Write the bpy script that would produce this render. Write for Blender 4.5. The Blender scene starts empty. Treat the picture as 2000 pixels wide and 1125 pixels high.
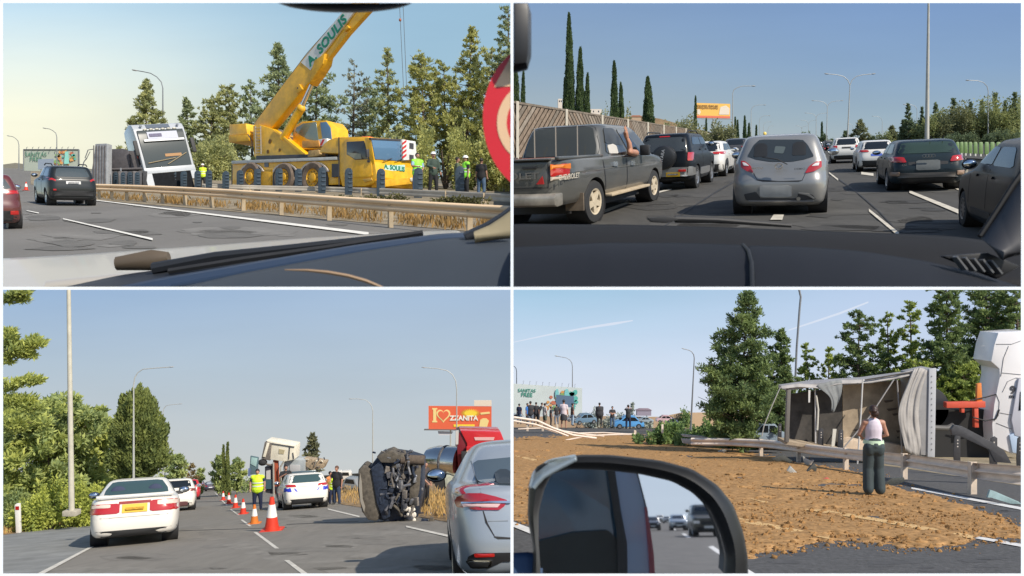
import bpy, bmesh, math, random
import numpy as np
from mathutils import Vector, Matrix
from mathutils.bvhtree import BVHTree

SC = bpy.context.scene
COL = SC.collection
R = math.radians
FPX = 1500.0                      # focal length of the camera in photo pixels (2000 wide)

# ------------------------------------------------------------------ camera, world, sun
cam_d = bpy.data.cameras.new('camera')
cam = bpy.data.objects.new('camera', cam_d); COL.objects.link(cam)
cam.location = (0, 0, 0); cam.rotation_euler = (R(90), 0, 0)
cam_d.sensor_width = 36; cam_d.lens = 36*FPX/2000
cam_d.clip_start = 0.05; cam_d.clip_end = 20000
cam_d.dof.use_dof = True; cam_d.dof.focus_distance = 45; cam_d.dof.aperture_fstop = 15
SC.camera = cam

SUN_AZ, SUN_EL = 48.0, 41.0       # azimuth: degrees to the right of straight behind the camera
W = bpy.data.worlds.new('World'); SC.world = W; W.use_nodes = True
wn = W.node_tree.nodes; wl = W.node_tree.links
sky = wn.new('ShaderNodeTexSky'); sky.sky_type = 'NISHITA'; sky.sun_disc = False
sky.sun_elevation = R(SUN_EL); sky.sun_rotation = R(180-SUN_AZ)
sky.dust_density = 0.4; sky.air_density = 1.0
wn['Background'].inputs['Strength'].default_value = 0.14
wl.new(sky.outputs[0], wn['Background'].inputs['Color'])
sd = bpy.data.lights.new('sun', 'SUN'); sd.energy = 4.8; sd.angle = R(0.5); sd.color = (1.0, .92, .80)
sun = bpy.data.objects.new('sun', sd); COL.objects.link(sun)
_a = R(SUN_AZ); _e = R(SUN_EL)
SUNV = Vector((math.sin(_a)*math.cos(_e), -math.cos(_a)*math.cos(_e), math.sin(_e)))
sun.rotation_euler = SUNV.to_track_quat('Z', 'Y').to_euler()
sun.location = (60, -60, 60)
SC.view_settings.view_transform = 'Standard'; SC.view_settings.look = 'None'
SC.view_settings.exposure = 0.15; SC.view_settings.gamma = 1
SC.view_settings.use_curve_mapping = False

# ------------------------------------------------------------------ the four places
def ray(px, py): return Vector(((px-1000)/FPX, 1.0, (562.5-py)/FPX))
class Bay:
    def __init__(s, rect, hy, m, xref, h):
        s.rect = rect; s.h = h; s.m = m
        y0 = 562.5-hy; x0 = xref-1000
        s.n = Vector((-m, -(y0-m*x0)/FPX, 1)).normalized()
        s.hy0 = y0; s.x0 = x0
    def hor(s, px): return 562.5-(s.hy0+s.m*(px-1000-s.x0))
    def G(s, px, py, lift=0.0):
        r = ray(px, py); d = r.dot(s.n)
        t = (-s.h+lift)/d
        return r*t
    def planes(s):
        x0, y0, x1, y1 = s.rect
        c = [ray(x0, y0), ray(x1, y0), ray(x1, y1), ray(x0, y1)]
        mid = ray((x0+x1)/2, (y0+y1)/2); out = []
        for i in range(4):
            nn = c[i].cross(c[(i+1) % 4]).normalized()
            if nn.dot(mid) < 0: nn = -nn
            out.append(nn)
        return out
TL = Bay((6, 6, 997, 560), 331, -.035, 400, 12.0)
TR = Bay((1003, 6, 1994, 560), 277, .045, 1590, 10.8)
BL = Bay((6, 566, 997, 1120), 937, .065, 400, 1.3)
BR = Bay((1003, 566, 1994, 1120), 805, -.004, 1500, 1.75)
TL.far, TR.far, BL.far, BR.far = 1930, 2640, 305, 265
CUR = None
BAYOF = {}

# ------------------------------------------------------------------ materials
def c8(r, g, b):
    f = lambda v: (v/255/12.92 if v/255 <= .04045 else ((v/255+.055)/1.055)**2.4)
    return (f(r), f(g), f(b))
_M = {}
def mat(name, rgb, rough=.6, metal=0, noise=0, scale=5, bump=0, coat=0, spec=.5, emis=None, emstr=1, transl=0, world=False, stretch=None, trans=0):
    if name in _M: return _M[name]
    m = bpy.data.materials.new(name); m.use_nodes = True; _M[name] = m
    nt = m.node_tree; N = nt.nodes; L = nt.links; p = N['Principled BSDF']
    p.inputs['Base Color'].default_value = (*rgb, 1); p.inputs['Roughness'].default_value = rough
    p.inputs['Metallic'].default_value = metal; p.inputs['Coat Weight'].default_value = coat
    p.inputs['Coat Roughness'].default_value = .06
    p.inputs['Specular IOR Level'].default_value = .10 if world and spec == .5 and not metal else spec
    if trans: p.inputs['Transmission Weight'].default_value = trans
    if emis: p.inputs['Emission Color'].default_value = (*emis, 1); p.inputs['Emission Strength'].default_value = emstr
    if noise or bump:
        if world:
            g = N.new('ShaderNodeNewGeometry'); src = g.outputs['Position']
        else:
            g = N.new('ShaderNodeTexCoord'); src = g.outputs['Object']
        if stretch:
            mp = N.new('ShaderNodeMapping'); mp.inputs['Scale'].default_value = stretch
            L.new(src, mp.inputs['Vector']); src = mp.outputs[0]
        t = N.new('ShaderNodeTexNoise'); t.inputs['Scale'].default_value = scale; t.inputs['Detail'].default_value = 7
        t.inputs['Roughness'].default_value = .65
        L.new(src, t.inputs['Vector'])
        if noise:
            r = N.new('ShaderNodeMapRange'); r.inputs[1].default_value = .3; r.inputs[2].default_value = .7
            r.inputs[3].default_value = 1-noise; r.inputs[4].default_value = 1+noise
            L.new(t.outputs['Fac'], r.inputs[0])
            v = N.new('ShaderNodeVectorMath'); v.operation = 'SCALE'; v.inputs[0].default_value = rgb
            L.new(r.outputs[0], v.inputs['Scale']); L.new(v.outputs[0], p.inputs['Base Color'])
            r2 = N.new('ShaderNodeMapRange'); r2.inputs[3].default_value = max(.02, rough-.12*noise*2); r2.inputs[4].default_value = min(1, rough+.2*noise*2)
            L.new(t.outputs['Fac'], r2.inputs[0]); L.new(r2.outputs[0], p.inputs['Roughness'])
        if bump:
            b = N.new('ShaderNodeBump'); b.inputs['Strength'].default_value = bump
            b.inputs['Distance'].default_value = .02
            L.new(t.outputs['Fac'], b.inputs['Height']); L.new(b.outputs[0], p.inputs['Normal'])
    if transl:
        tr = N.new('ShaderNodeBsdfTranslucent'); tr.inputs['Color'].default_value = (rgb[0]*1.3, rgb[1]*1.5, rgb[2]*.8, 1)
        mx = N.new('ShaderNodeMixShader'); mx.inputs[0].default_value = transl
        o = N['Material Output']
        L.new(p.outputs[0], mx.inputs[1]); L.new(tr.outputs[0], mx.inputs[2]); L.new(mx.outputs[0], o.inputs[0])
    return m

def paint(name, rgb, dust=.12, metal=0.0, rough=.35, coat=.5, spec=.5):
    """car paint with a clear coat and a film of dust that gathers on the lower body"""
    if name in _M: return _M[name]
    m = mat(name, rgb, rough, metal, coat=coat, spec=spec)
    N = m.node_tree.nodes; L = m.node_tree.links; p = N['Principled BSDF']
    tc = N.new('ShaderNodeTexCoord'); t = N.new('ShaderNodeTexNoise'); t.inputs['Scale'].default_value = 2.5; t.inputs['Detail'].default_value = 8
    L.new(tc.outputs['Object'], t.inputs['Vector'])
    sp = N.new('ShaderNodeSeparateXYZ'); L.new(tc.outputs['Object'], sp.inputs[0])
    r = N.new('ShaderNodeMapRange'); r.inputs[1].default_value = 1.0; r.inputs[2].default_value = .2; r.inputs[3].default_value = .15; r.inputs[4].default_value = 1
    L.new(sp.outputs[2], r.inputs[0])
    mu = N.new('ShaderNodeMath'); mu.operation = 'MULTIPLY'; L.new(t.outputs['Fac'], mu.inputs[0]); L.new(r.outputs[0], mu.inputs[1])
    mu2 = N.new('ShaderNodeMath'); mu2.operation = 'MULTIPLY'; mu2.inputs[1].default_value = dust*1.1; L.new(mu.outputs[0], mu2.inputs[0])
    mu2.use_clamp = True
    mx = N.new('ShaderNodeMix'); mx.data_type = 'RGBA'; L.new(mu2.outputs[0], mx.inputs[0])
    mx.inputs[6].default_value = (*rgb, 1); mx.inputs[7].default_value = (.30, .25, .18, 1)
    L.new(mx.outputs[2], p.inputs['Base Color'])
    rr = N.new('ShaderNodeMapRange'); rr.inputs[3].default_value = rough; rr.inputs[4].default_value = .75
    L.new(mu2.outputs[0], rr.inputs[0]); L.new(rr.outputs[0], p.inputs['Roughness'])
    return m

def skymat(name, stops, hstops=None, streaks=None):
    """sky that gives off light: colour by height on the dome, warmer or paler towards one side"""
    m = bpy.data.materials.new(name); m.use_nodes = True
    N = m.node_tree.nodes; L = m.node_tree.links
    N.remove(N['Principled BSDF'])
    tc = N.new('ShaderNodeTexCoord'); sp = N.new('ShaderNodeSeparateXYZ'); L.new(tc.outputs['Generated'], sp.inputs[0])
    def ramp(sock, st):
        r = N.new('ShaderNodeValToRGB'); L.new(sock, r.inputs[0])
        e = r.color_ramp.elements
        while len(e) > 1: e.remove(e[-1])
        e[0].position = st[0][0]; e[0].color = (*c8(*st[0][1]), 1)
        for pos, c in st[1:]:
            k = e.new(pos); k.color = (*c8(*c), 1)
        return r.outputs[0]
    col = ramp(sp.outputs[2], stops)
    if hstops:
        c2 = ramp(sp.outputs[2], hstops)
        mx = N.new('ShaderNodeMix'); mx.data_type = 'RGBA'
        rr = N.new('ShaderNodeMapRange'); rr.inputs[2].default_value = .85; rr.interpolation_type = 'SMOOTHSTEP'; L.new(sp.outputs[0], rr.inputs[0])
        L.new(rr.outputs[0], mx.inputs[0]); L.new(col, mx.inputs[6]); L.new(c2, mx.inputs[7]); col = mx.outputs[2]
    ns = N.new('ShaderNodeTexNoise'); ns.inputs['Scale'].default_value = 2.2; ns.inputs['Detail'].default_value = 5
    mp = N.new('ShaderNodeMapping'); mp.inputs['Scale'].default_value = (1, 1, 3.5); mp.inputs['Rotation'].default_value = (0, .25, 0); L.new(tc.outputs['Generated'], mp.inputs[0]); L.new(mp.outputs[0], ns.inputs['Vector'])
    nr = N.new('ShaderNodeMapRange'); nr.inputs[1].default_value = .3; nr.inputs[2].default_value = .75; nr.inputs[3].default_value = .975; nr.inputs[4].default_value = 1.035; L.new(ns.outputs['Fac'], nr.inputs[0])
    sc_ = N.new('ShaderNodeVectorMath'); sc_.operation = 'SCALE'; L.new(col, sc_.inputs[0]); L.new(nr.outputs[0], sc_.inputs['Scale']); col = sc_.outputs[0]
    em = N.new('ShaderNodeEmission'); L.new(col, em.inputs[0]); em.inputs[1].default_value = .90
    L.new(em.outputs[0], N['Material Output'].inputs[0])
    m.cycles.emission_sampling = 'NONE'
    return m

# ------------------------------------------------------------------ objects
def reg(o):
    if CUR is not None: BAYOF[o.name] = CUR
    return o
def tag(o, label=None, cat=None, group=None, kind=None):
    if label: o['label'] = label
    if cat: o['category'] = cat
    if group: o['group'] = group
    if kind: o['kind'] = kind
    return o
def thing(name, label, cat, M=None, group=None):
    o = bpy.data.objects.new(name, None); COL.objects.link(o)
    if M is not None: o.matrix_basis = M
    tag(o, label, cat, group)
    return reg(o)
def mesh_data(name, V, Fc, smooth=True, ang=38):
    me = bpy.data.meshes.new(name)
    me.from_pydata([tuple(v) for v in V], [], [tuple(f) for f in Fc])
    if smooth:
        me.polygons.foreach_set('use_smooth', [True]*len(me.polygons))
        me.set_sharp_from_angle(angle=R(ang))
    me.update()
    return me
def obj(name, me, m, parent=None, kind=None):
    o = bpy.data.objects.new(name, me); COL.objects.link(o)
    if m is not None and not me.materials: me.materials.append(m)
    if parent is not None: o.parent = parent
    if kind: o['kind'] = kind
    return reg(o)

class MB:
    def __init__(s): s.V = []; s.F = []
    def add(s, V, Fc):
        k = len(s.V); s.V += [Vector(v) for v in V]; s.F += [tuple(i+k for i in f) for f in Fc]; return s
    def box(s, c, d, rot=None):
        x, y, z = d[0]/2, d[1]/2, d[2]/2
        v = [Vector((i*x, j*y, k*z)) for k in (-1, 1) for j in (-1, 1) for i in (-1, 1)]
        if rot is not None: v = [rot @ q for q in v]
        c = Vector(c)
        return s.add([q+c for q in v], [(0, 2, 3, 1), (4, 5, 7, 6), (0, 1, 5, 4), (1, 3, 7, 5), (3, 2, 6, 7), (2, 0, 4, 6)])
    def span(s, a, b):
        return s.box([(a[i]+b[i])/2 for i in range(3)], [abs(b[i]-a[i]) for i in range(3)])
    def cyl(s, p0, p1, r0, r1=None, n=12, cap=True):
        r1 = r0 if r1 is None else r1
        return s.tube([p0, p1], [r0, r1], n, cap)
    def tube(s, pts, r, n=8, cap=True, sx=1.0):
        pts = [Vector(p) for p in pts]
        rs = r if isinstance(r, (list, tuple)) else [r]*len(pts)
        V = []; Fc = []; ref = None
        for i, p in enumerate(pts):
            t = (pts[min(i+1, len(pts)-1)]-pts[max(i-1, 0)]).normalized()
            if ref is None:
                ref = Vector((0, 0, 1)) if abs(t.z) < .9 else Vector((1, 0, 0))
            a = t.cross(ref).normalized(); b = a.cross(t).normalized(); ref = b
            for k in range(n):
                w = 2*math.pi*k/n
                V.append(p+a*(math.cos(w)*rs[i]*sx)+b*(math.sin(w)*rs[i]))
        for i in range(len(pts)-1):
            for k in range(n):
                k2 = (k+1) % n
                Fc.append((i*n+k, i*n+k2, (i+1)*n+k2, (i+1)*n+k))
        if cap:
            Fc.append(tuple(range(n))[::-1]); Fc.append(tuple(range((len(pts)-1)*n, len(pts)*n)))
        return s.add(V, Fc)
    def prism(s, poly, y0, y1, ax='y'):
        """polygon in x,z pushed from y0 to y1 (ax y), or polygon in y,z pushed along x (ax x), or x,y along z"""
        n = len(poly)
        f = {'y': lambda a, b, t: (a, t, b), 'x': lambda a, b, t: (t, a, b), 'z': lambda a, b, t: (a, b, t)}[ax]
        V = [f(a, b, y0) for a, b in poly]+[f(a, b, y1) for a, b in poly]
        Fc = [tuple(range(n)), tuple(range(n, 2*n))[::-1]]+[(i, i+n, (i+1) % n+n, (i+1) % n) for i in range(n)]
        return s.add(V, Fc)
    def sph(s, c, r, n=12, m=8):
        r = (r, r, r) if not isinstance(r, (tuple, list)) else r
        V = []; Fc = []
        for j in range(m+1):
            ph = math.pi*j/m
            for i in range(n):
                th = 2*math.pi*i/n
                V.append((c[0]+r[0]*math.sin(ph)*math.cos(th), c[1]+r[1]*math.sin(ph)*math.sin(th), c[2]+r[2]*math.cos(ph)))
        for j in range(m):
            for i in range(n):
                Fc.append((j*n+i, (j+1)*n+i, (j+1)*n+(i+1) % n, j*n+(i+1) % n))
        return s.add(V, Fc)
    def lathe(s, prof, n=24, M=None):
        """profile (r, z) turned about z"""
        V = []; Fc = []; m = len(prof)
        for r, z in prof:
            for i in range(n):
                a = 2*math.pi*i/n; v = Vector((r*math.cos(a), r*math.sin(a), z)); V.append(M @ v if M is not None else v)
        for j in range(m-1):
            for i in range(n):
                Fc.append((j*n+i, j*n+(i+1) % n, (j+1)*n+(i+1) % n, (j+1)*n+i))
        return s.add(V, Fc)
    def build(s, name, m, parent=None, smooth=True, ang=38, bevel=0, kind=None):
        me = mesh_data(name, s.V, s.F, False)
        bm = bmesh.new(); bm.from_mesh(me)
        bmesh.ops.remove_doubles(bm, verts=bm.verts, dist=1e-6)
        bmesh.ops.recalc_face_normals(bm, faces=bm.faces)
        if bevel:
            ed = [e for e in bm.edges if len(e.link_faces) == 2 and e.calc_face_angle(0) > .5]
            bmesh.ops.bevel(bm, geom=ed, offset=bevel, segments=2, affect='EDGES', profile=.6, clamp_overlap=True)
        bm.to_mesh(me); bm.free()
        if smooth:
            me.polygons.foreach_set('use_smooth', [True]*len(me.polygons)); me.set_sharp_from_angle(angle=R(ang))
        return obj(name, me, m, parent, kind)

def rot2(pts, a, c=(0, 0)):
    ca, sa = math.cos(a), math.sin(a)
    return [(c[0]+(x-c[0])*ca-(y-c[1])*sa, c[1]+(x-c[0])*sa+(y-c[1])*ca) for x, y in pts]
def rz(a): return Matrix.Rotation(R(a), 3, 'Z')
def rx(a): return Matrix.Rotation(R(a), 3, 'X')
def ry(a): return Matrix.Rotation(R(a), 3, 'Y')

def stand(name, label, cat, px, py, D=None, group=None, yaw=0, roll=0, sc=1.0):
    """a thing standing at the ground point seen there; its own unit is one photo pixel at its distance.
    local x right, y away, z up"""
    if D is None: P = CUR.G(px, py)
    else: P = ray(px, py)*D
    s = P.y/FPX*sc
    M = Matrix.Translation(P) @ Matrix.Rotation(R(yaw), 4, 'Z') @ Matrix.Rotation(R(roll), 4, 'Y') @ Matrix.Diagonal((s, s, s, 1))
    return thing(name, label, cat, M, group)
def dist_at(px, py): return CUR.G(px, py).y

def lettering(text, size, m, parent, M, name='lettering', extrude=.02, shear=0, spacing=1.0, bold=0.0, sx=1.0):
    cu = bpy.data.curves.new(name, 'FONT'); cu.body = text; cu.size = size; cu.extrude = extrude*size*.3
    cu.align_x = 'CENTER'; cu.align_y = 'CENTER'; cu.shear = shear; cu.space_character = spacing; cu.offset = bold*size*.02
    cu.resolution_u = 3
    t = bpy.data.objects.new('tmp', cu); COL.objects.link(t)
    bpy.context.view_layer.update()
    me = bpy.data.meshes.new_from_object(t.evaluated_get(bpy.context.evaluated_depsgraph_get()))
    bpy.data.objects.remove(t); bpy.data.curves.remove(cu)
    me.materials.clear(); me.transform(M @ Matrix.Diagonal((sx, 1, 1, 1)))
    return obj(name, me, m, parent)
# text facing the viewer (local x right, z up) at a place, rotated in its plane
def face_cam(x, y, z, ang=0): return Matrix.Translation((x, y, z)) @ Matrix.Rotation(R(90), 4, 'X') @ Matrix.Rotation(R(ang), 4, 'Z')

def gpoly(name, pts, m, lift, parent=None, kind=None, n=1):
    """flat patch lying on the ground, corners given where they are seen"""
    if n > 1:
        q = []
        for i, a in enumerate(pts):
            b = pts[(i+1) % len(pts)]
            for k in range(n): q.append((a[0]+(b[0]-a[0])*k/n, a[1]+(b[1]-a[1])*k/n))
        pts = q
    V = [CUR.G(x, max(y, CUR.hor(x)+FPX*CUR.h/CUR.far), lift) for x, y in pts]
    me = mesh_data(name, V, [tuple(range(len(V)))], False)
    bm = bmesh.new(); bm.from_mesh(me)
    for f in bm.faces:
        if f.normal.dot(CUR.n) < 0: f.normal_flip()
    bmesh.ops.triangulate(bm, faces=bm.faces); bm.to_mesh(me); bm.free()
    o = obj(name, me, m, parent, kind); return o
def stripe(name, p0, p1, w0, w1, m, lift, parent=None):
    """painted line from p0 to p1; w = half height in pixels at each end"""
    return gpoly(name, [(p0[0], p0[1]-w0), (p1[0], p1[1]-w1), (p1[0], p1[1]+w1), (p0[0], p0[1]+w0)], m, lift, parent)

def sheet(name, x0, x1, y_near, m, lift=0, kind='structure', ytop=None, nx=24, ny=40):
    """ground sheet covering the place from near to the horizon"""
    V = []; Fc = []
    for j in range(ny+1):
        for i in range(nx+1):
            px = x0+(x1-x0)*i/nx
            hy = CUR.hor(px)+FPX*CUR.h/CUR.far
            t = (j/ny)**2.0
            V.append(CUR.G(px, hy+(y_near-hy)*t, lift))
    for j in range(ny):
        for i in range(nx):
            a = j*(nx+1)+i; Fc.append((a, a+nx+1, a+nx+2, a+1))
    return obj(name, mesh_data(name, V, Fc, False), m, None, kind)

def stains(parent, x0, x1, y0, y1, n, m, lift, seed, s=14, flat=.22):
    """worn and oil-darkened patches of the road surface"""
    rnd = random.Random(seed); V = []; Fc = []
    for i in range(n):
        cx = rnd.uniform(x0, x1); cy = y0+(y1-y0)*rnd.random()**1.3; f = (cy-CUR.hor(cx))/(y1-CUR.hor(cx)); r = s*f*rnd.uniform(.3, 1.8); k = 11; a0 = len(V); el = rnd.uniform(1, 3.5)
        for j in range(k):
            a = 6.2832*j/k; q = r*rnd.uniform(.65, 1.15); V.append(CUR.G(cx+q*el*math.cos(a), max(CUR.hor(cx)+4, cy+q*flat*math.sin(a)), lift))
        Fc.append(tuple(range(a0, a0+k)))
    me = mesh_data('worn_patches', V, Fc, False)
    return obj('worn_patches', me, m, parent, 'stuff')
def sky_backdrop(bay, D, m):
    x0, y0, x1, y1 = bay.rect
    P = [ray(x0-30, y0-30)*D, ray(x1+30, y0-30)*D, ray(x1+30, y1)*D, ray(x0-30, y1)*D]
    return obj('sky', mesh_data('sky', P, [(0, 1, 2, 3)], False), m, None, 'structure')

# ------------------------------------------------------------------ foliage
def leaf_mesh(name, C, size, rng, elong=2.0, up=0.0, dirs=None):
    """C: (N,3) leaf centres -> one mesh of small diamonds"""
    n = len(C)
    a = rng.normal(size=(n, 3)) if dirs is None else dirs+rng.normal(size=(n, 3))*.45
    a[:, 2] += up
    a /= np.linalg.norm(a, axis=1, keepdims=True)+1e-9
    b = np.cross(a, rng.normal(size=(n, 3))); b /= np.linalg.norm(b, axis=1, keepdims=True)+1e-9
    s = size*rng.uniform(.6, 1.4, (n, 1))
    V = np.stack([C-a*s*elong*.5, C+b*s*.5, C+a*s*elong*.5, C-b*s*.5], 1).reshape(-1, 3)
    me = bpy.data.meshes.new(name)
    me.vertices.add(4*n); me.vertices.foreach_set('co', V.astype(np.float32).ravel())
    me.loops.add(4*n); me.loops.foreach_set('vertex_index', np.arange(4*n, dtype=np.int32))
    me.polygons.add(n); me.polygons.foreach_set('loop_start', np.arange(0, 4*n, 4, dtype=np.int32))
    me.update(calc_edges=True); me.validate()
    return me

def leafmat(name, rgb, var=.35, scale=.05):
    if name in _M: return _M[name]
    m = mat(name, rgb, .65, transl=.38, spec=.15)
    N = m.node_tree.nodes; L = m.node_tree.links; p = N['Principled BSDF']
    tc = N.new('ShaderNodeTexCoord'); t = N.new('ShaderNodeTexNoise'); t.inputs['Scale'].default_value = scale; t.inputs['Detail'].default_value = 4
    L.new(tc.outputs['Object'], t.inputs['Vector'])
    g = N.new('ShaderNodeNewGeometry')
    ad = N.new('ShaderNodeMath'); ad.operation = 'ADD'; L.new(t.outputs['Fac'], ad.inputs[0])
    m3 = N.new('ShaderNodeMath'); m3.operation = 'MULTIPLY'; m3.inputs[1].default_value = .35; L.new(g.outputs['Random Per Island'], m3.inputs[0]); L.new(m3.outputs[0], ad.inputs[1])
    r = N.new('ShaderNodeValToRGB'); L.new(ad.outputs[0], r.inputs[0])
    e = r.color_ramp.elements
    e[0].position = .35; e[0].color = (rgb[0]*(1-var), rgb[1]*(1-var*.8), rgb[2]*(1-var*.6), 1)
    e[1].position = .95; e[1].color = (rgb[0]*(1+var*1.4), rgb[1]*(1+var), rgb[2]*(1+var*.2), 1)
    L.new(r.outputs[0], p.inputs['Base Color'])
    for n_ in N:
        if n_.type == 'BSDF_TRANSLUCENT': L.new(r.outputs[0], n_.inputs['Color'])
    return m

def footing(px, py, H, D):
    """let the foot of a plant stand on the ground at its distance"""
    if D is None: return py, H
    gy = CUR.hor(px)+FPX*CUR.h/D
    return gy, max(H*.5, H+gy-py)
def crown_pine(H, Wd, seed, nb=46, tuft=.11, leaves=6000, leaf=3.0, t0=.12, shape='cone', droop=.1, gap=0):
    """returns trunk MB and leaf centres: branches leave the trunk all round and carry tufts"""
    rng = np.random.default_rng(seed); rnd = random.Random(seed)
    tr = MB(); lean = rnd.uniform(-.03, .03)*H
    base = Vector((0, 0, -H*.03))
    tp = [Vector((lean*(t**2)+math.sin(t*5+seed)*Wd*.012, math.cos(t*4+seed)*Wd*.01, H*t-(H*.03 if t == 0 else 0))) for t in [i/8 for i in range(9)]]
    tr.tube(tp, [max(H*.017*(1-t/8*.92), H*.002) for t in range(9)], 7)
    def prof(t):
        if shape == 'cone': return (1-t)**.75*(.55+.45*min(1, t/.25))+.06
        if shape == 'round': return math.sqrt(max(.02, 1-((t-.55)/.5)**2))*.95
        if shape == 'open': return (.35+.65*math.sin(math.pi*min(1, max(0, (t-.02)/.98))**.8))
        if shape == 'column': return .9*(1-t)**.35*(min(1, t/.1+.4))
        return 1
    cs = []; ds = []; ws = []
    for i in range(nb):
        t = t0+(1-t0)*((i+rnd.random())/nb)**1.0
        if gap and rnd.random() < gap: continue
        az = i*2.399+rnd.uniform(-.5, .5)
        ln = Wd*.5*prof((t-t0)/(1-t0))*rnd.uniform(.5, 1.2)
        k = min(8, int(t*8)); p0 = tp[k].lerp(tp[min(8, k+1)], t*8-k)
        d = Vector((math.cos(az), math.sin(az), rnd.uniform(.1, .75)-droop))
        pe = p0+d*ln
        pm = p0+d*ln*.5+Vector((0, 0, -ln*.05))
        tr.tube([p0, pm, pe], [H*.0055*(1-t*.6), H*.0035*(1-t*.5), H*.0012], 4, cap=False)
        nt = max(2, int(ln/(Wd*tuft)*1.3))
        for j in range(nt):
            f = .35+.65*(j+.5)/nt
            q = p0.lerp(pe, f)+Vector((rnd.gauss(0, 1), rnd.gauss(0, 1), rnd.gauss(0, .9)))*ln*.14
            rad = Wd*tuft*rnd.uniform(.6, 1.15)*(1-.35*t)
            cs.append((q, rad))
    # top tufts
    for j in range(4): cs.append((tp[8]+Vector((rnd.gauss(0, .03)*Wd, rnd.gauss(0, .03)*Wd, -H*.02*j)), Wd*tuft*.5))
    vol = np.array([r**2 for _, r in cs]); vol /= vol.sum()
    cnt = np.maximum(3, (vol*leaves).astype(int))
    C = []; Dv = []
    for (q, r), n in zip(cs, cnt):
        v = rng.normal(size=(n, 3)); v /= np.linalg.norm(v, axis=1, keepdims=True)
        rr = r*1.22*rng.uniform(.05, 1, (n, 1))**.75
        pts = np.array(q)+v*rr*np.array([1, 1, .72]); C.append(pts); Dv.append(v)
    C = np.concatenate(C); Dv = np.concatenate(Dv)
    Dv[:, 2] += .35
    return tr, C, Dv, rng

def tree(name, label, px, py, H, Wd, lm, D=None, seed=0, group=None, cat='tree', **k):
    """tree of photo height H and crown width Wd pixels"""
    py, H = footing(px, py, H, D)
    t = stand(name, label, cat, px, py, D, group)
    leaf = k.pop('leaf', 3.2)
    tr, C, Dv, rng = crown_pine(H, Wd, seed, **k)
    tr.build('trunk', mat('bark', (.11, .08, .06), .9, noise=.4, scale=.3), t)
    obj('crown', leaf_mesh('crown', C, leaf, rng, dirs=Dv, elong=2.8), lm, t)
    return t
def cypress(name, label, px, py, H, Wd, lm, D=None, seed=0, group=None, leaves=5000, leaf=3.2, fat=.35, cat='tree'):
    py, H = footing(px, py, H, D)
    t = stand(name, label, cat, px, py, D, group)
    rng = np.random.default_rng(seed); n = leaves
    z = rng.uniform(0, 1, n); a = rng.uniform(0, 2*np.pi, n)
    prof = np.minimum(1, (z/.10+.55))*(1-z)**.45*(1-.25*z)
    lob = 1+.16*np.sin(a*3+z*9+seed)+.12*np.sin(a*5-z*17+seed*2)+.10*np.sin(z*31+a*2+seed)
    r = Wd*.5*prof*lob*np.sqrt(rng.uniform(.5, 1.05, n))
    C = np.stack([r*np.cos(a)+Wd*.06*np.sin(z*4+seed), r*np.sin(a), z*H+rng.normal(0, H*.006, n)], 1)
    d = np.stack([np.cos(a)*.5, np.sin(a)*.5, np.full(n, 1.3)], 1)
    b = MB(); b.tube([(0, 0, -H*.03), (0, 0, H*.5), (Wd*.04, 0, H*.97)], [Wd*.06, Wd*.04, Wd*.01], 6); b.build('trunk', mat('bark', (.11, .08, .06), .9, noise=.4, scale=.3), t)
    obj('crown', leaf_mesh('crown', C, leaf, rng, dirs=d, elong=2.6), lm, t)
    return t
def bush_pts(rng, blobs, n):
    """blobs: (x,y,z,rx,ry,rz) -> leaf centres near their surfaces"""
    A = np.array([b[3]*b[5] for b in blobs]); A = A/A.sum(); C = []; Dv = []
    for b, w in zip(blobs, A):
        k = max(4, int(n*w)); v = rng.normal(size=(k, 3)); v /= np.linalg.norm(v, axis=1, keepdims=True)
        rr = rng.uniform(.55, 1.0, (k, 1))
        lob = 1+.22*np.sin(v[:, :1]*7+b[0])+.18*np.sin(v[:, 2:]*9+b[2])
        C.append(np.array(b[:3])+v*rr*lob*np.array(b[3:])); Dv.append(v)
    return np.concatenate(C), np.concatenate(Dv)
def bush(name, label, px, py, Wd, H, lm, D=None, seed=0, group=None, leaves=3000, leaf=3.5, nb=9, cat='bush', stuff=False, elong=1.8):
    py, H = footing(px, py, H, D)
    rng = np.random.default_rng(seed)
    blobs = []
    for i in range(nb):
        x = (rng.uniform(-.5, .5))*Wd*.8; hh = H*rng.uniform(.45, .95)*(1-.5*(abs(x)/(Wd*.5))**2)
        blobs.append((x, rng.uniform(-.3, .3)*H, hh*.5, Wd/nb*rng.uniform(1.0, 1.9), H*.4, hh*.52))
    C, Dv = bush_pts(rng, blobs, leaves)
    me = leaf_mesh('foliage', C, leaf, rng, dirs=Dv, elong=elong)
    if stuff:
        o = stand(name, None, None, px, py, D)
        M = o.matrix_basis.copy(); bpy.data.objects.remove(o)
        o = obj(name, me, lm, None, 'stuff'); o.matrix_basis = M; tag(o, label, cat)
        return o
    t = stand(name, label, cat, px, py, D, group)
    obj('foliage', me, lm, t)
    b = MB()
    for i in range(4): b.tube([(0, 0, -2), ((i-1.5)*Wd*.12, 0, H*.5)], [H*.02, H*.008], 4)
    b.build('stem', mat('bark', (.11, .08, .06), .9, noise=.4, scale=.3), t)
    return t
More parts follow.
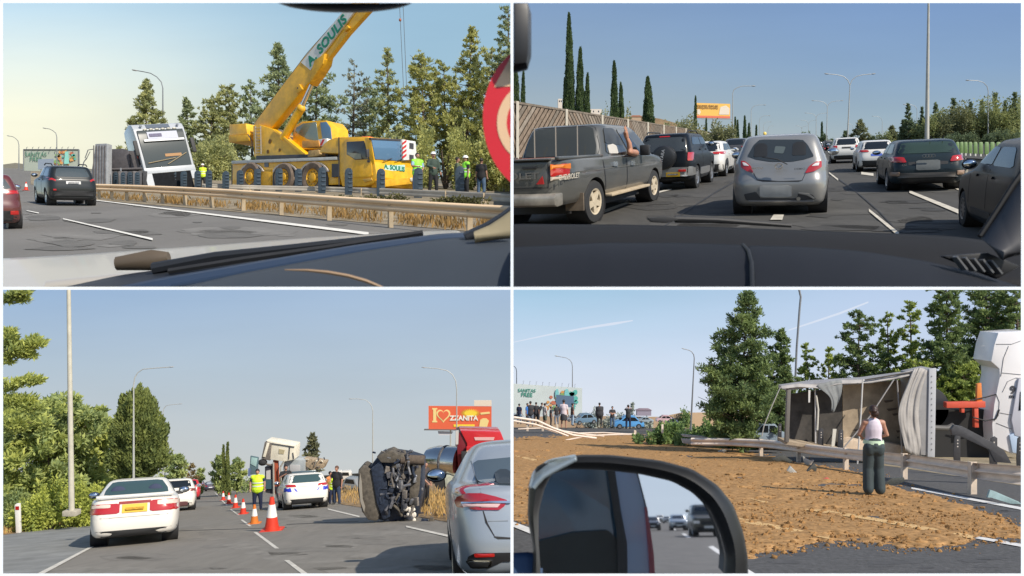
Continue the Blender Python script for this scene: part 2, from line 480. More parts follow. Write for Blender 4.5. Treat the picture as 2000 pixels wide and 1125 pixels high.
# ------------------------------------------------------------------ cars
GLASS = mat('car_glass', (.012, .015, .017), .04, spec=.8)
GLASS_L = mat('car_glass_light', (.10, .13, .15), .06, spec=.8)
RUBBER = mat('rubber', (.022, .022, .022), .85, noise=.3, scale=20)
DARKPL = mat('dark_plastic', (.02, .02, .021), .6, noise=.2, scale=8)
CHROME = mat('chrome', (.75, .75, .75), .18, 1)
RIMM = mat('alloy_rim', (.42, .42, .43), .35, .8)
TAILR = mat('tail_red', (.42, .015, .012), .18, coat=1)
TAILO = mat('tail_orange', (.75, .20, .02), .2, coat=1)
TAILW = mat('tail_clear', (.75, .72, .70), .2, coat=1)
PLATEW = mat('plate_white', (.62, .62, .60), .5)
PLATEY = mat('plate_yellow', (.72, .42, .02), .5)
PLATEP = mat('plate_print', (.03, .03, .03), .6)

def crom(P, dens):
    P = np.array(P, float); out = []
    n = len(P)
    for i in range(n-1):
        p0 = P[max(i-1, 0)]; p1 = P[i]; p2 = P[i+1]; p3 = P[min(i+2, n-1)]
        for k in range(dens):
            t = k/dens
            # monotone-ish: reduced tangents
            m1 = (p2-p0)*.5*.8; m2 = (p3-p1)*.5*.8
            out.append((2*t**3-3*t**2+1)*p1+(t**3-2*t**2+t)*m1+(-2*t**3+3*t**2)*p2+(t**3-t**2)*m2)
    out.append(P[-1]); return np.array(out)

def hull(levels, n=76, dens=3):
    """levels (z, y_rear, y_front, half width, squareness) bottom to top"""
    Lv = crom(levels, dens); V = []; Fc = []
    th = np.linspace(0, 2*np.pi, n, endpoint=False)+np.pi/n
    for z, yr, yf, w, q in Lv:
        e = 2/q; c = np.cos(th); s = np.sin(th)
        x = w*np.sign(c)*np.abs(c)**e; a = (yf-yr)/2; y = (yr+yf)/2+a*np.sign(s)*np.abs(s)**e
        V += [(x[i], y[i], z) for i in range(n)]
    m = len(Lv)
    for j in range(m-1):
        for i in range(n):
            i2 = (i+1) % n; Fc.append((j*n+i, j*n+i2, (j+1)*n+i2, (j+1)*n+i))
    V.append((0, (Lv[0][1]+Lv[0][2])/2, Lv[0][0])); V.append((0, (Lv[-1][1]+Lv[-1][2])/2, Lv[-1][0]+.004))
    for i in range(n):
        i2 = (i+1) % n
        Fc.append((i2, i, len(V)-2)); Fc.append(((m-1)*n+i, (m-1)*n+i2, len(V)-1))
    return V, Fc

def chaikin(P, it=1):
    for _ in range(it):
        Q = []
        for i in range(len(P)):
            a = P[i]; b = P[(i+1) % len(P)]
            Q.append((a[0]*.9+b[0]*.1, a[1]*.9+b[1]*.1)); Q.append((a[0]*.1+b[0]*.9, a[1]*.1+b[1]*.9))
        P = Q
    return P
def densify(P, d):
    Q = []
    for i in range(len(P)):
        a = P[i]; b = P[(i+1) % len(P)]; k = max(1, int(math.hypot(b[0]-a[0], b[1]-a[1])/d))
        for j in range(k): Q.append((a[0]+(b[0]-a[0])*j/k, a[1]+(b[1]-a[1])*j/k))
    return Q
def patch(bvh, dr, poly, off=.008, rnd=1, rings=4, dmax=None, far=20):
    """polygon pressed onto the body from one side. dr: rear (x,z), left/right (y,z), front (x,z), top (x,y)"""
    P = densify(chaikin(poly, rnd) if rnd else poly, .10)
    if dmax is None: dmax = 3.2
    cx = sum(p[0] for p in P)/len(P); cy = sum(p[1] for p in P)/len(P)
    def shoot(a, b):
        o, d = {'rear': (Vector((a, -far, b)), Vector((0, 1, 0))), 'front': (Vector((a, far, b)), Vector((0, -1, 0))),
                'left': (Vector((-far, a, b)), Vector((1, 0, 0))), 'right': (Vector((far, a, b)), Vector((-1, 0, 0))),
                'top': (Vector((a, b, far)), Vector((0, 0, -1)))}[dr]
        h = bvh.ray_cast(o, d)
        if h[0] is None: return None, d
        nn = h[1] if h[1].dot(d) < 0 else -h[1]
        return h[0], nn
    V = []; n = len(P); Fc = []
    c0, n0 = shoot(cx, cy)
    if c0 is None: return None
    V.append(c0+n0*off)
    rg = [(i+1)/rings for i in range(rings)]
    last = []
    for k, f in enumerate(rg+[1.0]):
        o = off if k < rings else -.02
        for i, (a, b) in enumerate(P):
            h, nn = shoot(cx+(a-cx)*f, cy+(b-cy)*f)
            if h is None:
                g = f
                while h is None and g > .1:
                    g -= .04; h, nn = shoot(cx+(a-cx)*g, cy+(b-cy)*g)
                if h is None: h, nn = c0, n0
            V.append(h+nn*o)
    for i in range(n):
        Fc.append((0, 1+i, 1+(i+1) % n))
        for k in range(rings):
            a = 1+k*n; b = 1+(k+1)*n; Fc.append((a+i, b+i, b+(i+1) % n, a+(i+1) % n))
    return V, Fc

def wheel_mb(r, w, spokes=5, side=1):
    """tyre and rim about the x axis; outer face at +x*side"""
    M = Matrix.Rotation(R(90*side), 3, 'Y')
    ty = MB()
    ty.lathe([(r*.62, -w/2), (r*.80, -w/2*1.02), (r*.95, -w/2*.92), (r, -w/2*.6), (r, w/2*.6), (r*.95, w/2*.92), (r*.80, w/2*1.02), (r*.62, w/2), (r*.60, w/2*.7)], 28, M)
    ty.lathe([(r*.62, -w/2), (.001, -w/2)], 28, M)
    ri = MB()
    ri.lathe([(r*.57, w/2*.60), (r*.56, w/2*.3), (.001, w/2*.2)], 28, M)
    hub = MB(); hub.lathe([(.001, w/2*.9), (r*.13, w/2*.88), (r*.15, w/2*.5), (r*.15, 0)], 14, M)
    sp = MB(); sp.lathe([(r*.64, w/2*.95), (r*.61, w/2*1.0), (r*.53, w/2*.88), (r*.52, w/2*.5)], 28, M)
    for k in range(spokes):
        a = 2*math.pi*k/spokes; ca, sa = math.cos(a), math.sin(a)
        def q(rad, off, z): return M @ Vector((rad*ca-off*sa, rad*sa+off*ca, z))
        b = r*.15 if spokes <= 6 else r*.07
        V = [q(r*.10, -b, w/2*.86), q(r*.10, b, w/2*.86), q(r*.58, b*.75, w/2*.90), q(r*.58, -b*.75, w/2*.90),
             q(r*.10, -b, w/2*.5), q(r*.10, b, w/2*.5), q(r*.58, b*.75, w/2*.5), q(r*.58, -b*.75, w/2*.5)]
        sp.add(V, [(0, 1, 2, 3), (4, 7, 6, 5), (0, 4, 5, 1), (1, 5, 6, 2), (2, 6, 7, 3), (3, 7, 4, 0)])
    sp.add(hub.V, hub.F)
    return ty, ri, sp

def add_wheel(t, x, y, z, r, w, side, rimm=None, spokes=5, name='wheel'):
    ty, ri, sp = wheel_mb(r, w, spokes, side)
    for b in (ty, ri, sp): b.V = [v+Vector((x, y, z)) for v in b.V]
    o = ty.build(name, RUBBER, t)
    ri.build('rim', mat('rim_shadow', (.05, .05, .05), .5, .3), o)
    sp.build('rim', rimm or RIMM, o)
    return o

def boolean_arches(me, cuts):
    ob = bpy.data.objects.new('tmpb', me); COL.objects.link(ob); cu = []
    b = MB()
    for x0, x1, y, z, r in cuts: b.cyl((x0, y, z), (x1, y, z), r, n=32)
    c = b.build('tmpc', None, None, smooth=False)
    BAYOF.pop(c.name, None)
    md = ob.modifiers.new('b', 'BOOLEAN'); md.object = c; md.operation = 'DIFFERENCE'; md.solver = 'EXACT'
    bpy.context.view_layer.update()
    nm = bpy.data.meshes.new_from_object(ob.evaluated_get(bpy.context.evaluated_depsgraph_get()))
    bpy.data.objects.remove(ob); bpy.data.objects.remove(c)
    if len(nm.polygons) < 50: return me
    nm.polygons.foreach_set('use_smooth', [True]*len(nm.polygons)); nm.set_sharp_from_angle(angle=R(42))
    return nm

TYPES = {
 'hatch': dict(L=3.9, W=1.69, wb=2.5, ax=.62, rw=.30, lv=[
    (.17, .16, 3.72, .74, 8), (.24, .05, 3.84, .80, 8), (.42, 0, 3.9, .84, 7.5), (.60, .00, 3.9, .845, 7.5), (.75, .06, 3.86, .84, 7),
    (.86, .10, 3.6, .832, 8), (.95, .13, 3.0, .815, 8), (1.02, .17, 2.75, .79, 8), (1.16, .25, 2.45, .735, 8), (1.30, .34, 2.15, .675, 8), (1.38, .42, 1.95, .635, 8), (1.43, .52, 1.8, .58, 7), (1.46, .8, 1.5, .44, 6)]),
 'sedan': dict(L=4.6, W=1.72, wb=2.6, ax=.95, rw=.30, lv=[
    (.20, .14, 4.45, .76, 8), (.27, .04, 4.55, .82, 8), (.45, 0, 4.6, .85, 8), (.68, .02, 4.6, .86, 8), (.82, .05, 4.5, .85, 8),
    (.90, .07, 3.9, .84, 8), (.945, .16, 3.3, .82, 7), (.97, .50, 3.15, .79, 7), (1.08, .70, 2.95, .72, 7), (1.22, .92, 2.7, .64, 6), (1.31, 1.12, 2.5, .57, 6), (1.345, 1.35, 2.3, .48, 5), (1.36, 1.6, 2.1, .35, 5)]),
 'suv': dict(L=4.3, W=1.80, wb=2.6, ax=.85, rw=.34, lv=[
    (.24, .16, 4.10, .80, 8), (.32, .05, 4.22, .86, 8), (.50, 0, 4.3, .895, 8), (.72, .0, 4.3, .90, 8), (.90, .05, 4.25, .895, 8),
    (1.00, .08, 3.9, .88, 8), (1.07, .11, 3.3, .86, 7), (1.12, .15, 3.1, .83, 7), (1.26, .25, 2.85, .785, 8), (1.42, .37, 2.6, .73, 8), (1.51, .48, 2.4, .69, 8), (1.56, .60, 2.2, .635, 7), (1.59, .9, 1.9, .50, 6)]),
 'box': dict(L=4.0, W=1.72, wb=2.4, ax=.80, rw=.35, lv=[
    (.28, .12, 3.9, .78, 9), (.36, .03, 3.97, .83, 9), (.55, 0, 4.0, .85, 9), (.80, .0, 4.0, .86, 9), (.98, .02, 3.95, .85, 9),
    (1.06, .04, 3.3, .84, 9), (1.12, .05, 3.0, .82, 9), (1.28, .10, 2.85, .78, 9), (1.48, .17, 2.65, .73, 9), (1.60, .23, 2.5, .69, 8), (1.66, .32, 2.4, .64, 7), (1.69, .6, 2.1, .5, 6)]),
 'pickup': dict(L=4.9, W=1.72, wb=2.95, ax=1.12, rw=.36, lv=[
    (.42, .10, 4.8, .78, 12), (.50, .03, 4.88, .83, 12), (.65, 0, 4.9, .855, 11), (.82, .0, 4.9, .86, 11), (.95, .01, 4.85, .855, 11),
    (1.03, .015, 4.6, .85, 12), (1.08, .02, 4.2, .845, 12), (1.10, .04, 3.9, .83, 12)]),
}
def car(name, label, cat, kind, body, px, py, ppm, anchor=0.0, ay=0.0, vp=None, yaw=0, stretch=1.0, group=None,
        patches=(), rimm=None, spokes=5, sides=(-1, 1), windows=True, plate=PLATEW, mirrors=True, valance=True, seams=True, M=None, glass=None, arch=True, scale3=(1, 1, 1), mirrorm=None):
    T = TYPES[kind]; L, Wc, wb, ax, rw = T['L'], T['W'], T['wb'], T['ax'], T['rw']
    gl = glass or GLASS
    if M is None:
        P = CUR.G(px, py); n = CUR.n
        vx, vy = vp; Y = (ray(vx, CUR.hor(vx))).normalized()
        Y = (Y-n*Y.dot(n)).normalized(); Y = Matrix.Rotation(R(yaw), 3, n) @ Y
        X = Y.cross(n).normalized(); s = ppm*P.y/FPX
        B = Matrix((X*s, Y*s*stretch, n*s)).transposed().to_4x4()
        M = Matrix.Translation(P) @ B @ Matrix.Translation((-anchor, -ay, 0))
    M = M @ Matrix.Diagonal((*scale3, 1))
    t = thing(name, label, cat, M, group)
    lv = [(z, yr-ax, yf-ax, w, q) for z, yr, yf, w, q in T['lv']]
    V, Fc = hull(lv)
    bvh = BVHTree.FromPolygons([Vector(v) for v in V], Fc)
    me = mesh_data('body', V, Fc)
    wx = Wc/2-.12
    if arch:
        me = boolean_arches(me, [(sx*(Wc/2+.3), sx*(Wc/2-.36), y, rw*1.02, rw*1.13) for sx in (-1, 1) for y in (0, wb)])
    obj('body', me, body, t)
    if arch:
        for sx in (-1, 1):
            for y in (0, wb):
                b = MB(); b.tube([(sx*(Wc/2-.02), y, rw*1.02), (sx*(Wc/2-.34), y, rw*1.02)], rw*1.115, 24, cap=False)
                b.cyl((sx*(Wc/2-.335), y, rw*1.02), (sx*(Wc/2-.345), y, rw*1.02), rw*1.12, n=24); b.build('wheel_arch', DARKPL, t)
    b = MB(); b.box((0, wb/2, .30), (Wc*.72, L*.78, .16)); b.build('underbody', DARKPL, t)
    for sx in (-1, 1):
        for y in (0, wb):
            add_wheel(t, sx*(Wc/2-.115), y, rw, rw, .20, sx, rimm, spokes)
    def put(nm, dr, poly, m, off=.008, rnd=1, rings=4, par=None):
        r = patch(bvh, dr, poly, off, rnd, rings)
        if r: return obj(nm, mesh_data(nm, r[0], r[1], True, 50), m, par or t)
    zb = T['lv'][7][0]; zt = T['lv'][-3][0]
    def yat(z, col):
        Z = [l[0] for l in T['lv']]; return float(np.interp(z, Z, [l[col] for l in T['lv']]))-ax
    if windows:
        z0, z1 = zb+.05, zt-.045
        yr0, yr1, yf0, yf1 = yat(z0, 1), yat(z1, 1), yat(z0, 2), yat(z1, 2)
        pil = .55*(yf0-yr0)
        for s, dr in ((-1, 'left'), (1, 'right')):
            if s not in sides: continue
            m1 = yr0+.42; 
            put('side_window', dr, [(yr0+.30, z0), (yr0+pil-.04, z0), (yr0+pil-.10, z1), (yr1+.38, z1)], gl)
            put('side_window', dr, [(yr0+pil+.04, z0), (yf0-.22, z0+.02), (yf1-.14, z1), (yr0+pil-.02, z1)], gl)
            if seams:
                for yy in (yr0+pil, yf0+.02 if kind != 'pickup' else yf0-.1):
                    put('door_seam', dr, [(yy-.006, zb), (yy+.006, zb), (yy+.006, .36), (yy-.006, .36)], DARKPL, .003, 0, 2)
                put('sill', dr, [(.34+rw, .30), (wb-.34-rw, .30), (wb-.34-rw, .40), (.34+rw, .40)], DARKPL, .012, 0, 2)
                put('door_handle', dr, [(yr0+pil-.32, zb-.13), (yr0+pil-.12, zb-.13), (yr0+pil-.12, zb-.095), (yr0+pil-.32, zb-.095)], body, .03, 0, 2)
                put('door_handle', dr, [(yr0+pil+.60, zb-.13), (yr0+pil+.80, zb-.13), (yr0+pil+.80, zb-.095), (yr0+pil+.60, zb-.095)], body, .03, 0, 2)
        put('windscreen', 'front', [(-.62, z0), (.62, z0), (.52, z1), (-.52, z1)], gl)
    if mirrors:
        for s in (-1, 1):
            b = MB(); yy = yat(zb+.05, 2)-.38
            b.sph((s*(Wc/2+.10), yy, zb+.06), (.12, .07, .08), 12, 8)
            mo = b.build('wing_mirror', mirrorm or body, t)
            b = MB(); b.sph((s*(Wc/2+.10), yy-.045, zb+.06), (.10, .035, .065), 12, 8); b.build('mirror_glass', mat('mirror_glass', (.6, .65, .7), .03, 1), mo)
    if valance:
        put('bumper_valance', 'rear', [(-.70, .22), (.70, .22), (.66, .36), (-.66, .36)], DARKPL, .01)
    if plate:
        pz = .72 if kind != 'sedan' else .70
    for p in patches:
        nm, dr, poly, m = p[:4]; kw = p[4] if len(p) > 4 else {}
        kw = dict(kw); sym = kw.pop('sym', False)
        put(nm, dr, poly, m, **kw)
        if sym: put(nm, dr, [(-a, b_) for a, b_ in poly], m, **kw)
    t['_'] = 0; del t['_']
    return t, bvh, put

def rect(x0, z0, x1, z1): return [(x0, z0), (x1, z0), (x1, z1), (x0, z1)]
def text_on_plate(t, x, y, z, w, h, s, m=None, bold=.6):
    b = MB(); b.box((x, y+.004, z), (w*.78, .004, h*.42)); return b.build('worn_print', m or mat('plate_worn_print', (.22, .22, .22), .6, noise=.7, scale=14), t)
# ------------------------------------------------------------------ people
def remesh(b, vox, smooth=6):
    me = mesh_data('tmp', b.V, b.F, False)
    bm = bmesh.new(); bm.from_mesh(me); bmesh.ops.recalc_face_normals(bm, faces=bm.faces); bm.to_mesh(me); bm.free()
    o = bpy.data.objects.new('tmpr', me); COL.objects.link(o)
    md = o.modifiers.new('r', 'REMESH'); md.mode = 'VOXEL'; md.voxel_size = vox; md.use_smooth_shade = True
    sm = o.modifiers.new('s', 'SMOOTH'); sm.iterations = smooth; sm.factor = .5
    bpy.context.view_layer.update()
    nm = bpy.data.meshes.new_from_object(o.evaluated_get(bpy.context.evaluated_depsgraph_get()))
    bpy.data.objects.remove(o)
    nm.polygons.foreach_set('use_smooth', [True]*len(nm.polygons))
    return nm
def limb(b, pts, rs, sx=1.0, n=12):
    b.tube(pts, rs, n, sx=sx)
    for p, r in zip(pts, rs): b.sph(p, r*.99, 10, 6)
SKIN = mat('skin', (.42, .22, .15), .55, noise=.12, scale=20)
SKIN2 = mat('skin_tan', (.30, .15, .09), .55, noise=.12, scale=20)
HAIR = mat('hair_dark', (.018, .012, .010), .6, noise=.3, scale=60)
HIVIS = mat('hivis_yellow', (.62, .85, .03), .6, noise=.15, scale=12)
HIVISG = mat('hivis_green', (.30, .85, .05), .6, noise=.15, scale=12)
REFLECT = mat('reflective_tape', (.72, .72, .70), .35)
HELM = mat('helmet_white', (.80, .80, .78), .3)
def person(label, px, py, H, yaw=0, top=None, bottom=None, hair=HAIR, helmet=None, vest=None, arms=None, sleeves=.5, shorts=False, skirt=False,
           D=None, group=None, lean=0, stance=.06, fat=1.0, skin=SKIN, vox=.011, bare_top=None, wide=False, headturn=0, step=0.0, shoes=None, cap=None, bag=None):
    """a person of photo height H standing at px,py; unit = body height. faces the viewer at yaw 0"""
    t = stand('person', label, 'person', px, py, D, group, yaw, sc=H)
    F = fat
    arms = arms or {}
    la = arms.get(-1, [(-.135, .0, .655), (-.150, -.02, .50)]); ra = arms.get(1, [(.135, .0, .655), (.150, -.02, .50)])
    J = dict(pel=(0, 0, .52), ch=(0, lean*.5-.0, .72), nk=(0, lean, .825), hd=(0, lean-.012, .915))
    sh = {s: Vector((s*.100*F**.5, lean*.8, .795)) for s in (-1, 1)}
    b = MB()
    # torso
    def torso(b, g=0.0, z0=.50, sh_=True):
        pts = [(0, .0, z0), (0, .0, .56), (0, lean*.3, .64), (0, lean*.6, .72), (0, lean*.8, .785)]
        rs = [.078*F+g, .076*F+g, .066*F+g, .073*F+g, .060+g]
        V0 = len(b.V); bb = MB(); limb(bb, pts, rs, n=14)
        for v in bb.V: v.x *= 1.28
        b.add(bb.V, bb.F)
        if sh_: limb(b, [sh[-1], sh[1]], [.036+g, .036+g])
    torso(b)
    limb(b, [(0, lean*.8, .79), (0, lean-.004, .85)], [.032, .028])
    b.sph((0, lean-.010, .925), (.044, .054, .062), 14, 10)
    b.sph((0, lean-.030, .892), (.030, .030, .026), 12, 8)         # jaw
    b.sph((0, lean-.066, .915), (.008, .012, .012), 8, 6)          # nose
    for s in (-1, 1): b.sph((s*.045, lean-.004, .918), (.006, .012, .016), 8, 6)
    hips = {s: Vector((s*.046*F**.5, 0, .50)) for s in (-1, 1)}
    knee = {s: Vector((s*(.05+stance*.35), -s*step*.5-.01, .275)) for s in (-1, 1)}
    ank = {s: Vector((s*(.04+stance*.6), -s*step+.01, .045)) for s in (-1, 1)}
    for s in (-1, 1):
        limb(b, [hips[s], knee[s], ank[s]], [.056*F, .038, .024])
        limb(b, [ank[s]+Vector((0, .012, -.022)), ank[s]+Vector((s*.012, -.075, -.030))], [.020, .015])
        A = la if s == -1 else ra
        e = Vector(A[0]); w = Vector(A[1])
        limb(b, [sh[s], e, w], [.031*F**.5, .025*F**.5, .017])
        d = (w-e).normalized(); side = d.cross(Vector((0, 1, 0.01))).normalized()
        pal = w+d*.03
        limb(b, [w, pal], [.016, .017])
    me = remesh(b, vox)
    # fingers stay separate: added to the body after the surface is grown
    fb = MB()
    for s in (-1, 1):
        A = la if s == -1 else ra
        e = Vector(A[0]); w = Vector(A[1]); d = (w-e).normalized()
        fr = Vector((0, -1, 0)); side = d.cross(fr)
        side = side.normalized() if side.length > .1 else Vector((1, 0, 0)); nn = side.cross(d).normalized()
        pal = w+d*.036
        for k, (o, ln) in enumerate([(-.0125, .030), (-.0042, .036), (.0042, .034), (.0125, .026)]):
            q = pal+side*o; fb.tube([q, q+d*ln*.55+nn*.004, q+d*ln+nn*.014], [.0052, .0048, .0038], 5)
        q = w+d*.012-side*.014*s; fb.tube([q, q-side*.014*s+d*.012, q-side*.016*s+d*.028], [.0058, .0052, .0042], 5)
    bm = bmesh.new(); bm.from_mesh(me)
    me2 = mesh_data('t2', fb.V, fb.F); bm.from_mesh(me2); bm.to_mesh(me); bm.free()
    me.polygons.foreach_set('use_smooth', [True]*len(me.polygons))
    me.materials.clear(); obj('body', me, skin, t)
    fx = MB()                                                        # eyes and mouth
    for s in (-1, 1): fx.sph((s*.016, lean-.0575, .930), (.007, .005, .0042), 8, 6)
    fx.box((0, lean-.0600, .893), (.020, .006, .004))
    fx.build('face_features', mat('face_dark', (.10, .04, .03), .6), t)
    # clothes
    if top is not None:
        c = MB(); torso(c, .009 if not wide else .007, .50 if not wide else .535, sleeves > 0 or not wide)
        if sleeves > 0:
            for s in (-1, 1):
                A = la if s == -1 else ra
                e = Vector(A[0]); w = Vector(A[1])
                if sleeves <= .5: limb(c, [sh[s], sh[s].lerp(e, sleeves*1.6)], [.043, .036])
                else: limb(c, [sh[s], e, e.lerp(w, (sleeves-.5)*2)], [.043, .036, .027])
        me = remesh(c, vox); me.materials.clear(); obj('shirt', me, top, t)
    if vest is not None:
        c = MB(); torso(c, .020, .51)
        me = remesh(c, vox); me.materials.clear()
        vo = obj('vest', me, vest, t)
        for z in (.60, .68):
            bb = MB(); n = 24; rr = [((.100+.004)*1.28*F**.4, .098)]
            V = []; Fc = []
            for i in range(n):
                a = 2*math.pi*i/n
                for dz in (-.012, .012): V.append((math.cos(a)*.121*F, math.sin(a)*.096*F+lean*.5, z+dz))
            for i in range(n): Fc.append((2*i, 2*((i+1) % n), 2*((i+1) % n)+1, 2*i+1))
            bb.add(V, Fc); bb.build('tape_band', REFLECT, vo)
    if bottom is not None:
        c = MB()
        limb(c, [(0, 0, .515), (0, 0, .545)], [.080*F, .078*F])
        for v in c.V: v.x *= 1.22
        for s in (-1, 1):
            g = .010
            if shorts: limb(c, [hips[s], hips[s].lerp(knee[s], .9)], [.064*F, .056*F])
            elif skirt: pass
            elif wide: limb(c, [hips[s], knee[s], ank[s]+Vector((s*.012, .016, -.005))], [.078*F, .058, .060])
            else: limb(c, [hips[s], knee[s], ank[s]+Vector((0, 0, .0))], [.064*F, .047, .034])
        if skirt: c.lathe([(.09, .54), (.115, .45), (.125, .30), (.0, .30)], 18)
        if wide:
            for s in (-1, 1): limb(c, [(s*.050, .030, .525), (s*.052, .030, .475)], [.066, .060])
        if wide: limb(c, [(-.035, .030, .50), (.035, .030, .50)], [.062, .062]); limb(c, [(0, .004, .53), (0, .004, .57)], [.098, .092])
        me = remesh(c, vox); me.materials.clear(); obj('trousers' if not (shorts or skirt) else ('shorts' if shorts else 'skirt'), me, bottom, t)
    if hair is not None:
        c = MB()
        c.sph((0, lean-.002, .940), (.050, .058, .056), 16, 10); c.V = [v for v in c.V]
        for v in c.V:
            if v.y < lean-.03 and v.z < .955: v.y = lean-.03
            if v.z < .905: v.z = .905
        c.build('hair', hair, t)
    if helmet is not None:
        c = MB()
        c.lathe([(.001, 1.012), (.03, 1.006), (.052, .985), (.060, .955), (.068, .950), (.070, .944), (.056, .944)], 20, Matrix.Identity(3))
        for v in c.V: v.y = v.y*1.15+lean-.01
        c.build('helmet', helmet, t)
    sm = shoes or mat('shoe_dark', (.03, .028, .026), .7)
    for s in (-1, 1):
        c = MB(); a = ank[s]
        c.sph((a.x+s*.008, a.y-.028, .020), (.027, .062, .024), 12, 8); c.build('shoe', sm, t)
    return t
# ------------------------------------------------------------------ helpers that need things
def unproj(t, px, py, v=0.0, ax=1):
    """where the sight line through a photo pixel meets the plane (local axis ax = v) of a thing"""
    Mi = t.matrix_basis.inverted(); o = Mi @ Vector((0, 0, 0)); d = (Mi @ ray(px, py))-o
    k = (v-o[ax])/d[ax]; return o+d*k
def pxy(t, pts, y=0): return [(q.x, q.z) for q in (unproj(t, a, b, y) for a, b in pts)]
def pprism(b, t, pts, y0, y1): return b.prism(pxy(t, pts, y0), y0, y1)
def slab(t, name, pts, y0, y1, m, bevel=0, parent=None):
    b = MB(); pprism(b, t, pts, y0, y1); return b.build(name, m, parent or t, bevel=bevel)
def ptube(t, name, pts, y, r, m, parent=None, n=8):
    b = MB(); b.tube([unproj(t, a, c, y) for a, c in pts], r, n); return b.build(name, m, parent or t)

def rail(name, label, pts, H, posts, m, mp, bh=.42, back=False, group=None, post_w=.07, wave=.12, reflect=None, postdrop=0):
    """crash barrier: pts = (px, py of its foot), H = its height in px at each point; posts = px positions"""
    g = [CUR.G(a, b) for a, b in pts]; hh = [H[i]*g[i].y/FPX for i in range(len(g))]
    t = thing(name, label, 'crash barrier', Matrix.Translation(g[0]), group)
    o = g[0]
    prof = [(0, .0), (.9, .10), (1, .16), (1, .28), (.9, .34), (0, .46), (0, .54), (.9, .66), (1, .72), (1, .84), (.9, .90), (0, 1)]
    V = []; Fc = []; n = len(prof)
    for i, p in enumerate(g):
        d = (g[min(i+1, len(g)-1)]-g[max(i-1, 0)]).normalized(); s = Vector((d.y, -d.x, 0)).normalized()
        if s.y > 0: s = -s
        for back_ in (0, 1):
            for a, b in (prof if not back_ else prof[::-1]):
                V.append(p-o+s*(a*wave*hh[i]-back_*.02*hh[i])+Vector((0, 0, hh[i]*(1-bh+bh*b))))
    for i in range(len(g)-1):
        for k in range(2*n):
            k2 = (k+1) % (2*n); Fc.append((i*2*n+k, i*2*n+k2, (i+1)*2*n+k2, (i+1)*2*n+k))
    Fc.append(tuple(range(2*n))); Fc.append(tuple(range((len(g)-1)*2*n, len(g)*2*n))[::-1])
    b = MB(); b.add(V, Fc); b.build('beam', m, t, ang=50)
    xs = [a for a, _ in pts]
    for q in posts:
        yb = float(np.interp(q, xs, [b_ for _, b_ in pts])) if xs[0] < xs[-1] else float(np.interp(-q, [-a for a in xs], [b_ for _, b_ in pts]))
        h = float(np.interp(q, xs, hh)) if xs[0] < xs[-1] else float(np.interp(-q, [-a for a in xs], hh))
        p = CUR.G(q, yb)-o
        b = MB(); w = post_w*h
        b.box(p+Vector((0, .10*h, h*.5-.02*h)), (w*1.6, w*.25, h*1.06)); b.box(p+Vector((-w*.7, .14*h, h*.5-.02*h)), (w*.25, w*1.4, h*1.05)); b.box(p+Vector((0, .06*h, h*.80)), (w*1.2, .10*h, h*.22))
        b.build('post', mp, t)
        b = MB(); b.sph(p+Vector((w*.2, -.13*h, h*.79)), h*.014, 6, 4); b.build('bolt', mat('bolt', (.2, .18, .16), .5, .7), t)
    return t

def lamp(label, pole, base, arm, m, D=None, w=2.4, head=9, group=None, arm2=None, hx=0, headm=None):
    """street lamp: pole = (x, y of the bend), base = ground y, arm = pixels from bend to the head"""
    px = pole[0]
    t = stand('street_lamp', label, 'street lamp', px+hx, base, D, group)
    b = MB()
    P = [unproj(t, px+hx, base), unproj(t, px, pole[1])]
    n = 8
    b.tube([P[0].lerp(P[1], i/n) for i in range(n+1)], [w*(.62-.30*i/n) for i in range(n+1)], 10)
    b.cyl(P[0], P[0]+Vector((0, 0, w*2.2)), w*.85, n=10)
    b.build('pole', m, t)
    for A in [arm]+([arm2] if arm2 else []):
        pts = [(px, pole[1])]+[(px+a, pole[1]+c) for a, c in A]
        q = [unproj(t, a, c) for a, c in pts]
        b = MB(); b.tube(q, [w*.32]*2+[w*.26]*(len(q)-2), 8); b.build('arm', m, t)
        b = MB(); e = q[-1]; d = (q[-1]-q[-2]).normalized()
        V0 = MB(); V0.sph((0, 0, 0), (head*.55, head*.20, head*.13), 12, 6)
        ang = math.atan2(d.z, d.x); V0.V = [Matrix.Rotation(-ang, 3, 'Y') @ v+e+d*head*.45 for v in V0.V]
        b.add(V0.V, V0.F); b.build('lamp_head', headm or mat('lamp_head', (.35, .35, .34), .5), t)
    return t

def ridge(name, label, pts, D, m, kind='structure', depth=None, base=30, cat=None):
    P = [ray(a, b)*D for a, b in pts]; n = len(P); depth = depth or D*.12
    V = [p for p in P]+[p*(1+depth/D) for p in P]+[p-Vector((0, 0, base*D/FPX)) for p in P]
    Fc = [(i, i+1, n+i+1, n+i) for i in range(n-1)]+[(2*n+i, 2*n+i+1, i+1, i) for i in range(n-1)]
    o = obj(name, mesh_data(name, V, Fc, True, 60), m, None, kind)
    if kind != 'structure': tag(o, label, cat)
    return o

def cone(label, px, py, H, group, D=None, m1=None, m2=None):
    t = stand('traffic_cone', label, 'traffic cone', px, py, D, group, sc=H)
    m1 = m1 or mat('cone_red', (.62, .04, .015), .5, noise=.15, scale=6); m2 = m2 or mat('cone_white', (.78, .76, .70), .45, noise=.1, scale=6)
    r = lambda z: .215*(1-z)+.055*z
    b = MB(); b.box((0, 0, .025), (.58, .58, .05)); b.build('base', m1, t, bevel=.01)
    for z0, z1, m in ((.05, .42, m1), (.42, .78, m2), (.78, .99, m1)):
        b = MB(); b.lathe([(r(z0)+(.004 if m is m2 else 0), z0), (r(z1)+(.004 if m is m2 else 0), z1), (r(z1)*.5, z1+.003)], 20); b.build('sleeve' if m is m2 else 'cone_body', m, t)
    return t

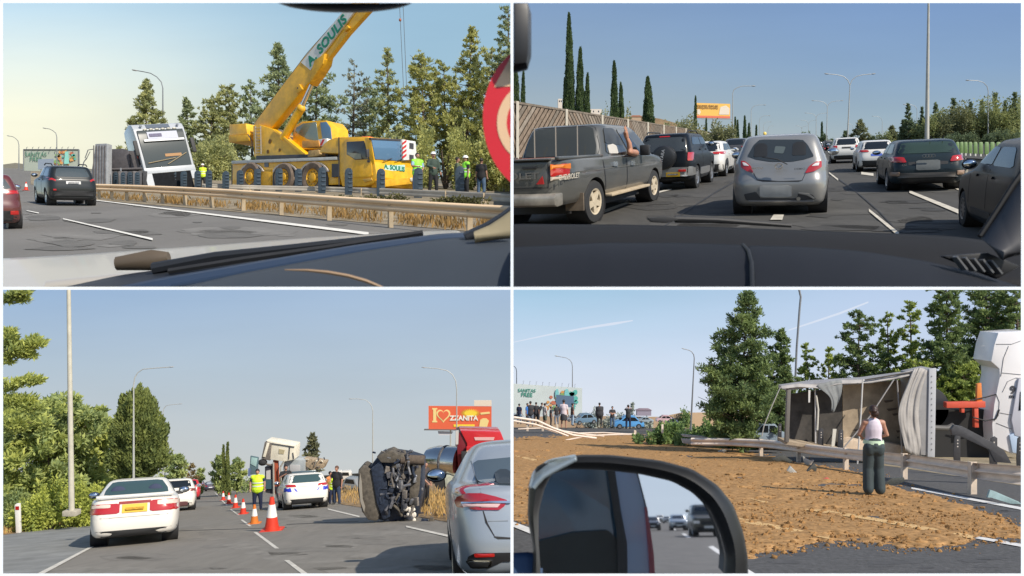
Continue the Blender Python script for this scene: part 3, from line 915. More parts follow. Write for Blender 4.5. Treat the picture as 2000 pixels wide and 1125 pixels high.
# ================================================================== upper left: crane lifting a lorry
CUR = TL
TLs = sky_backdrop(TL, 1900, skymat('sky_crane', [(0, (253, 246, 212)), (.45, (253, 249, 222)), (.62, (252, 252, 228)), (.78, (236, 247, 240)), (1, (196, 226, 244))],
                                    [(0, (178, 200, 208)), (.45, (168, 196, 208)), (.7, (162, 195, 214)), (1, (154, 190, 216))]))
ASPH_TL = mat('asphalt_warm', (.165, .158, .146), .85, noise=.13, scale=.05, world=True, stretch=(1, .35, 1))
road_tl = sheet('road', 6, 997, 520, ASPH_TL)
DRY = mat('dry_verge', (.24, .20, .14), .95, noise=.5, scale=.12, world=True)
MARK = mat('road_paint', (.68, .66, .60), .7, noise=.18, scale=.4, world=True)
gpoly('verge', [(60, 334), (300, 338), (700, 352), (997, 364), (997, 458), (600, 425), (190, 391), (120, 370), (60, 360)], DRY, .12, None, 'structure', n=6)
stripe('lane_marking', (188, 391), (720, 456), .7, 2.6, MARK, .25, road_tl)
stripe('lane_marking', (123, 427), (298, 467), .9, 1.9, MARK, .25, road_tl)
stripe('lane_marking', (52, 411), (76, 416), .6, .8, MARK, .25, road_tl)
ridge('hill', None, [(0, 322), (30, 318), (60, 322), (110, 326), (180, 330), (400, 336), (1000, 352)], 1700, mat('far_hill', (.20, .19, .16), .95, noise=.3, scale=.01, world=True))

stains(road_tl, 20, 900, 372, 500, 46, mat('worn_tl', (.135, .13, .12), .8, noise=.2, scale=.2, world=True), .08, 1, 26)
stains(road_tl, 20, 900, 372, 500, 30, mat('pale_tl', (.185, .178, .165), .9, noise=.2, scale=.2, world=True), .05, 2, 34)
# trees behind the crane
PINE_TL = leafmat('pine_warm', (.35, .38, .19), .35, .03)
PINE_TL2 = leafmat('pine_olive', (.38, .40, .16), .35, .03)
PINE_TL3 = leafmat('pine_cool', (.28, .34, .20), .35, .03)
Gp = 'pines behind the crane'
tl_trees = [  # x, base, H, W, mat, D, shape, nb, leaves, label
 (287, 318, 160, 92, PINE_TL, 1000, 'cone', 44, 6500, 'pine right behind the tilted lorry cab, rising above its roof beside the lamp', 0),
 (366, 335, 142, 66, PINE_TL3, 1050, 'cone', 36, 4200, 'small pointed pine between the lorry cab and the crane', 0),
 (412, 345, 150, 74, PINE_TL, 1000, 'open', 40, 4500, 'pale green pine left of the crane counterweight', 0),
 (447, 350, 178, 84, PINE_TL, 1020, 'open', 40, 5200, 'rounded pine whose crown rises just above the crane counterweight', 0),
 (492, 345, 182, 66, PINE_TL3, 1080, 'open', 36, 4000, 'hazy pine behind the foot of the crane boom', .1),
 (547, 350, 262, 118, PINE_TL3, 980, 'cone', 60, 9500, 'tallest dark pine left of the boom, its top beside the lettering', 0),
 (618, 350, 205, 104, PINE_TL3, 1000, 'round', 48, 6500, 'dark pine right under the raised boom behind the operator cab', 0),
 (690, 350, 228, 76, leafmat('pine_thin', (.24, .25, .18), .3, .03), 1040, 'open', 30, 1300, 'thin half bare pine between the boom and the hoist ropes', .15),
 (757, 352, 255, 92, PINE_TL, 1000, 'cone', 46, 5200, 'slim pine with a pointed top just left of the hoist ropes', .1),
 (722, 352, 180, 84, PINE_TL3, 1100, 'round', 36, 4000, 'low dull green pine above the crane windscreen', 0),
 (828, 355, 248, 104, PINE_TL2, 960, 'open', 52, 8000, 'broad yellow green pine right of the hoist ropes', .05),
 (872, 355, 232, 84, PINE_TL2, 1000, 'open', 44, 6000, 'olive pine between the two tallest yellow green pines', .1),
 (913, 358, 300, 118, PINE_TL2, 940, 'cone', 60, 10500, 'tallest yellow green pine left of the red windscreen sticker', 0),
 (962, 358, 262, 90, PINE_TL, 980, 'open', 48, 7000, 'dark pine half behind the red windscreen sticker', 0),
 (992, 358, 342, 78, PINE_TL3, 900, 'open', 56, 7000, 'tall pine at the right edge above the red windscreen sticker', 0),
]
for i, (x, b_, H, Wd, m, D, sh, nb, lv, lb, gp_) in enumerate(tl_trees):
    tree('pine_tree', lb, x, b_, H, Wd, m, D=D, seed=i+3, group=Gp, nb=int(nb*1.4), leaves=int(lv*1.6), shape=sh, leaf=2.3, t0=.10 if x > 380 else .16, tuft=.082, gap=gp_)
for i, (x, b_, Wd, H, m, D, lb) in enumerate([(420, 360, 110, 110, PINE_TL, 900, 'leafy shrubs under the counterweight of the crane'),
        (545, 360, 120, 90, PINE_TL3, 900, 'dark undergrowth behind the crane deck'),
        (655, 360, 110, 100, PINE_TL3, 900, 'undergrowth behind the crane operator cab'),
        (770, 362, 130, 120, PINE_TL, 860, 'olive undergrowth behind the crane windscreen'),
        (870, 366, 130, 150, PINE_TL2, 820, 'sunlit yellow green shrubs behind the two workers'),
        (955, 370, 120, 150, PINE_TL2, 800, 'sunlit shrubs behind the worker in black at the far right')]):
    bush('shrub', lb, x, b_, Wd, H, m, D=D, seed=40+i, group='undergrowth below the pines', leaves=9000, leaf=3.0, nb=10)
for i, (x, w_) in enumerate([(745, 90), (850, 130), (945, 110)]):
    pass

# lamps
LGREY = mat('lamp_steel', (.20, .21, .22), .5, .4)
GL = 'street lamps beyond the wreck'
lamp('tall street lamp rising behind the tilted lorry cab', (318, 172), 322, [(-3, -12), (-12, -22), (-24, -29), (-38, -32), (-50, -34)], LGREY, D=1100, w=3.2, head=11, group=GL)
lamp('street lamp rising behind the roadside billboard', (111, 268), 352, [(-2, -8), (-8, -13), (-14, -16), (-20, -17)], LGREY, D=1200, w=2.2, head=8, group=GL)
lamp('farthest street lamp near the left edge', (37, 283), 352, [(-2, -8), (-7, -13), (-12, -16), (-17, -17)], LGREY, D=1300, w=2.0, head=7, group=GL)

# billboard
def billboard(label, x0, y0, x1, y1, base, D, face, frame, legs=(.2, .8), y1r=None, y0r=None):
    t = stand('billboard', label, 'billboard', (x0+x1)/2, base, D)
    q = [(x0, y0), (x1, y0 if y0r is None else y0r), (x1, y1 if y1r is None else y1r), (x0, y1)]
    slab(t, 'panel', q, 0, 4, face)
    b = MB()
    for f in legs:
        x = x0+(x1-x0)*f; p = unproj(t, x, y1, 3); b.box((p.x, 3, p.z/2-2), (3, 3, p.z+6))
    b.build('leg', frame, t)
    for a, c in ((0, 1), (1, 2), (2, 3), (3, 0)):
        ptube(t, 'frame_bar', [q[a], q[c]], -1, .9, frame)
    return t
t = billboard('pale roadside billboard with coloured fruit and bottles behind the dark estate car', 46, 292, 154, 352, 356, 1250, mat('bb_pale', (.36, .40, .34), .8, noise=.1, scale=.02), LGREY)
lettering('SANITAS', 11, mat('bb_green', (.10, .25, .17), .7), t, face_cam(*unproj(t, 70, 302, -1.5)), extrude=.05)
lettering('FREE', 12, mat('bb_green', (.1, .25, .17), .7), t, face_cam(*unproj(t, 70, 311, -1.5)), extrude=.05)
BBC = [mat('bb_red', (.50, .16, .09), .8), mat('bb_orange', (.6, .30, .10), .8), mat('bb_teal', (.10, .42, .36), .8), mat('bb_leaf', (.20, .34, .12), .8)]
def bb_splash(t, x0, y0, x1, y1, y, n, seed, teal=.6):
    rnd = random.Random(seed); bs = [MB() for _ in BBC]
    for i in range(n):
        x = rnd.uniform(x0, x1); z = rnd.uniform(y0, y1); f = (x-x0)/(x1-x0)
        k = 2 if rnd.random() < (f-.3)*teal*2 else rnd.choice([0, 1, 3])
        p = unproj(t, x, z, y-.4*k); r = (x1-x0)*rnd.uniform(.05, .11); m = 7
        V = [(p.x+r*math.cos(6.28*j/m+i)*rnd.uniform(.6, 1.2), p.y, p.z+r*math.sin(6.28*j/m+i)*rnd.uniform(.5, 1.1)) for j in range(m)]
        b_ = MB(); b_.add(V, [tuple(range(m))]); b_.build('print', BBC[k], t, smooth=False)
bb_splash(t, 102, 296, 148, 322, -1.5, 26, 5)
slab(t, 'bottle_print', [(127, 296), (133, 296), (135, 320), (125, 320)], -4, -3.6, mat('bb_teal2', (.25, .58, .50), .7))
for k in range(9):
    x = 52+k*11.5; ptube(t, 'floodlight', [(x, 292), (x, 288), (x+2, 287)], -6, .5, LGREY)
t = stand('road_sign', 'blank blue grey road sign in front of the pale billboard', 'sign', 89, 352, 1150)
slab(t, 'panel', [(74, 311), (104, 310), (104, 330), (74, 331)], 0, 1.5, mat('sign_back', (.24, .29, .36), .6)); ptube(t, 'leg', [(80, 330), (80, 352)], 1, .8, LGREY); ptube(t, 'leg', [(98, 330), (98, 352)], 1, .8, LGREY)

# earth heap, cone
SOIL = mat('spilt_soil', (.33, .175, .06), .95, noise=.45, scale=.25, world=True, bump=.6)
o = ridge('soil_heap', 'heap of orange soil spilt on the road ahead of the dark estate car', [(28, 352), (34, 346), (45, 343), (55, 345), (63, 349), (70, 356)], 760, SOIL, kind='stuff', depth=20, base=14, cat='soil heap')
cone('orange cone beside the soil heap at the left edge', 51, 372, 17, 'cones by the soil heap', m1=mat('cone_red', (.62, .04, .015), .5, noise=.15, scale=6))
for i, (x, y, c) in enumerate([(28, 352, (.25, .10, .08)), (66, 350, (.35, .36, .36)), (86, 352, (.40, .42, .44))]):
    t_ = stand('parked_car', ['dull red car far off at the left edge', 'grey car far off left of the billboard foot', 'pale grey car far off under the billboard'][i], 'car', x, y, 900, 'far cars beyond the soil heap')
    b = MB(); b.prism([(-11, 2), (11, 2), (11, 7), (7, 8), (4, 12), (-6, 12), (-10, 8)], 0, 12); b.build('body', mat('farcar%d' % i, c, .4), t_, bevel=.6)
    b = MB(); b.prism([(-8.5, 8), (5.5, 8), (3.4, 11.3), (-5.4, 11.3)], -.2, 12.2); b.build('window', GLASS, t_)
    for s in (-6.5, 6.5):
        b = MB(); b.cyl((s, -.4, 2.4), (s, 2, 2.4), 2.4, n=12); b.build('wheel', RUBBER, t_)

# ---- overturned tipper lorry
GREYM = mat('tipper_grey', (.19, .20, .22), .6, 0, noise=.35, scale=.1)
DKM = mat('tipper_shadow', (.07, .065, .07), .7, noise=.3, scale=.1)
REDM = mat('chassis_red', (.38, .04, .02), .5)
t = stand('tipper_trailer', 'grey tipper trailer lying on its side behind the dark estate car', 'trailer', 245, 364, None)
slab(t, 'headboard', [(186, 281), (208, 280), (210, 283), (209, 362), (176, 358), (178, 340), (184, 300)], -14, -2, GREYM, 1)
for k in range(5): slab(t, 'headboard_rib', [(182+k*5.4, 284), (183.4+k*5.4, 284), (182.6+k*5.4, 360), (181.2+k*5.4, 360)], -15.6, -14, mat('tipper_mid', (.11, .10, .10), .7, noise=.3, scale=.1))
slab(t, 'headboard_edge', [(208, 281), (212, 281), (211, 362), (207, 362)], -15, -2, mat('tipper_pale', (.36, .37, .38), .5, noise=.15, scale=.1))
slab(t, 'underside', [(210, 291), (240, 290), (252, 296), (254, 330), (210, 334)], 24, 50, DKM, 2)
slab(t, 'underside', [(252, 294), (283, 297), (284, 330), (253, 332)], 28, 48, mat('tipper_mid', (.11, .10, .10), .7, noise=.3, scale=.1), 1)
ptube(t, 'axle', [(210, 331), (284, 329)], 20, 2.2, mat('axle', (.12, .11, .11), .6))
ptube(t, 'crossbar', [(236, 328), (236, 334)], -6, 1.6, GREYM)
slab(t, 'chassis_rail', [(266, 288), (276, 287), (276, 310), (268, 309)], 24, 34, REDM)
ptube(t, 'hook', [(170, 308), (164, 316), (160, 330)], -2, 1.0, LGREY); ptube(t, 'tarp_bar', [(184, 291), (172, 293), (166, 309)], -2, .9, LGREY); ptube(t, 'tarp_bar', [(176, 296), (168, 312)], -1, .7, LGREY)
rnd = random.Random(4)
for k in range(8):
    x = 212+k*9.5; slab(t, 'tread_plate', [(x, 334), (x+7, 334), (x+7, 362), (x, 362)], 14-rnd.random()*3, 22, mat('tread%d' % (k % 3), [(.10, .10, .11), (.06, .06, .065), (.16, .15, .15)][k % 3], .7, noise=.3, scale=.2), .5)
# cab
CABW = mat('cab_white', (.40, .42, .44), .35, coat=.6, noise=.05, scale=.05)
t = stand('lorry_cab', 'white lorry cab tilted to its left with a dark windscreen', 'lorry cab', 331, 366, None)
_P = t.matrix_basis.translation.copy(); _s = _P.y/FPX*1.0
t.matrix_basis = Matrix.Translation(_P) @ Matrix.Rotation(R(-14), 4, 'Y') @ Matrix.Rotation(R(40), 4, 'Z') @ Matrix.Diagonal((_s*1.05, _s, _s*1.14, 1)) @ Matrix.Translation((-37, 0, 14))
prof = [(0, 0), (0, 40), (2, 72), (5, 92), (12, 101), (30, 106), (66, 104), (70, 96), (70, 0)]   # y (away), z
b = MB(); b.prism(prof, 0, 92, 'x'); b.build('cab_shell', CABW, t, bevel=3)
b = MB(); b.prism([(-1.5, 22), (-1.5, 80), (1.0, 88), (4, 88), (4, 22)], 5, 87, 'x'); b.build('windscreen', mat('screen_cab', (.05, .06, .058), .10, spec=.5), t)
b = MB(); b.prism([(-4.2, 71), (-2.4, 84), (-1.4, 84), (-3.2, 71)], 20, 74, 'x'); b.build('sun_visor', mat('visor_pale', (.34, .36, .44), .5), t)
b = MB(); b.prism([(-5.0, 67), (-4.6, 70.5), (-2, 70.5), (-2, 67)], 12, 84, 'x'); b.build('visor_strip', CABW, t)
b = MB(); b.box((34, -4.4, 77.5), (22, .3, 5.5)); b.build('print_smudge', mat('visor_ink', (.12, .11, .18), .6, noise=.6, scale=.6), t)
b = MB(); b.prism([(3.8, 92), (10.0, 100), (12, 100), (6, 92)], 24, 66, 'x'); b.build('roof_spoiler', mat('slate', (.10, .12, .15), .5), t)
for k in range(6):
    b = MB(); b.sph((20+k*10.5, 2.0, 89.5), (4.2, 2.2, 1.8), 10, 6); b.build('roof_lamp', mat('lamp_glass', (.5, .48, .40), .2), t)
for s in (14, 80):
    b = MB(); b.box((s, 3, 96), (4, 3, 3)); b.build('marker_lamp', mat('slate', (.10, .12, .15), .5), t)
b = MB(); b.prism([(-2, 12), (-2, 22), (0, 22), (0, 12)], 0, 92, 'x'); b.build('bumper', CABW, t, bevel=1)
b = MB(); b.prism([(-1, -22), (-1, 12), (12, 12), (12, -22)], 12, 82, 'x'); b.build('grille', mat('grille_dark', (.012, .013, .015), .9, noise=.3, scale=.2, spec=.1), t)
b = MB(); b.prism([(-1.5, -18), (-1.5, 13), (9, 13), (9, -18)], 0, 12, 'x'); b.build('bumper_end', CABW, t)
b = MB(); b.prism([(-1.5, -2), (-1.5, 13), (9, 13), (9, -2)], 82, 92, 'x'); b.build('bumper_end', CABW, t)
for a, c in (((10, 30), (60, 36)), ((44, 26), (82, 44))):
    b = MB(); b.tube([(a[0], -3.5, a[1]), (c[0], -3.5, c[1])], .7, 5); b.build('wiper', mat('wiper_tan', (.30, .24, .14), .6), t)
b = MB(); b.box((58, -2, 42), (30, .8, 5)); b.build('dashboard_glow', mat('dash_orange', (.30, .14, .03), .5), t)
for s in (-5, 97):
    b = MB(); b.box((s, -6, 56), (7, 5, 26)); b.build('wing_mirror', DARKPL, t, bevel=1.5)
b = MB(); b.prism([(10, 32), (26, 32), (26, 62), (12, 62)], -.8, .5, 'x'); b.build('side_window', GLASS, t)
b = MB(); b.prism([(8, 26), (9, 26), (9, 70), (8, 70)], -.6, .5, 'x'); b.build('door_seam', DARKPL, t)

# ---- mobile crane
YEL = mat('crane_yellow', (.78, .42, .012), .38, noise=.20, scale=.06, coat=.3)
YELD = mat('crane_yellow_worn', (.66, .36, .02), .5, noise=.25, scale=.08)
WHT = mat('crane_white', (.70, .70, .66), .45, noise=.1, scale=.1)
GRN = mat('letter_green', (.01, .22, .13), .5)
GREYD = mat('crane_dark', (.05, .05, .055), .6, noise=.3, scale=.1)
BLUG = mat('windscreen_blue', (.10, .19, .30), .08, spec=.8)
t = stand('mobile_crane', 'yellow mobile crane with its boom raised and its cab facing right', 'crane', 733, 378, None, yaw=-35)
FW = 126
slab(t, 'deck', [(452, 314), (657, 306), (657, 312), (452, 320)], -4, FW, mat('deck_pale', (.45, .46, .44), .5, noise=.15, scale=.1), .6)
slab(t, 'side_panel', [(454, 320), (663, 313), (663, 345), (454, 358)], 0, 8, YEL, .8)
for q in ([(454, 355), (470, 354), (470, 372), (454, 371)], [(505, 350), (535, 349), (535, 366), (505, 367)], [(572, 346), (592, 345), (592, 366), (572, 367)], [(642, 342), (663, 341), (663, 360), (642, 361)]):
    slab(t, 'skirt', q, .5, 7, YEL, .4)
slab(t, 'chassis', [(452, 322), (700, 318), (700, 362), (452, 362)], 10, FW-4, GREYD)
slab(t, 'locker', [(507, 332), (530, 331), (530, 362), (507, 363)], -1.2, 2, YELD, .5)
slab(t, 'locker_door', [(516, 316), (524, 316), (524, 326), (516, 326)], -1.4, 1, mat('locker_grey', (.14, .16, .18), .5))
for cx, r in ((491, 17.5), (556, 18.5), (613, 21.5)):
    cy = 345+(cx-491)*.02
    # dark wheel house, pale mudguard, wheel
    arc = [(cx+r*1.28*math.cos(a), cy-2-r*1.28*math.sin(a)) for a in [math.pi*i/10 for i in range(11)]]
    slab(t, 'wheel_house', arc+[(cx-r*1.28, cy+20), (cx+r*1.28, cy+20)], -.8, 1, GREYD)
    arc2 = [(cx+r*1.40*math.cos(a), cy-2-r*1.40*math.sin(a)) for a in [math.pi*(.12+.76*i/10) for i in range(11)]]
    arc1 = [(cx+r*1.26*math.cos(a), cy-2-r*1.26*math.sin(a)) for a in [math.pi*(.12+.76*i/10) for i in range(11)]][::-1]
    slab(t, 'mudguard', arc2+arc1, -5, 2, mat('mudguard_pale', (.42, .38, .34), .6, noise=.3, scale=.1))
    c0 = unproj(t, cx, cy, -3); c1 = unproj(t, cx+r, cy, -3); rr = (c1-c0).length
    b = MB(); Mx = Matrix.Rotation(R(90), 3, 'X')
    b.lathe([(rr*.55, 3), (rr*.62, 5), (rr*.9, 5.5), (rr, 3), (rr, -8), (rr*.9, -10), (.1, -10)], 28, Mx)
    b.V = [v+c0 for v in b.V]; o = b.build('wheel', mat('tyre_dusty', (.16, .12, .09), .9, noise=.35, scale=.1), t)
    b = MB(); b.lathe([(rr*.56, 4.4), (rr*.50, 1.5), (rr*.30, 2), (rr*.28, 5.5), (rr*.12, 6.5), (.05, 6.5)], 24, Mx); b.V = [v+c0 for v in b.V]; b.build('rim', YELD, o)
    b = MB()
    for k in range(10): b.sph(c0+Vector((rr*.40*math.cos(k*.628), -3.0, rr*.40*math.sin(k*.628))), rr*.035, 6, 4)
    b.build('wheel_nut', GREYD, o, kind='stuff')
slab(t, 'warning_plate', [(591, 347), (606, 347), (607, 362), (592, 362)], -2.2, -1.2, WHT)
for k in range(3):
    x = 592+k*5; slab(t, 'warning_stripe', [(x, 362), (x+3, 362), (x+5.5, 348), (x+2.5, 348)], -2.8, -2.3, mat('stripe_red', (.55, .03, .03), .5))
# driver cab
slab(t, 'driver_cab', [(624, 298), (626, 290), (632, 281), (642, 273), (656, 268), (690, 267), (719, 267), (724, 280), (730, 305), (736, 345), (729, 358), (712, 364), (668, 364), (662, 340), (662, 300)], -3, FW*.96, YEL, 2.2)
slab(t, 'door', [(673, 272), (716, 271), (724, 300), (727, 342), (722, 347), (670, 346)], -4.6, -3.2, YEL, .8)
slab(t, 'door_seam', [(661, 268), (662.5, 268), (662.5, 362), (661, 362)], -4.2, -3.3, GREYD)
slab(t, 'side_window', [(677, 277), (711, 275), (719, 311), (693, 312), (683, 305), (677, 302)], -5.4, -4.4, mat('cab_glass', (.035, .03, .025), .08, spec=.8), .3)
slab(t, 'window_shade', [(678, 298), (704, 300), (706, 310), (694, 311), (684, 305)], -6.0, -5.5, mat('shade', (.30, .30, .22), .6))
slab(t, 'grab_handle', [(714, 280), (716, 280), (721, 312), (719, 312)], -6.5, -5, GREYD)
slab(t, 'door_handle', [(717, 313), (722, 313), (722, 317), (717, 317)], -6.5, -5, GREYD)
slab(t, 'beacon', [(706, 266), (720, 266), (721, 272), (708, 271)], 2, 20, mat('beacon_orange', (.8, .12, .02), .3), 1)
slab(t, 'step_box', [(648, 320), (661, 320), (661, 345), (648, 346)], -5, 0, GREYD)
slab(t, 'headlamp', [(708, 350), (725, 347), (727, 352), (712, 356)], -5.5, -3.6, mat('amber', (.6, .35, .06), .3), .6)
# front face (the plane x = 0 of the crane)
def fpoly(name, pts, x0, x1, m, bevel=0, shift=0):
    q = [unproj(t, a, c, x1, 0) for a, c in pts]
    b = MB(); b.prism([(v.y, v.z) for v in q], x0, x1, 'x'); return b.build(name, m, t, bevel=bevel)
fpoly('front_panel', [(724, 268), (792, 272), (815, 330), (815, 352), (738, 366), (730, 310)], -16, 1, YEL, 1.5)
fpoly('windscreen', [(726, 273), (789, 276), (792, 315), (733, 311)], -2, 2.5, BLUG, .6)
fpoly('screen_frame', [(724, 269), (790, 272), (790, 276), (725, 272.5)], -2, 3.4, GREYD)
fpoly('grille', [(758, 340), (812, 336), (812, 350), (760, 356)], -2, 2.4, GREYD)
fpoly('name_plate', [(751, 323), (791, 322), (791, 333), (751, 334)], 1, 3.6, mat('plate_aqua', (.45, .66, .62), .5))
q = unproj(t, 771, 328, 4.2, 0)
lettering('A. SOULIS', 13.5, GRN, t, Matrix.Translation(q) @ Matrix.Rotation(R(90), 4, 'Z') @ Matrix.Rotation(R(90), 4, 'X'), extrude=.06, bold=1.2)
fpoly('bumper', [(736, 352), (815, 346), (815, 358), (740, 366)], 0, 7, YELD, 1)
for k, x in enumerate((742, 804)):
    q = unproj(t, x, 351, 8, 0); b = MB(); b.sph(q, (2, 5, 4.5), 10, 6); b.build('headlamp', mat('lamp_glass', (.5, .48, .40), .2), t)
for x in (748, 772):
    q0 = unproj(t, x, 315, 4.5, 0); q1 = unproj(t, x+18, 309, 4.5, 0); b = MB(); b.tube([q0, q1], .7, 5); b.build('wiper', GREYD, t)
fpoly('wing_mirror', [(716, 292), (721, 291), (722, 306), (717, 307)], 10, 14, GREYD, .6)
# stowed hook block head, white with red hatching, beyond the cab
fpoly('boom_rest', [(786, 272), (812, 276), (815, 312), (788, 313)], -12, 8, WHT, 1.5)
for k in range(4):
    y = 274+k*9; fpoly('hatch_stripe', [(786, y+5), (786, y+9), (794, y+3), (794, y-1)], 8.2, 9.2, mat('stripe_red', (.55, .03, .03), .5))
fpoly('rest_window', [(800, 279), (808, 280), (808, 291), (800, 290)], 8.2, 9, GREYD)
fpoly('rest_window', [(800, 302), (808, 303), (808, 312), (800, 311)], 8.2, 9, GREYD)
# superstructure
yb = 42
slab(t, 'turntable', [(500, 304), (640, 300), (640, 308), (500, 313)], 20, 105, GREYD, 1)
slab(t, 'slew_frame', [(494, 246), (505, 243), (533, 252), (545, 262), (590, 300), (592, 304), (496, 306)], yb-8, yb+40, YEL, 1.2)
for cx, cy, r in ((527, 276, 4.2), (523, 296, 3.6), (546, 293, 3.0)):
    q = unproj(t, cx, cy, yb-9); b = MB(); b.cyl(q, q+Vector((0, .8, 0)), r*1.25, n=20); b.build('lightening_hole', mat('hole_brown', (.16, .08, .015), .7), t)
slab(t, 'tie_plate', [(534, 252), (541, 256), (596, 300), (588, 303)], yb-11, yb-8.5, mat('crane_yellow_light', (.85, .48, .02), .4), .4)
slab(t, 'counterweight', [(448, 243), (480, 241), (483, 262), (448, 265)], yb-6, yb+62, YEL, 1)
slab(t, 'counterweight', [(446, 265), (486, 262), (486, 275), (447, 278)], yb-8, yb+64, YELD, 1)
ptube(t, 'hose', [(484, 262), (492, 275), (494, 300)], yb-10, 1.1, GREYD)
b = MB()
for x in (499, 509):
    b.tube([unproj(t, x, 246, yb-12), unproj(t, x+1, 301, yb-12)], 1.1, 5)
for k in range(9):
    b.tube([unproj(t, 499, 250+k*6, yb-12), unproj(t, 510, 250+k*6, yb-12)], .7, 5)
b.build('ladder', mat('ladder_grey', (.33, .30, .26), .6), t)
slab(t, 'oil_box', [(590, 275), (622, 274), (624, 286), (590, 288)], 6, 22, mat('box_orange', (.60, .27, .04), .5, noise=.2, scale=.1), .6)
slab(t, 'hazard_sleeve', [(622, 272), (638, 270), (640, 283), (624, 286)], 8, 20, WHT, .5)
slab(t, 'hazard_stripe', [(624, 284), (628, 284), (634, 272), (630, 272)], 7.2, 8, mat('stripe_red', (.55, .03, .03), .5))
slab(t, 'slew_motor', [(602, 294), (622, 292), (625, 304), (600, 306)], 4, 26, mat('motor', (.40, .26, .10), .7, noise=.4, scale=.2), 2)
# operator cab
slab(t, 'operator_cab', [(572, 262), (575, 246), (590, 237), (636, 235), (646, 247), (650, 290), (572, 292)], 58, 108, YEL, 1.5)
slab(t, 'operator_window', [(576, 257), (579, 249), (592, 241), (617, 238), (622, 276), (600, 272), (576, 258)], 56.4, 57.8, mat('opglass', (.16, .20, .17), .08, spec=.8), .3)
slab(t, 'operator_window', [(625, 239), (637, 238), (645, 250), (648, 276), (630, 276)], 56.2, 57.8, BLUG, .3)
# boom
by0, by1 = yb, yb+20
def bseg(name, pts, y0, y1, m, bev=1.5): return slab(t, name, pts, y0, y1, m, bev)
bseg('boom', [(494, 243), (519, 210), (556, 160), (590, 116), (606, 100), (637, 116), (627, 134), (602, 162), (566, 206), (529, 251), (514, 249)], by0, by1, YEL, 3)
bseg('boom_section', [(584, 122), (640, 56), (690, 0), (736, 0), (719, 22), (679, 66), (634, 124), (602, 164)], by0+4, by1-4, YEL, 3)
bseg('boom_collar', [(604, 148), (614, 118), (634, 104), (630, 124), (616, 146), (602, 165)], by0-3, by1+3, YELD, 1.2)
bseg('boom_lug', [(575, 172), (584, 164), (590, 174), (580, 184)], by0-5, by0, YELD, .5)
bseg('boom_lug', [(670, 56), (678, 49), (681, 54), (673, 61)], by0-2, by0+4, YELD, .5)
q = unproj(t, 581, 172, by0-5.5); b = MB(); b.cyl(q, q+Vector((0, 1, 0)), 2.0, n=12); b.build('pin', GREYD, t)
slab(t, 'name_strip', [(588, 122), (674, 17), (696, 17), (606, 137)], by0-.9, by0+3.4, WHT)
a0 = unproj(t, 597, 131, by0-1.6); a1 = unproj(t, 683, 24, by0-1.6); mid = unproj(t, 638, 80, by0-1.6)
ang = math.degrees(math.atan2(a1.z-a0.z, a1.x-a0.x))
Ltxt = (a1-a0).length
lettering('A. SOULIS', Ltxt/5.4, GRN, t, face_cam(mid.x, mid.y, mid.z, ang), extrude=.06, bold=1.5, spacing=1.05)
ptube(t, 'hoist_rope', [(497, 240), (600, 103), (688, 5)], by0+2, .5, GREYD)
# luffing cylinder
q0 = unproj(t, 553, 271, by0-4); q1 = unproj(t, 588, 212, by0-4); q2 = unproj(t, 609, 166, by0-4)
b = MB(); b.tube([q0, q1], 9, 16); b.build('cylinder', YEL, t)
b = MB(); b.tube([q1, q2], 5.0, 12); b.build('cylinder_rod', CHROME, t)
b = MB(); b.sph(q1, (10, 10, 10), 12, 8); b.build('cylinder_head', YELD, t)
# hoist ropes with the overhaul ball
t = stand('hoist_line', 'two thin steel hoist ropes with a small red weight hanging from the sky', 'hoist ropes', 787, 180, 420)
for x0, x1 in ((780, 789), (787, 795)):
    ptube(t, 'rope', [(x0, 0), (x1, 190)], 0, .55, mat('rope', (.08, .09, .10), .6), n=5)
q = unproj(t, 781.5, 39, -1); b = MB(); b.sph(q, (2.6, 2.6, 3.2), 12, 8); b.build('weight', mat('weight_red', (.35, .10, .05), .5), t)

# people
OLV = mat('jacket_green', (.04, .065, .05), .8, noise=.2, scale=8); BLK = mat('cloth_black', (.014, .014, .017), .85, noise=.2, scale=8)
JEAN = mat('jeans_blue', (.07, .12, .20), .8, noise=.2, scale=8); NAVY = mat('cloth_navy', (.012, .018, .05), .8, noise=.2, scale=8)
person('worker in a bright green vest bending his arm beside the crane front', 815, 384, 86, yaw=30, top=mat('shirt_sky', (.25, .40, .50), .8), bottom=JEAN, vest=HIVISG, arms={-1: [(-.15, -.06, .68), (-.06, -.16, .66)], 1: [(.14, -.02, .66), (.06, -.14, .58)]})
person('worker in a dark green jacket and white helmet beside the shrubs', 846, 381, 84, yaw=20, top=OLV, bottom=BLK, helmet=HELM, sleeves=.9, arms={-1: [(-.14, -.03, .67), (-.02, -.12, .62)], 1: [(.14, .0, .66), (.16, -.05, .53)]}, step=.04)
person('worker in a bright green vest and white helmet seen from his left side', 910, 386, 82, yaw=-60, top=BLK, bottom=BLK, vest=HIVISG, helmet=HELM)
person('man in a black t shirt and jeans standing furthest right by the shrubs', 940, 386, 78, yaw=160, top=BLK, bottom=JEAN, fat=1.1)
person('dark haired man half hidden just left of the white helmeted worker', 893, 384, 78, yaw=100, top=mat('shirt_moss', (.10, .13, .07), .8), bottom=BLK)
person('far worker with a yellow vest standing just right of the lorry cab', 396, 368, 48, yaw=0, top=HIVIS, vest=HIVIS, bottom=BLK, helmet=HELM)

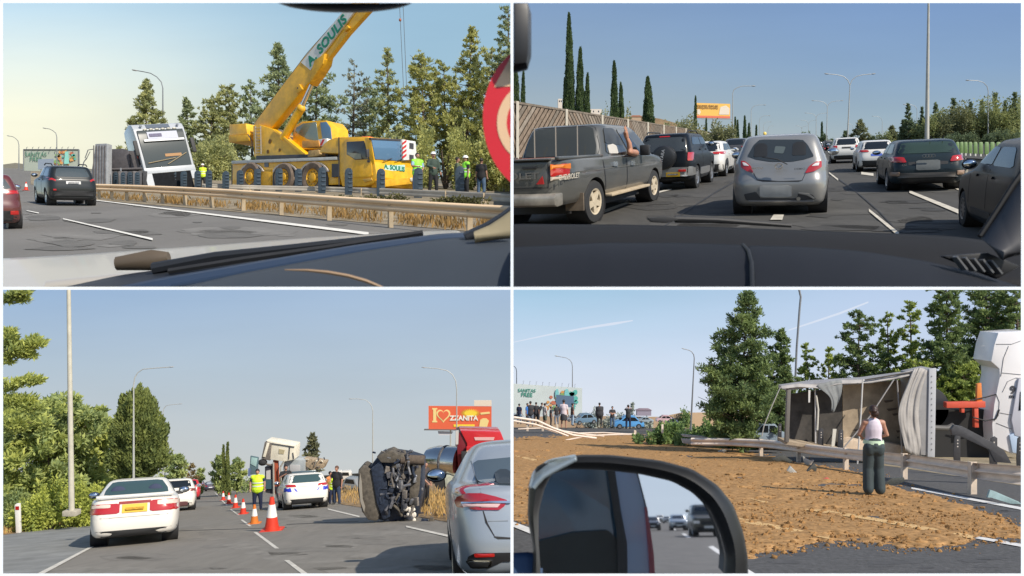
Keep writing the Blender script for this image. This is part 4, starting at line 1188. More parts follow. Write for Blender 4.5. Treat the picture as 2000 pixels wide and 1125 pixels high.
# barriers
RAILM = mat('rail_tan', (.78, .57, .36), .6, .0, noise=.15, scale=.05, world=True, stretch=(.3, 1, 1))
POSTM = mat('rail_post', (.50, .40, .27), .7, noise=.2, scale=.3, world=True)
rail('rear_barrier', 'pale second crash barrier running under the crane and the workers', [(395, 369), (500, 373), (620, 377), (760, 385), (880, 392), (997, 400)], [10, 11, 13, 17, 19, 21],
     [490, 618, 708, 873, 948], mat('rail_pale', (.42, .38, .32), .6, noise=.2, scale=.1, world=True), POSTM, bh=.75, wave=.05, post_w=.25)
PAD = mat('glare_paddle', (.035, .055, .075), .5, noise=.25, scale=.3)
pads = [(212, 336, 360, 8), (226, 336, 360, 8), (240, 336, 361, 8), (254, 336, 361, 9), (268, 336, 362, 9), (299, 335, 362, 9), (314, 335, 362, 10), (339, 334, 363, 11), (359, 334, 364, 12), (386, 333, 365, 12), (408, 332, 367, 12), (441, 334, 368, 13), (469, 332, 368, 13), (503, 329, 370, 13), (545, 328, 371, 14),
        (583, 329, 372, 14), (629, 326, 375, 15), (681, 328, 378, 15), (744, 329, 381, 16), (817, 327, 384, 17), (898, 324, 387, 17)]
where = ['farthest left before the tipper underside', 'second from the left under the tipper', 'third from the left under the tipper', 'fourth from the left under the tipper', 'between the tipper and the lorry cab', 'at the left corner of the lorry cab', 'under the left part of the lorry cab grille', 'under the middle of the lorry cab', 'right of the middle of the lorry cab', 'at the right corner of the lorry cab', 'just right of the lorry cab',
         'left of the crane tail', 'at the crane tail before its rear wheel', 'right of the rear crane wheel', 'before the middle crane wheel', 'between the middle and front crane wheels', 'right of the striped warning plate', 'under the crane cab door', 'at the front corner of the crane', 'in front of the first worker in green', 'left of the helmeted worker in the green vest']
for (x, a, b_, w_), wh in zip(pads, where):
    t = stand('glare_paddle', 'dark blue grey anti glare paddle '+wh, 'anti glare paddle', x, b_+3, None, 'anti glare paddles on the barrier')
    h = b_-a+3
    b = MB(); q = [(-w_*.5, 0), (w_*.42, 0), (w_*.5, h*.2), (w_*.5, h*.9), (w_*.3, h*.98), (-w_*.1, h), (-w_*.42, h*.93), (-w_*.52, h*.8)]
    b.prism(q, -1.5, 1.5); b.build('blade', PAD, t, bevel=.8)
    b = MB()
    for k in range(5): b.box((w_*.28, -2.2, h*(.16+.16*k)), (w_*.5, 1.6, h*.05))
    b.build('rib', mat('paddle_rib', (.07, .095, .12), .5), t, kind='stuff')
rail('front_barrier', 'tan steel crash barrier sweeping across in front of the crane', [(186, 389), (260, 394), (350, 401), (450, 410), (548, 421), (642, 431), (762, 445), (917, 461), (1010, 471)], [30, 33, 36.5, 40.5, 45, 49, 55.5, 63, 68],
     [192, 217, 246, 281, 316, 360, 412, 474, 548, 642, 762, 917], RAILM, POSTM, bh=.43, wave=.13, post_w=.12)
t = stand('reflector', 'small red triangular reflector on the front barrier', 'reflector', 543, 383, dist_at(545, 418)*.985)
slab(t, 'plate', [(540, 377), (549, 382), (541, 387)], -.5, .5, mat('reflector_red', (.5, .03, .02), .3))
# dry grass along the barrier foot
rng = np.random.default_rng(9); C = []
for i in range(5200):
    x = rng.uniform(190, 990); f = (x-190)/800
    y = np.interp(x, [190, 548, 762, 997], [388, 418, 440, 462])-rng.uniform(1, 14)*(.5+f)
    dens = .5+.5*math.sin(x*.06)*math.sin(x*.021+1)
    if rng.random() > dens: continue
    g = CUR.G(x, y); C.append((g.x, g.y, g.z+abs(rng.normal(0, .5+1.2*f*dens))+.3))
C = np.array(C); d = np.tile([0, 0, 1.6], (len(C), 1))
o = obj('dry_grass', leaf_mesh('dry_grass', C, .42, rng, dirs=d, elong=4.5), leafmat('straw', (.30, .20, .09), .4, .2), None, 'stuff'); tag(o, 'dry straw coloured grass along the foot of the barrier', 'grass')
bush('weeds', 'low grey green weeds behind the front barrier', 780, 400, 440, 26, leafmat('weed', (.13, .13, .06), .4, .05), D=None, seed=77, leaves=3500, leaf=3, nb=24, stuff=True)

# cars
PB = paint('paint_black_tl', (.012, .016, .018), .06, coat=.2, spec=.3); PM = paint('paint_maroon', (.10, .018, .018), .12)
VTL = (-320, 331)
t, bvh, put = car('estate_car', 'black off road car with roof rails driving away on the left', 'car', 'suv', PB, 97, 401, 48.5, anchor=-.76, vp=VTL, yaw=0, stretch=.80, patches=[
    ('rear_window', 'rear', [(-.62, 1.16), (.62, 1.16), (.52, 1.50), (-.52, 1.50)], mat('glass_hazy', (.05, .065, .07), .08, spec=.8)),
    ('tail_light', 'rear', [(.62, .98), (.84, 1.02), (.86, 1.14), (.72, 1.10), (.60, 1.04)], TAILR, dict(sym=True)),
    ('number_plate', 'rear', rect(-.26, .88, .26, .99), PLATEW, dict(rnd=0)),
    ('bumper_step', 'rear', rect(-.80, .42, .80, .62), DARKPL, dict(rnd=0, off=.03)),
    ('fog_light', 'rear', rect(-.72, .62, -.62, .68), TAILR, dict(rnd=0)),
    ])
b = MB()
for s in (-1, 1): b.tube([(s*.62, -.1, 1.60), (s*.62, .1, 1.66), (s*.62, 1.5, 1.67), (s*.62, 1.8, 1.60)], .025, 6)
b.build('roof_rail', DARKPL, t); text_on_plate(t, 0, -.87, .935, .5, .11, 'KSB 041')
t, bvh, put = car('hatchback', 'maroon hatchback cut by the left edge', 'car', 'hatch', PM, 34, 446, 72, anchor=.73, vp=VTL, stretch=.8, patches=[
    ('rear_window', 'rear', [(-.60, 1.06), (.60, 1.06), (.46, 1.34), (-.46, 1.34)], mat('glass_hazy', (.05, .065, .07), .08, spec=.8)),
    ('tail_light', 'rear', [(.44, .92), (.78, .94), (.80, 1.04), (.50, 1.02)], TAILR, dict(sym=True)),
    ('bumper_lower', 'rear', rect(-.76, .26, .76, .50), DARKPL, dict(rnd=0, off=.012)),
    ('reflector', 'rear', rect(.52, .40, .70, .50), TAILR, dict(rnd=1, off=.02)),
    ('number_plate', 'rear', rect(-.26, .66, .26, .77), PLATEW, dict(rnd=0))])

# ---- the car the picture is taken from
DASH = mat('dash_vinyl', (.030, .038, .048), .70, noise=.10, scale=3, bump=.05)
DASH2 = mat('dash_vinyl_dark', (.012, .014, .018), .6)
def loft_rows(rows, n=30):
    """rows: each a list of (px, py, depth); interpolated to n points"""
    V = []; Fc = []
    for r in rows:
        r = sorted(r); xs = [a[0] for a in r]
        X = np.linspace(xs[0], xs[-1], n)
        for x in X:
            y = float(np.interp(x, xs, [a[1] for a in r])); d = float(np.interp(x, xs, [a[2] for a in r])); V.append(ray(x, y)*d)
    for j in range(len(rows)-1):
        for i in range(n-1):
            a = j*n+i; Fc.append((a, a+1, a+n+1, a+n))
    return V, Fc
def near_part(name, rows, m, parent, n=30, thick=.012, sub=2):
    V, Fc = loft_rows(rows, n)
    o = obj(name, mesh_data(name, V, Fc, True, 80), m, parent)
    if parent is not None: pass
    md = o.modifiers.new('s', 'SUBSURF'); md.levels = sub; md.render_levels = sub
    bpy.context.view_layer.update()
    me = bpy.data.meshes.new_from_object(o.evaluated_get(bpy.context.evaluated_depsgraph_get())); o.modifiers.clear(); o.data = me
    me.polygons.foreach_set('use_smooth', [True]*len(me.polygons))
    if thick:
        bm = bmesh.new(); bm.from_mesh(me); r = bmesh.ops.solidify(bm, geom=bm.faces[:], thickness=-thick); bm.to_mesh(me); bm.free()
    return o
own = thing('car_interior', 'bonnet wiper and dashboard of the car the crane is seen from', 'car interior', Matrix.Identity(4))
near_part('bonnet', [[(-40, 507, 2.6), (150, 497, 2.6), (420, 478, 2.6), (600, 464, 2.6), (830, 451, 2.6), (900, 449, 2.6)],
                     [(-40, 530, 2.1), (150, 516, 2.1), (420, 494, 2.1), (600, 480, 2.1), (830, 462, 2.1), (900, 460, 2.1)],
                     [(-40, 575, 1.6), (150, 552, 1.6), (420, 525, 1.6), (600, 505, 1.6), (830, 480, 1.6), (900, 478, 1.6)]], mat('bonnet_cream', (.40, .37, .32), .4, coat=.2, noise=.05, scale=2), own)
near_part('cowl', [[(100, 566, 1.5), (240, 536, 1.5), (420, 512, 1.5), (600, 488, 1.5), (800, 464, 1.5), (900, 457, 1.5), (1000, 462, 1.5)],
                   [(100, 590, 1.3), (240, 566, 1.3), (420, 540, 1.3), (600, 512, 1.3), (800, 484, 1.3), (900, 474, 1.3), (1000, 474, 1.3)]], DASH2, own)
near_part('screen_edge', [[(170, 572, 1.24), (300, 545, 1.24), (480, 514, 1.24), (700, 477, 1.24), (860, 456, 1.24), (1000, 450, 1.24)],
                          [(170, 600, 1.2), (300, 566, 1.2), (480, 532, 1.2), (700, 492, 1.2), (860, 468, 1.2), (1000, 458, 1.2)]], mat('seal_blue', (.02, .035, .065), .45), own)
near_part('dashboard', [[(200, 600, 1.14), (330, 566, 1.14), (480, 532, 1.14), (700, 492, 1.14), (860, 466, 1.14), (1000, 458, 1.14)],
                        [(200, 640, 1.0), (330, 590, 1.0), (480, 560, 1.0), (700, 520, 1.0), (860, 490, 1.0), (1000, 480, 1.0)],
                        [(200, 700, .86), (330, 660, .86), (480, 620, .86), (700, 575, .86), (860, 560, .86), (1000, 545, .86)],
                        [(200, 800, .7), (330, 760, .7), (480, 720, .7), (700, 690, .7), (860, 680, .7), (1000, 670, .7)]], DASH, own)
b = MB(); b.tube([ray(a, c)*1.55 for a, c in ((228, 515), (300, 508), (330, 503))], [.014, .022, .012], 10, sx=.8); b.build('wiper_pivot', mat('wiper_brown', (.10, .075, .05), .5), own)
b = MB(); b.tube([ray(a, c)*1.45 for a, c in ((300, 525), (420, 502), (560, 486), (700, 470), (800, 458))], [.012, .010, .008, .007, .005], 8); b.build('wiper_arm', DASH2, own)
b = MB(); b.tube([ray(a, c)*1.40 for a, c in ((330, 530), (480, 506), (640, 484), (826, 455))], .006, 6); b.build('wiper_blade', DARKPL, own)
near_part('windscreen_pillar', [[(905, 454, 1.12), (945, 436, 1.12), (975, 418, 1.12), (1005, 396, 1.12)], [(905, 460, 1.10), (945, 444, 1.10), (975, 426, 1.10), (1005, 404, 1.10)]], DASH2, own)
near_part('pillar_trim', [[(925, 452, 1.06), (955, 440, 1.06), (980, 424, 1.06), (1005, 406, 1.06)], [(925, 460, 1.05), (955, 460, 1.05), (980, 460, 1.05), (1005, 460, 1.05)]], mat('trim_beige', (.30, .25, .15), .7, noise=.2, scale=4), own)
b = MB(); b.sph(ray(672, -2)*.62, (.057, .02, .0085), 32, 12); o = b.build('inside_mirror', mat('mirror_black', (.008, .008, .009), .4), own)
# warped pale scuffs on the dashboard and a sticker
b = MB(); b.tube([ray(a, c)*.80 for a, c in ((556, 527), (600, 528), (640, 532), (680, 539), (715, 549), (750, 563))], [.0006, .0016, .0022, .0022, .0022, .0016], 6); b.build('dash_edge_trim', mat('trim_tan', (.30, .20, .12), .6), own)
stk = thing('windscreen_sticker', 'round red and cream sticker on the windscreen at the right edge', 'sticker', Matrix.Translation(ray(1063, 230)*.60))
def ell(rx_, rz_, y, n=64, a0=0): return [(rx_*math.cos(a0+6.2832*i/n), rz_*math.sin(a0+6.2832*i/n)) for i in range(n)]
k = .60/FPX
b = MB(); b.prism(ell(120*k, 150*k, 0), 0, .0006); b.build('disc', mat('sticker_red', (.62, .02, .03), .4), stk)
CRM = mat('sticker_cream', (.75, .50, .30), .5)
def ring(t, r0, r1, cx, cz, a0, a1, y, m, name, n=24, sx=1):
    o_ = [(cx+r1*sx*math.cos(a0+(a1-a0)*i/n), cz+r1*math.sin(a0+(a1-a0)*i/n)) for i in range(n+1)]
    i_ = [(cx+r0*sx*math.cos(a0+(a1-a0)*i/n), cz+r0*math.sin(a0+(a1-a0)*i/n)) for i in range(n+1)]
    b = MB()
    V = [(p[0], y, p[1]) for p in o_+i_]; b.add(V, [(i, i+1, n+2+i, n+1+i) for i in range(n)]); return b.build(name, m, t, smooth=False)
ring(stk, 70*k, 88*k, 0, -10*k, 0, 6.2832, -.0004, CRM, 'print_ring', 40, 1.05)
ring(stk, 30*k, 52*k, -10*k, 22*k, 1.2, 4.9, -.0006, mat('sticker_pale', (.80, .66, .42), .5), 'print_shape')
ring(stk, 16*k, 40*k, -20*k, -22*k, 1.8, 5.2, -.0007, CRM, 'print_shape')
b = MB(); b.prism([(-98*k, 60*k), (-60*k, 128*k), (-40*k, 140*k), (-40*k, 62*k)], -.0004, -.0002); b.build('print_shape', CRM, stk)
# ================================================================== upper right: queue of cars on the motorway
CUR = TR
sky_backdrop(TR, 2600, skymat('sky_queue', [(0, (178, 184, 182)), (.49, (180, 188, 187)), (.60, (166, 182, 190)), (.78, (146, 171, 195)), (1, (132, 161, 198))],
                              [(0, (174, 184, 186)), (.49, (170, 183, 188)), (.60, (156, 179, 195)), (.78, (138, 167, 200)), (1, (126, 157, 200))]))
ASPH_TR = mat('asphalt_grey', (.074, .071, .065), .8, noise=.15, scale=.5, world=True, stretch=(1, .06, 1))
road_tr = sheet('road', 1003, 1994, 470, ASPH_TR)
stains(road_tr, 1150, 1900, 320, 458, 60, mat('worn_tr', (.063, .061, .057), .75, noise=.2, scale=.2, world=True), .06, 3, 22)
stains(road_tr, 1150, 1900, 320, 458, 30, mat('pale_tr', (.084, .081, .075), .9, noise=.2, scale=.2, world=True), .04, 4, 30)
gpoly('verge', [(1003, 302), (1200, 296), (1440, 287), (1440, 290), (1200, 306), (1003, 352)], mat('verge_grey', (.16, .13, .09), .9, noise=.3, scale=.1, world=True), .12, None, 'structure', n=4)
MK2 = mat('road_paint_cream', (.52, .48, .40), .7, noise=.25, scale=.5, world=True)
for a, c, w0, w1 in (((1173, 415), (1232, 393), 3.2, 2.0), ((1287, 375), (1312, 369), 1.6, 1.2), ((1619, 337), (1637, 351), 1.4, 1.8), ((1697, 410), (1756, 458), 2.6, 4.2),
                     ((1776, 374), (1872, 413), 2.6, 4.0), ((1682, 338), (1706, 341), 2.4, 2.6), ((1855, 361), (1876, 372), 1.4, 1.8)):
    stripe('lane_marking', a, c, w0, w1, MK2, .16, road_tr)
gpoly('lane_marking', [(1511, 419), (1531, 419), (1528, 429), (1504, 429)], MK2, .16, road_tr)
SEAL = mat('crack_seal', (.02, .02, .02), .7)
for pl in ([(1632, 346), (1650, 358), (1672, 374), (1700, 398), (1722, 418), (1752, 450)], [(1436, 354), (1400, 374), (1362, 398), (1320, 426), (1290, 447)], [(1600, 330), (1632, 346)]):
    for a, c in zip(pl, pl[1:]): stripe('crack_seal', a, c, 1.3, 1.5, SEAL, .10, road_tr)

CYP = leafmat('cypress_green', (.09, .14, .07), .4, .04)
OLI = leafmat('olive_green', (.24, .26, .15), .35, .04)
WOOD = leafmat('wood_green', (.27, .31, .15), .4, .03)
PDK = leafmat('pine_dark', (.15, .20, .12), .35, .04)
Gc = 'cypresses behind the fence'
for i, (x, b_, H, Wd, lb, D) in enumerate([
        (1113, 222, 194, 27, 'tallest narrow cypress in the middle of the clump behind the fence', 640), (1134, 222, 128, 26, 'second tallest cypress right beside the tallest one', 640),
        (1147, 222, 78, 19, 'short cypress at the right of the tall clump', 640), (1102, 220, 68, 12, 'thin short cypress at the left of the tall clump', 650),
        (1199, 235, 115, 22, 'leaning cypress left of the middle of the fence', 800), (1213, 235, 72, 18, 'low cypress touching the leaning cypress', 810),
        (1267, 243, 92, 32, 'ragged broad cypress standing alone left of the olive trees', 900), (1008, 212, 90, 28, 'dark cypress below the corner of the inside mirror', 600),
        (1022, 212, 72, 16, 'small cypress left of the first fence post', 600), (1358, 250, 62, 9, 'thin cypress at the left edge of the yellow billboard', 1250),
        (1379, 258, 26, 6, 'tiny cypress in front of the yellow billboard', 1200),
        (1436, 275, 46, 6, 'narrow cypress just right of the first single lamp', 1500), (1441, 275, 40, 6, 'second narrow cypress right of the first single lamp', 1520),
        (1455, 275, 48, 9, 'far cypress before the second single lamp', 1600), (1463, 275, 34, 8, 'far short cypress under the second single lamp', 1620),
        (1477, 275, 30, 5, 'tiny far cypress above the black van', 1700), (1605, 275, 36, 5, 'far dark cypress under the double lamps', 1900)]):
    cypress('cypress_tree', lb, x, b_, H, Wd, CYP, D=D, seed=i+20, group=Gc, leaves=int(1600+H*Wd*2.2), leaf=2.0 if Wd > 12 else 1.5)
for i, (x, b_, Wd, H, lb) in enumerate([(1300, 262, 70, 40, 'grey olive tree left of the yellow billboard'), (1345, 268, 80, 50, 'grey olive tree under the yellow billboard'), (1390, 275, 70, 48, 'darker olive tree under the right half of the billboard'),
        (1425, 275, 50, 34, 'olive bush below the first single lamp'), (1228, 236, 50, 20, 'low bush right of the leaning cypress'), (1180, 225, 36, 14, 'low dark bush right of the white house')]):
    bush('olive_tree', lb, x, b_, Wd, H, OLI, D=1000-i*10, seed=60+i, group='olive trees behind the fence', leaves=4200, leaf=2.4, nb=12, cat='tree')
ridge('hill', None, [(1003, 226), (1150, 230), (1225, 228), (1250, 226), (1290, 232), (1400, 262), (1500, 285)], 1900, mat('ochre_hill', (.30, .21, .13), .95, noise=.35, scale=.02, world=True), base=60)
for x0, y0, x1, y1, lb in ((1090, 193, 1098, 208, 'small white tower house left of the cypresses'), (1153, 213, 1175, 222, 'long white flat roofed house right of the cypresses')):
    t = stand('house', lb, 'house', (x0+x1)/2, 240, 1400)
    slab(t, 'wall', [(x0, y0), (x1, y0), (x1, 240), (x0, 240)], 0, 14, mat('house_white', (.62, .55, .48), .8))
    for k in range(2):
        xx = x0+(x1-x0)*(.25+.45*k); slab(t, 'window', [(xx, y0+3), (xx+1.8, y0+3), (xx+1.8, y0+6), (xx, y0+6)], -.4, .2, GLASS)
slabm = mat('roof_terracotta', (.35, .16, .10), .8)
t = stand('house', 'reddish roofed house half hidden behind the broad cypress', 'house', 1245, 240, 1450); slab(t, 'wall', [(1232, 228), (1252, 228), (1252, 240), (1232, 240)], 0, 10, mat('house_ochre', (.42, .30, .2), .8)); slab(t, 'roof', [(1230, 228), (1235, 225), (1250, 225), (1254, 228)], -1, 11, slabm)

# wooden noise fence
XV = 1592
def fD(x): return 500*483/(XV-x)
def ftop(x): return 197+(x-1003)*.159
def fbot(x): return 279+(XV-x)*.13
t = thing('noise_fence', 'long wooden noise barrier of slanted slats between pale posts', 'fence', Matrix.Translation(ray(1003, 341)*fD(1003)))
o0 = t.matrix_basis.translation
def fp(x, v, off=0):
    """v 0 bottom .. 1 top"""
    y = fbot(x)+(ftop(x)-fbot(x))*v
    return ray(x, y)*(fD(x)-off)-o0
posts = [1011, 1107, 1177, 1227, 1266, 1297, 1321, 1340, 1357, 1371, 1383, 1394, 1404, 1412, 1420, 1427]
WOODM = [mat('slat_grey', (.19, .16, .13), .85, noise=.35, scale=.3, world=True), mat('slat_brown', (.22, .17, .13), .85, noise=.35, scale=.3, world=True), mat('slat_pale', (.26, .22, .18), .85, noise=.3, scale=.3, world=True)]
BACKB = mat('fence_back', (.12, .085, .06), .9, noise=.4, scale=.3, world=True)
def clip_strip(c, w, k):
    """strip c<= u+k*v <= c+w clipped to the unit square"""
    P = [(0, 0), (1, 0), (1, 1), (0, 1)]
    for s, lim in ((1, c), (-1, c+w)):
        Q = []
        for i in range(len(P)):
            a = P[i]; b_ = P[(i+1) % len(P)]; fa = s*(a[0]+k*a[1]-lim); fb = s*(b_[0]+k*b_[1]-lim)
            if fa >= 0: Q.append(a)
            if fa*fb < 0: r = fa/(fa-fb); Q.append((a[0]+(b_[0]-a[0])*r, a[1]+(b_[1]-a[1])*r))
        P = Q
        if len(P) < 3: return []
    return P
edges = [960]+posts
rnd = random.Random(2)
for i in range(len(edges)-1):
    xa, xb = edges[i], edges[i+1]
    def U(u): # perspective-true position along the panel
        a, b_ = 1/(XV-xa), 1/(XV-xb); return XV-1/(a+(b_-a)*u)
    b = MB()
    nb_ = 16 if i < 6 else 8
    for j in range(nb_):
        v0, v1 = .30+.70*j/nb_, .30+.70*(j+.80)/nb_
        q = [fp(xa, v0, -1), fp(xb, v0, -1), fp(xb, v1, -1), fp(xa, v1, -1)]
        b.add(q+[p+Vector((0, 3, 0)) for p in q], [(0, 1, 2, 3), (3, 2, 6, 7), (0, 4, 5, 1)])
    b.build('cross_boards', BACKB, t, smooth=False, kind='stuff')
    k = -.55 if i % 2 == 1 else .55
    ns = 12
    joined = MB()
    for j in range(-8, ns+8):
        P = clip_strip(j/ns, .76/ns, k)
        if not P: continue
        off = 2+rnd.random()*1.5
        q = [fp(U(u), .3+.7*v, off) for u, v in P]; n = len(q)
        Vv = q+[p+Vector((0, 2.5, 0)) for p in q]; Ff = [tuple(range(n))]+[(a, a+n, (a+1) % n+n, (a+1) % n) for a in range(n)]
        if i <= 5: bb = MB(); bb.add(Vv, Ff); bb.build('slat', rnd.choice(WOODM), t, smooth=False)
        else: joined.add(Vv, Ff)
    if joined.V: joined.build('slats', WOODM[1], t, smooth=False, kind='stuff')
    b = MB(); q0 = fp(xa, 1, 4); q1 = fp(xb, 1, 4); q2 = fp(xb, .972, 4); q3 = fp(xa, .972, 4); up = Vector((0, 6, 0))
    b.add([q0, q1, q2, q3, q0+up, q1+up, q2+up, q3+up], [(0, 1, 2, 3), (0, 4, 5, 1), (3, 2, 6, 7)]); b.build('top_rail', WOODM[0], t, smooth=False)
PST = mat('fence_post', (.46, .42, .35), .7, noise=.15, scale=.3, world=True)
for x in posts:
    w = max(.7, 5.5*(XV-x)/590)
    b = MB(); q = [fp(x-w/2, 0, 5), fp(x+w/2, 0, 5), fp(x+w/2, 1.005, 5), fp(x-w/2, 1.005, 5)]; b.add(q+[p+Vector((0, 7, 0)) for p in q], [(0, 1, 2, 3), (1, 5, 6, 2), (0, 3, 7, 4), (3, 2, 6, 7)]); b.build('post', PST, t, smooth=False)

# woods on the right
Gw = 'trees of the wood behind the green paddles'
for i, (x, b_, Wd, H, m, D, lb) in enumerate([
        (1985, 285, 100, 104, WOOD, 900, 'broad green tree at the right edge of the wood'), (1930, 285, 120, 104, WOOD, 920, 'big rounded tree behind the right lamp post'), (1870, 285, 100, 92, OLI, 940, 'pale green rounded tree left of the right lamp post'),
        (1830, 282, 84, 78, WOOD, 960, 'rounded tree just right of the thick pole'), (1788, 280, 70, 52, PDK, 1000, 'dark tree behind the thick pole'), (1745, 280, 70, 32, WOOD, 1100, 'low trees above the white cars'),
        (1960, 290, 100, 40, PDK, 860, 'dark shrubs low at the right edge'), (1890, 290, 110, 36, PDK, 870, 'dark shrubs behind the middle paddles'), (1710, 280, 60, 18, PDK, 1200, 'far low shrubs left of the dark trees'),
        (1575, 275, 60, 22, PDK, 1800, 'far dark trees above the silver hatchback roof'), (1610, 277, 50, 18, PDK, 1700, 'far trees right of the silver hatchback roof')]):
    bush('leafy_tree', lb, x, b_, Wd, H, m, D=D, seed=80+i, group=Gw, leaves=13000 if H > 50 else 4000, leaf=2.1 if H > 50 else 1.6, nb=18, cat='tree')
for i, (x, b_, H, Wd, lb, D) in enumerate([(1774, 270, 66, 26, 'dark pointed pine left of the thick pole', 980), (1765, 275, 40, 20, 'low pointed pine left of the taller dark pine', 990), (1801, 240, 30, 10, 'small pine tip touching the thick pole', 990), (1829, 250, 48, 22, 'pine tip standing above the wood right of the thick pole', 980),
        (1860, 250, 58, 28, 'tallest pine tip in the middle of the wood', 950), (1894, 240, 40, 18, 'pine tip left of the right lamp head', 940), (1918, 240, 44, 18, 'pine tip right of the right lamp head', 930), (1947, 250, 66, 24, 'pine tip right of the right lamp post', 930), (1961, 250, 52, 12, 'thin pine tip second from the right edge', 925), (1981, 250, 68, 26, 'pine tip at the right edge', 900),
        (1680, 282, 46, 42, 'airy single pine above the white cars', 1200), (1652, 282, 24, 18, 'small dark tree left of the airy pine', 1250), (1742, 275, 28, 26, 'pale airy tree left of the dark pines', 1100)]):
    tree('pine_tree', lb, x, b_, H, Wd, PDK if i not in (10, 12) else OLI, D=D, seed=120+i, group='pines rising above the wood', nb=26, leaves=1500, leaf=2.2, tuft=.13)

LG2 = mat('lamp_pale', (.34, .34, .32), .5, .3)
gA = 'single lamps left of the road'
for x, yb_, dx, dy, D, lb in ((1431, 182, 37, -14, 1300, 'tallest single arm lamp at the left of the road'), (1467, 216, 24, -11, 1500, 'second single arm lamp from the left'), (1483, 237, 18, -11, 1700, 'third single arm lamp from the left'), (1491, 247, 13, -9, 1900, 'fourth small single arm lamp from the left'), (1500, 253, 9, -7, 2100, 'tiny fifth single arm lamp from the left')):
    lamp(lb, (x, yb_), 277, [(dx*.06, dy*.45), (dx*.25, dy*.8), (dx*.55, dy), (dx, dy)], LG2, D=D, w=max(.8, dx*.055), head=dx*.22, group=gA)
gB = 'single lamps right of the road'
for x, yb_, dx, dy, D, lb in ((1930, 178, -37, -21, 900, 'tallest single arm lamp standing at the wood'), (1791, 216, -23, -12, 1300, 'single arm lamp just left of the thick pole'), (1723, 238, -17, -11, 1600, 'single arm lamp above the white cars'), (1666, 249, -11, -7, 2000, 'tiny single arm lamp beside the tallest double lamp')):
    lamp(lb, (x, yb_), 280, [(dx*.06, dy*.45), (dx*.25, dy*.8), (dx*.55, dy*.97), (dx, dy)], LG2, D=D, w=max(.8, abs(dx)*.055), head=abs(dx)*.2, group=gB)
gC = 'double lamps on the median'
for x, hx, yb_, dx, dy, D, lb in ((1660, -5, 166, 42, -21, 900, 'tallest double arm lamp on the median'), (1616, -2, 208, 26, -11, 1200, 'second double arm lamp left of the tallest'), (1594, 0, 230, 19, -9, 1500, 'third double arm lamp'), (1579, 0, 243, 13, -8, 1900, 'fourth small double arm lamp'), (1566, 0, 252, 10, -6, 2200, 'tiny farthest double arm lamp')):
    f = lambda s: [(s*dx*.10, dy*.45), (s*dx*.30, dy*.80), (s*dx*.6, dy*.95), (s*dx, dy*1.02)]
    lamp(lb, (x, yb_), 278, f(-1), LG2, D=D, w=max(.8, dx*.055), head=dx*.2, group=gC, arm2=f(1), hx=hx)
t = stand('lamp_pole', 'thick pale steel pole rising out of the picture behind the dark compact car', 'pole', 1810, 300, 420)
q0 = unproj(t, 1810, 300); q1 = unproj(t, 1814, -30); b = MB(); b.tube([q0.lerp(q1, i/8) for i in range(9)], [4.4-.35*i for i in range(9)], 14); b.build('shaft', mat('pole_concrete', (.40, .39, .35), .6, noise=.15, scale=.05), t)
b = MB(); b.tube([q0, q0+Vector((0, 0, 5))], 5.4, 14); b.build('base', LG2, t)
# yellow billboard
t = stand('billboard', 'yellow orange roadside billboard above the olive trees', 'billboard', 1393, 262, 1350)
slab(t, 'panel', [(1361, 201), (1426, 203), (1426, 231), (1361, 230)], 0, 3, mat('bb_yellow', (.85, .47, .09), .6, emis=None))
slab(t, 'print', [(1361, 225.5), (1426, 227), (1426, 231), (1361, 230)], -.5, -.2, mat('bb_coral', (.70, .16, .09), .6))
slab(t, 'print', [(1407, 209), (1418, 206), (1425, 212), (1424, 224), (1404, 224)], -.5, -.2, mat('bb_cream', (.72, .62, .50), .6))
slab(t, 'print', [(1362, 214), (1366, 213), (1369, 219), (1366, 224), (1362, 223)], -.5, -.2, mat('bb_cream', (.72, .62, .5), .6))
ink = mat('bb_ink', (.10, .04, .02), .6)
for s, y, sz in (('Κορυφαια υλικα και', 206.5, 5.2), ('συστηματα δομησης', 210.8, 5.2)):
    q = unproj(t, 1381.5, y, -.8); lettering(s, sz, ink, t, face_cam(q.x, q.y, q.z, -1), extrude=.05, bold=.8, sx=.86)
ptube(t, 'leg', [(1393, 231), (1393, 262)], 1, 1.4, LG2); ptube(t, 'catwalk', [(1370, 232), (1430, 233)], -2, .6, LG2)

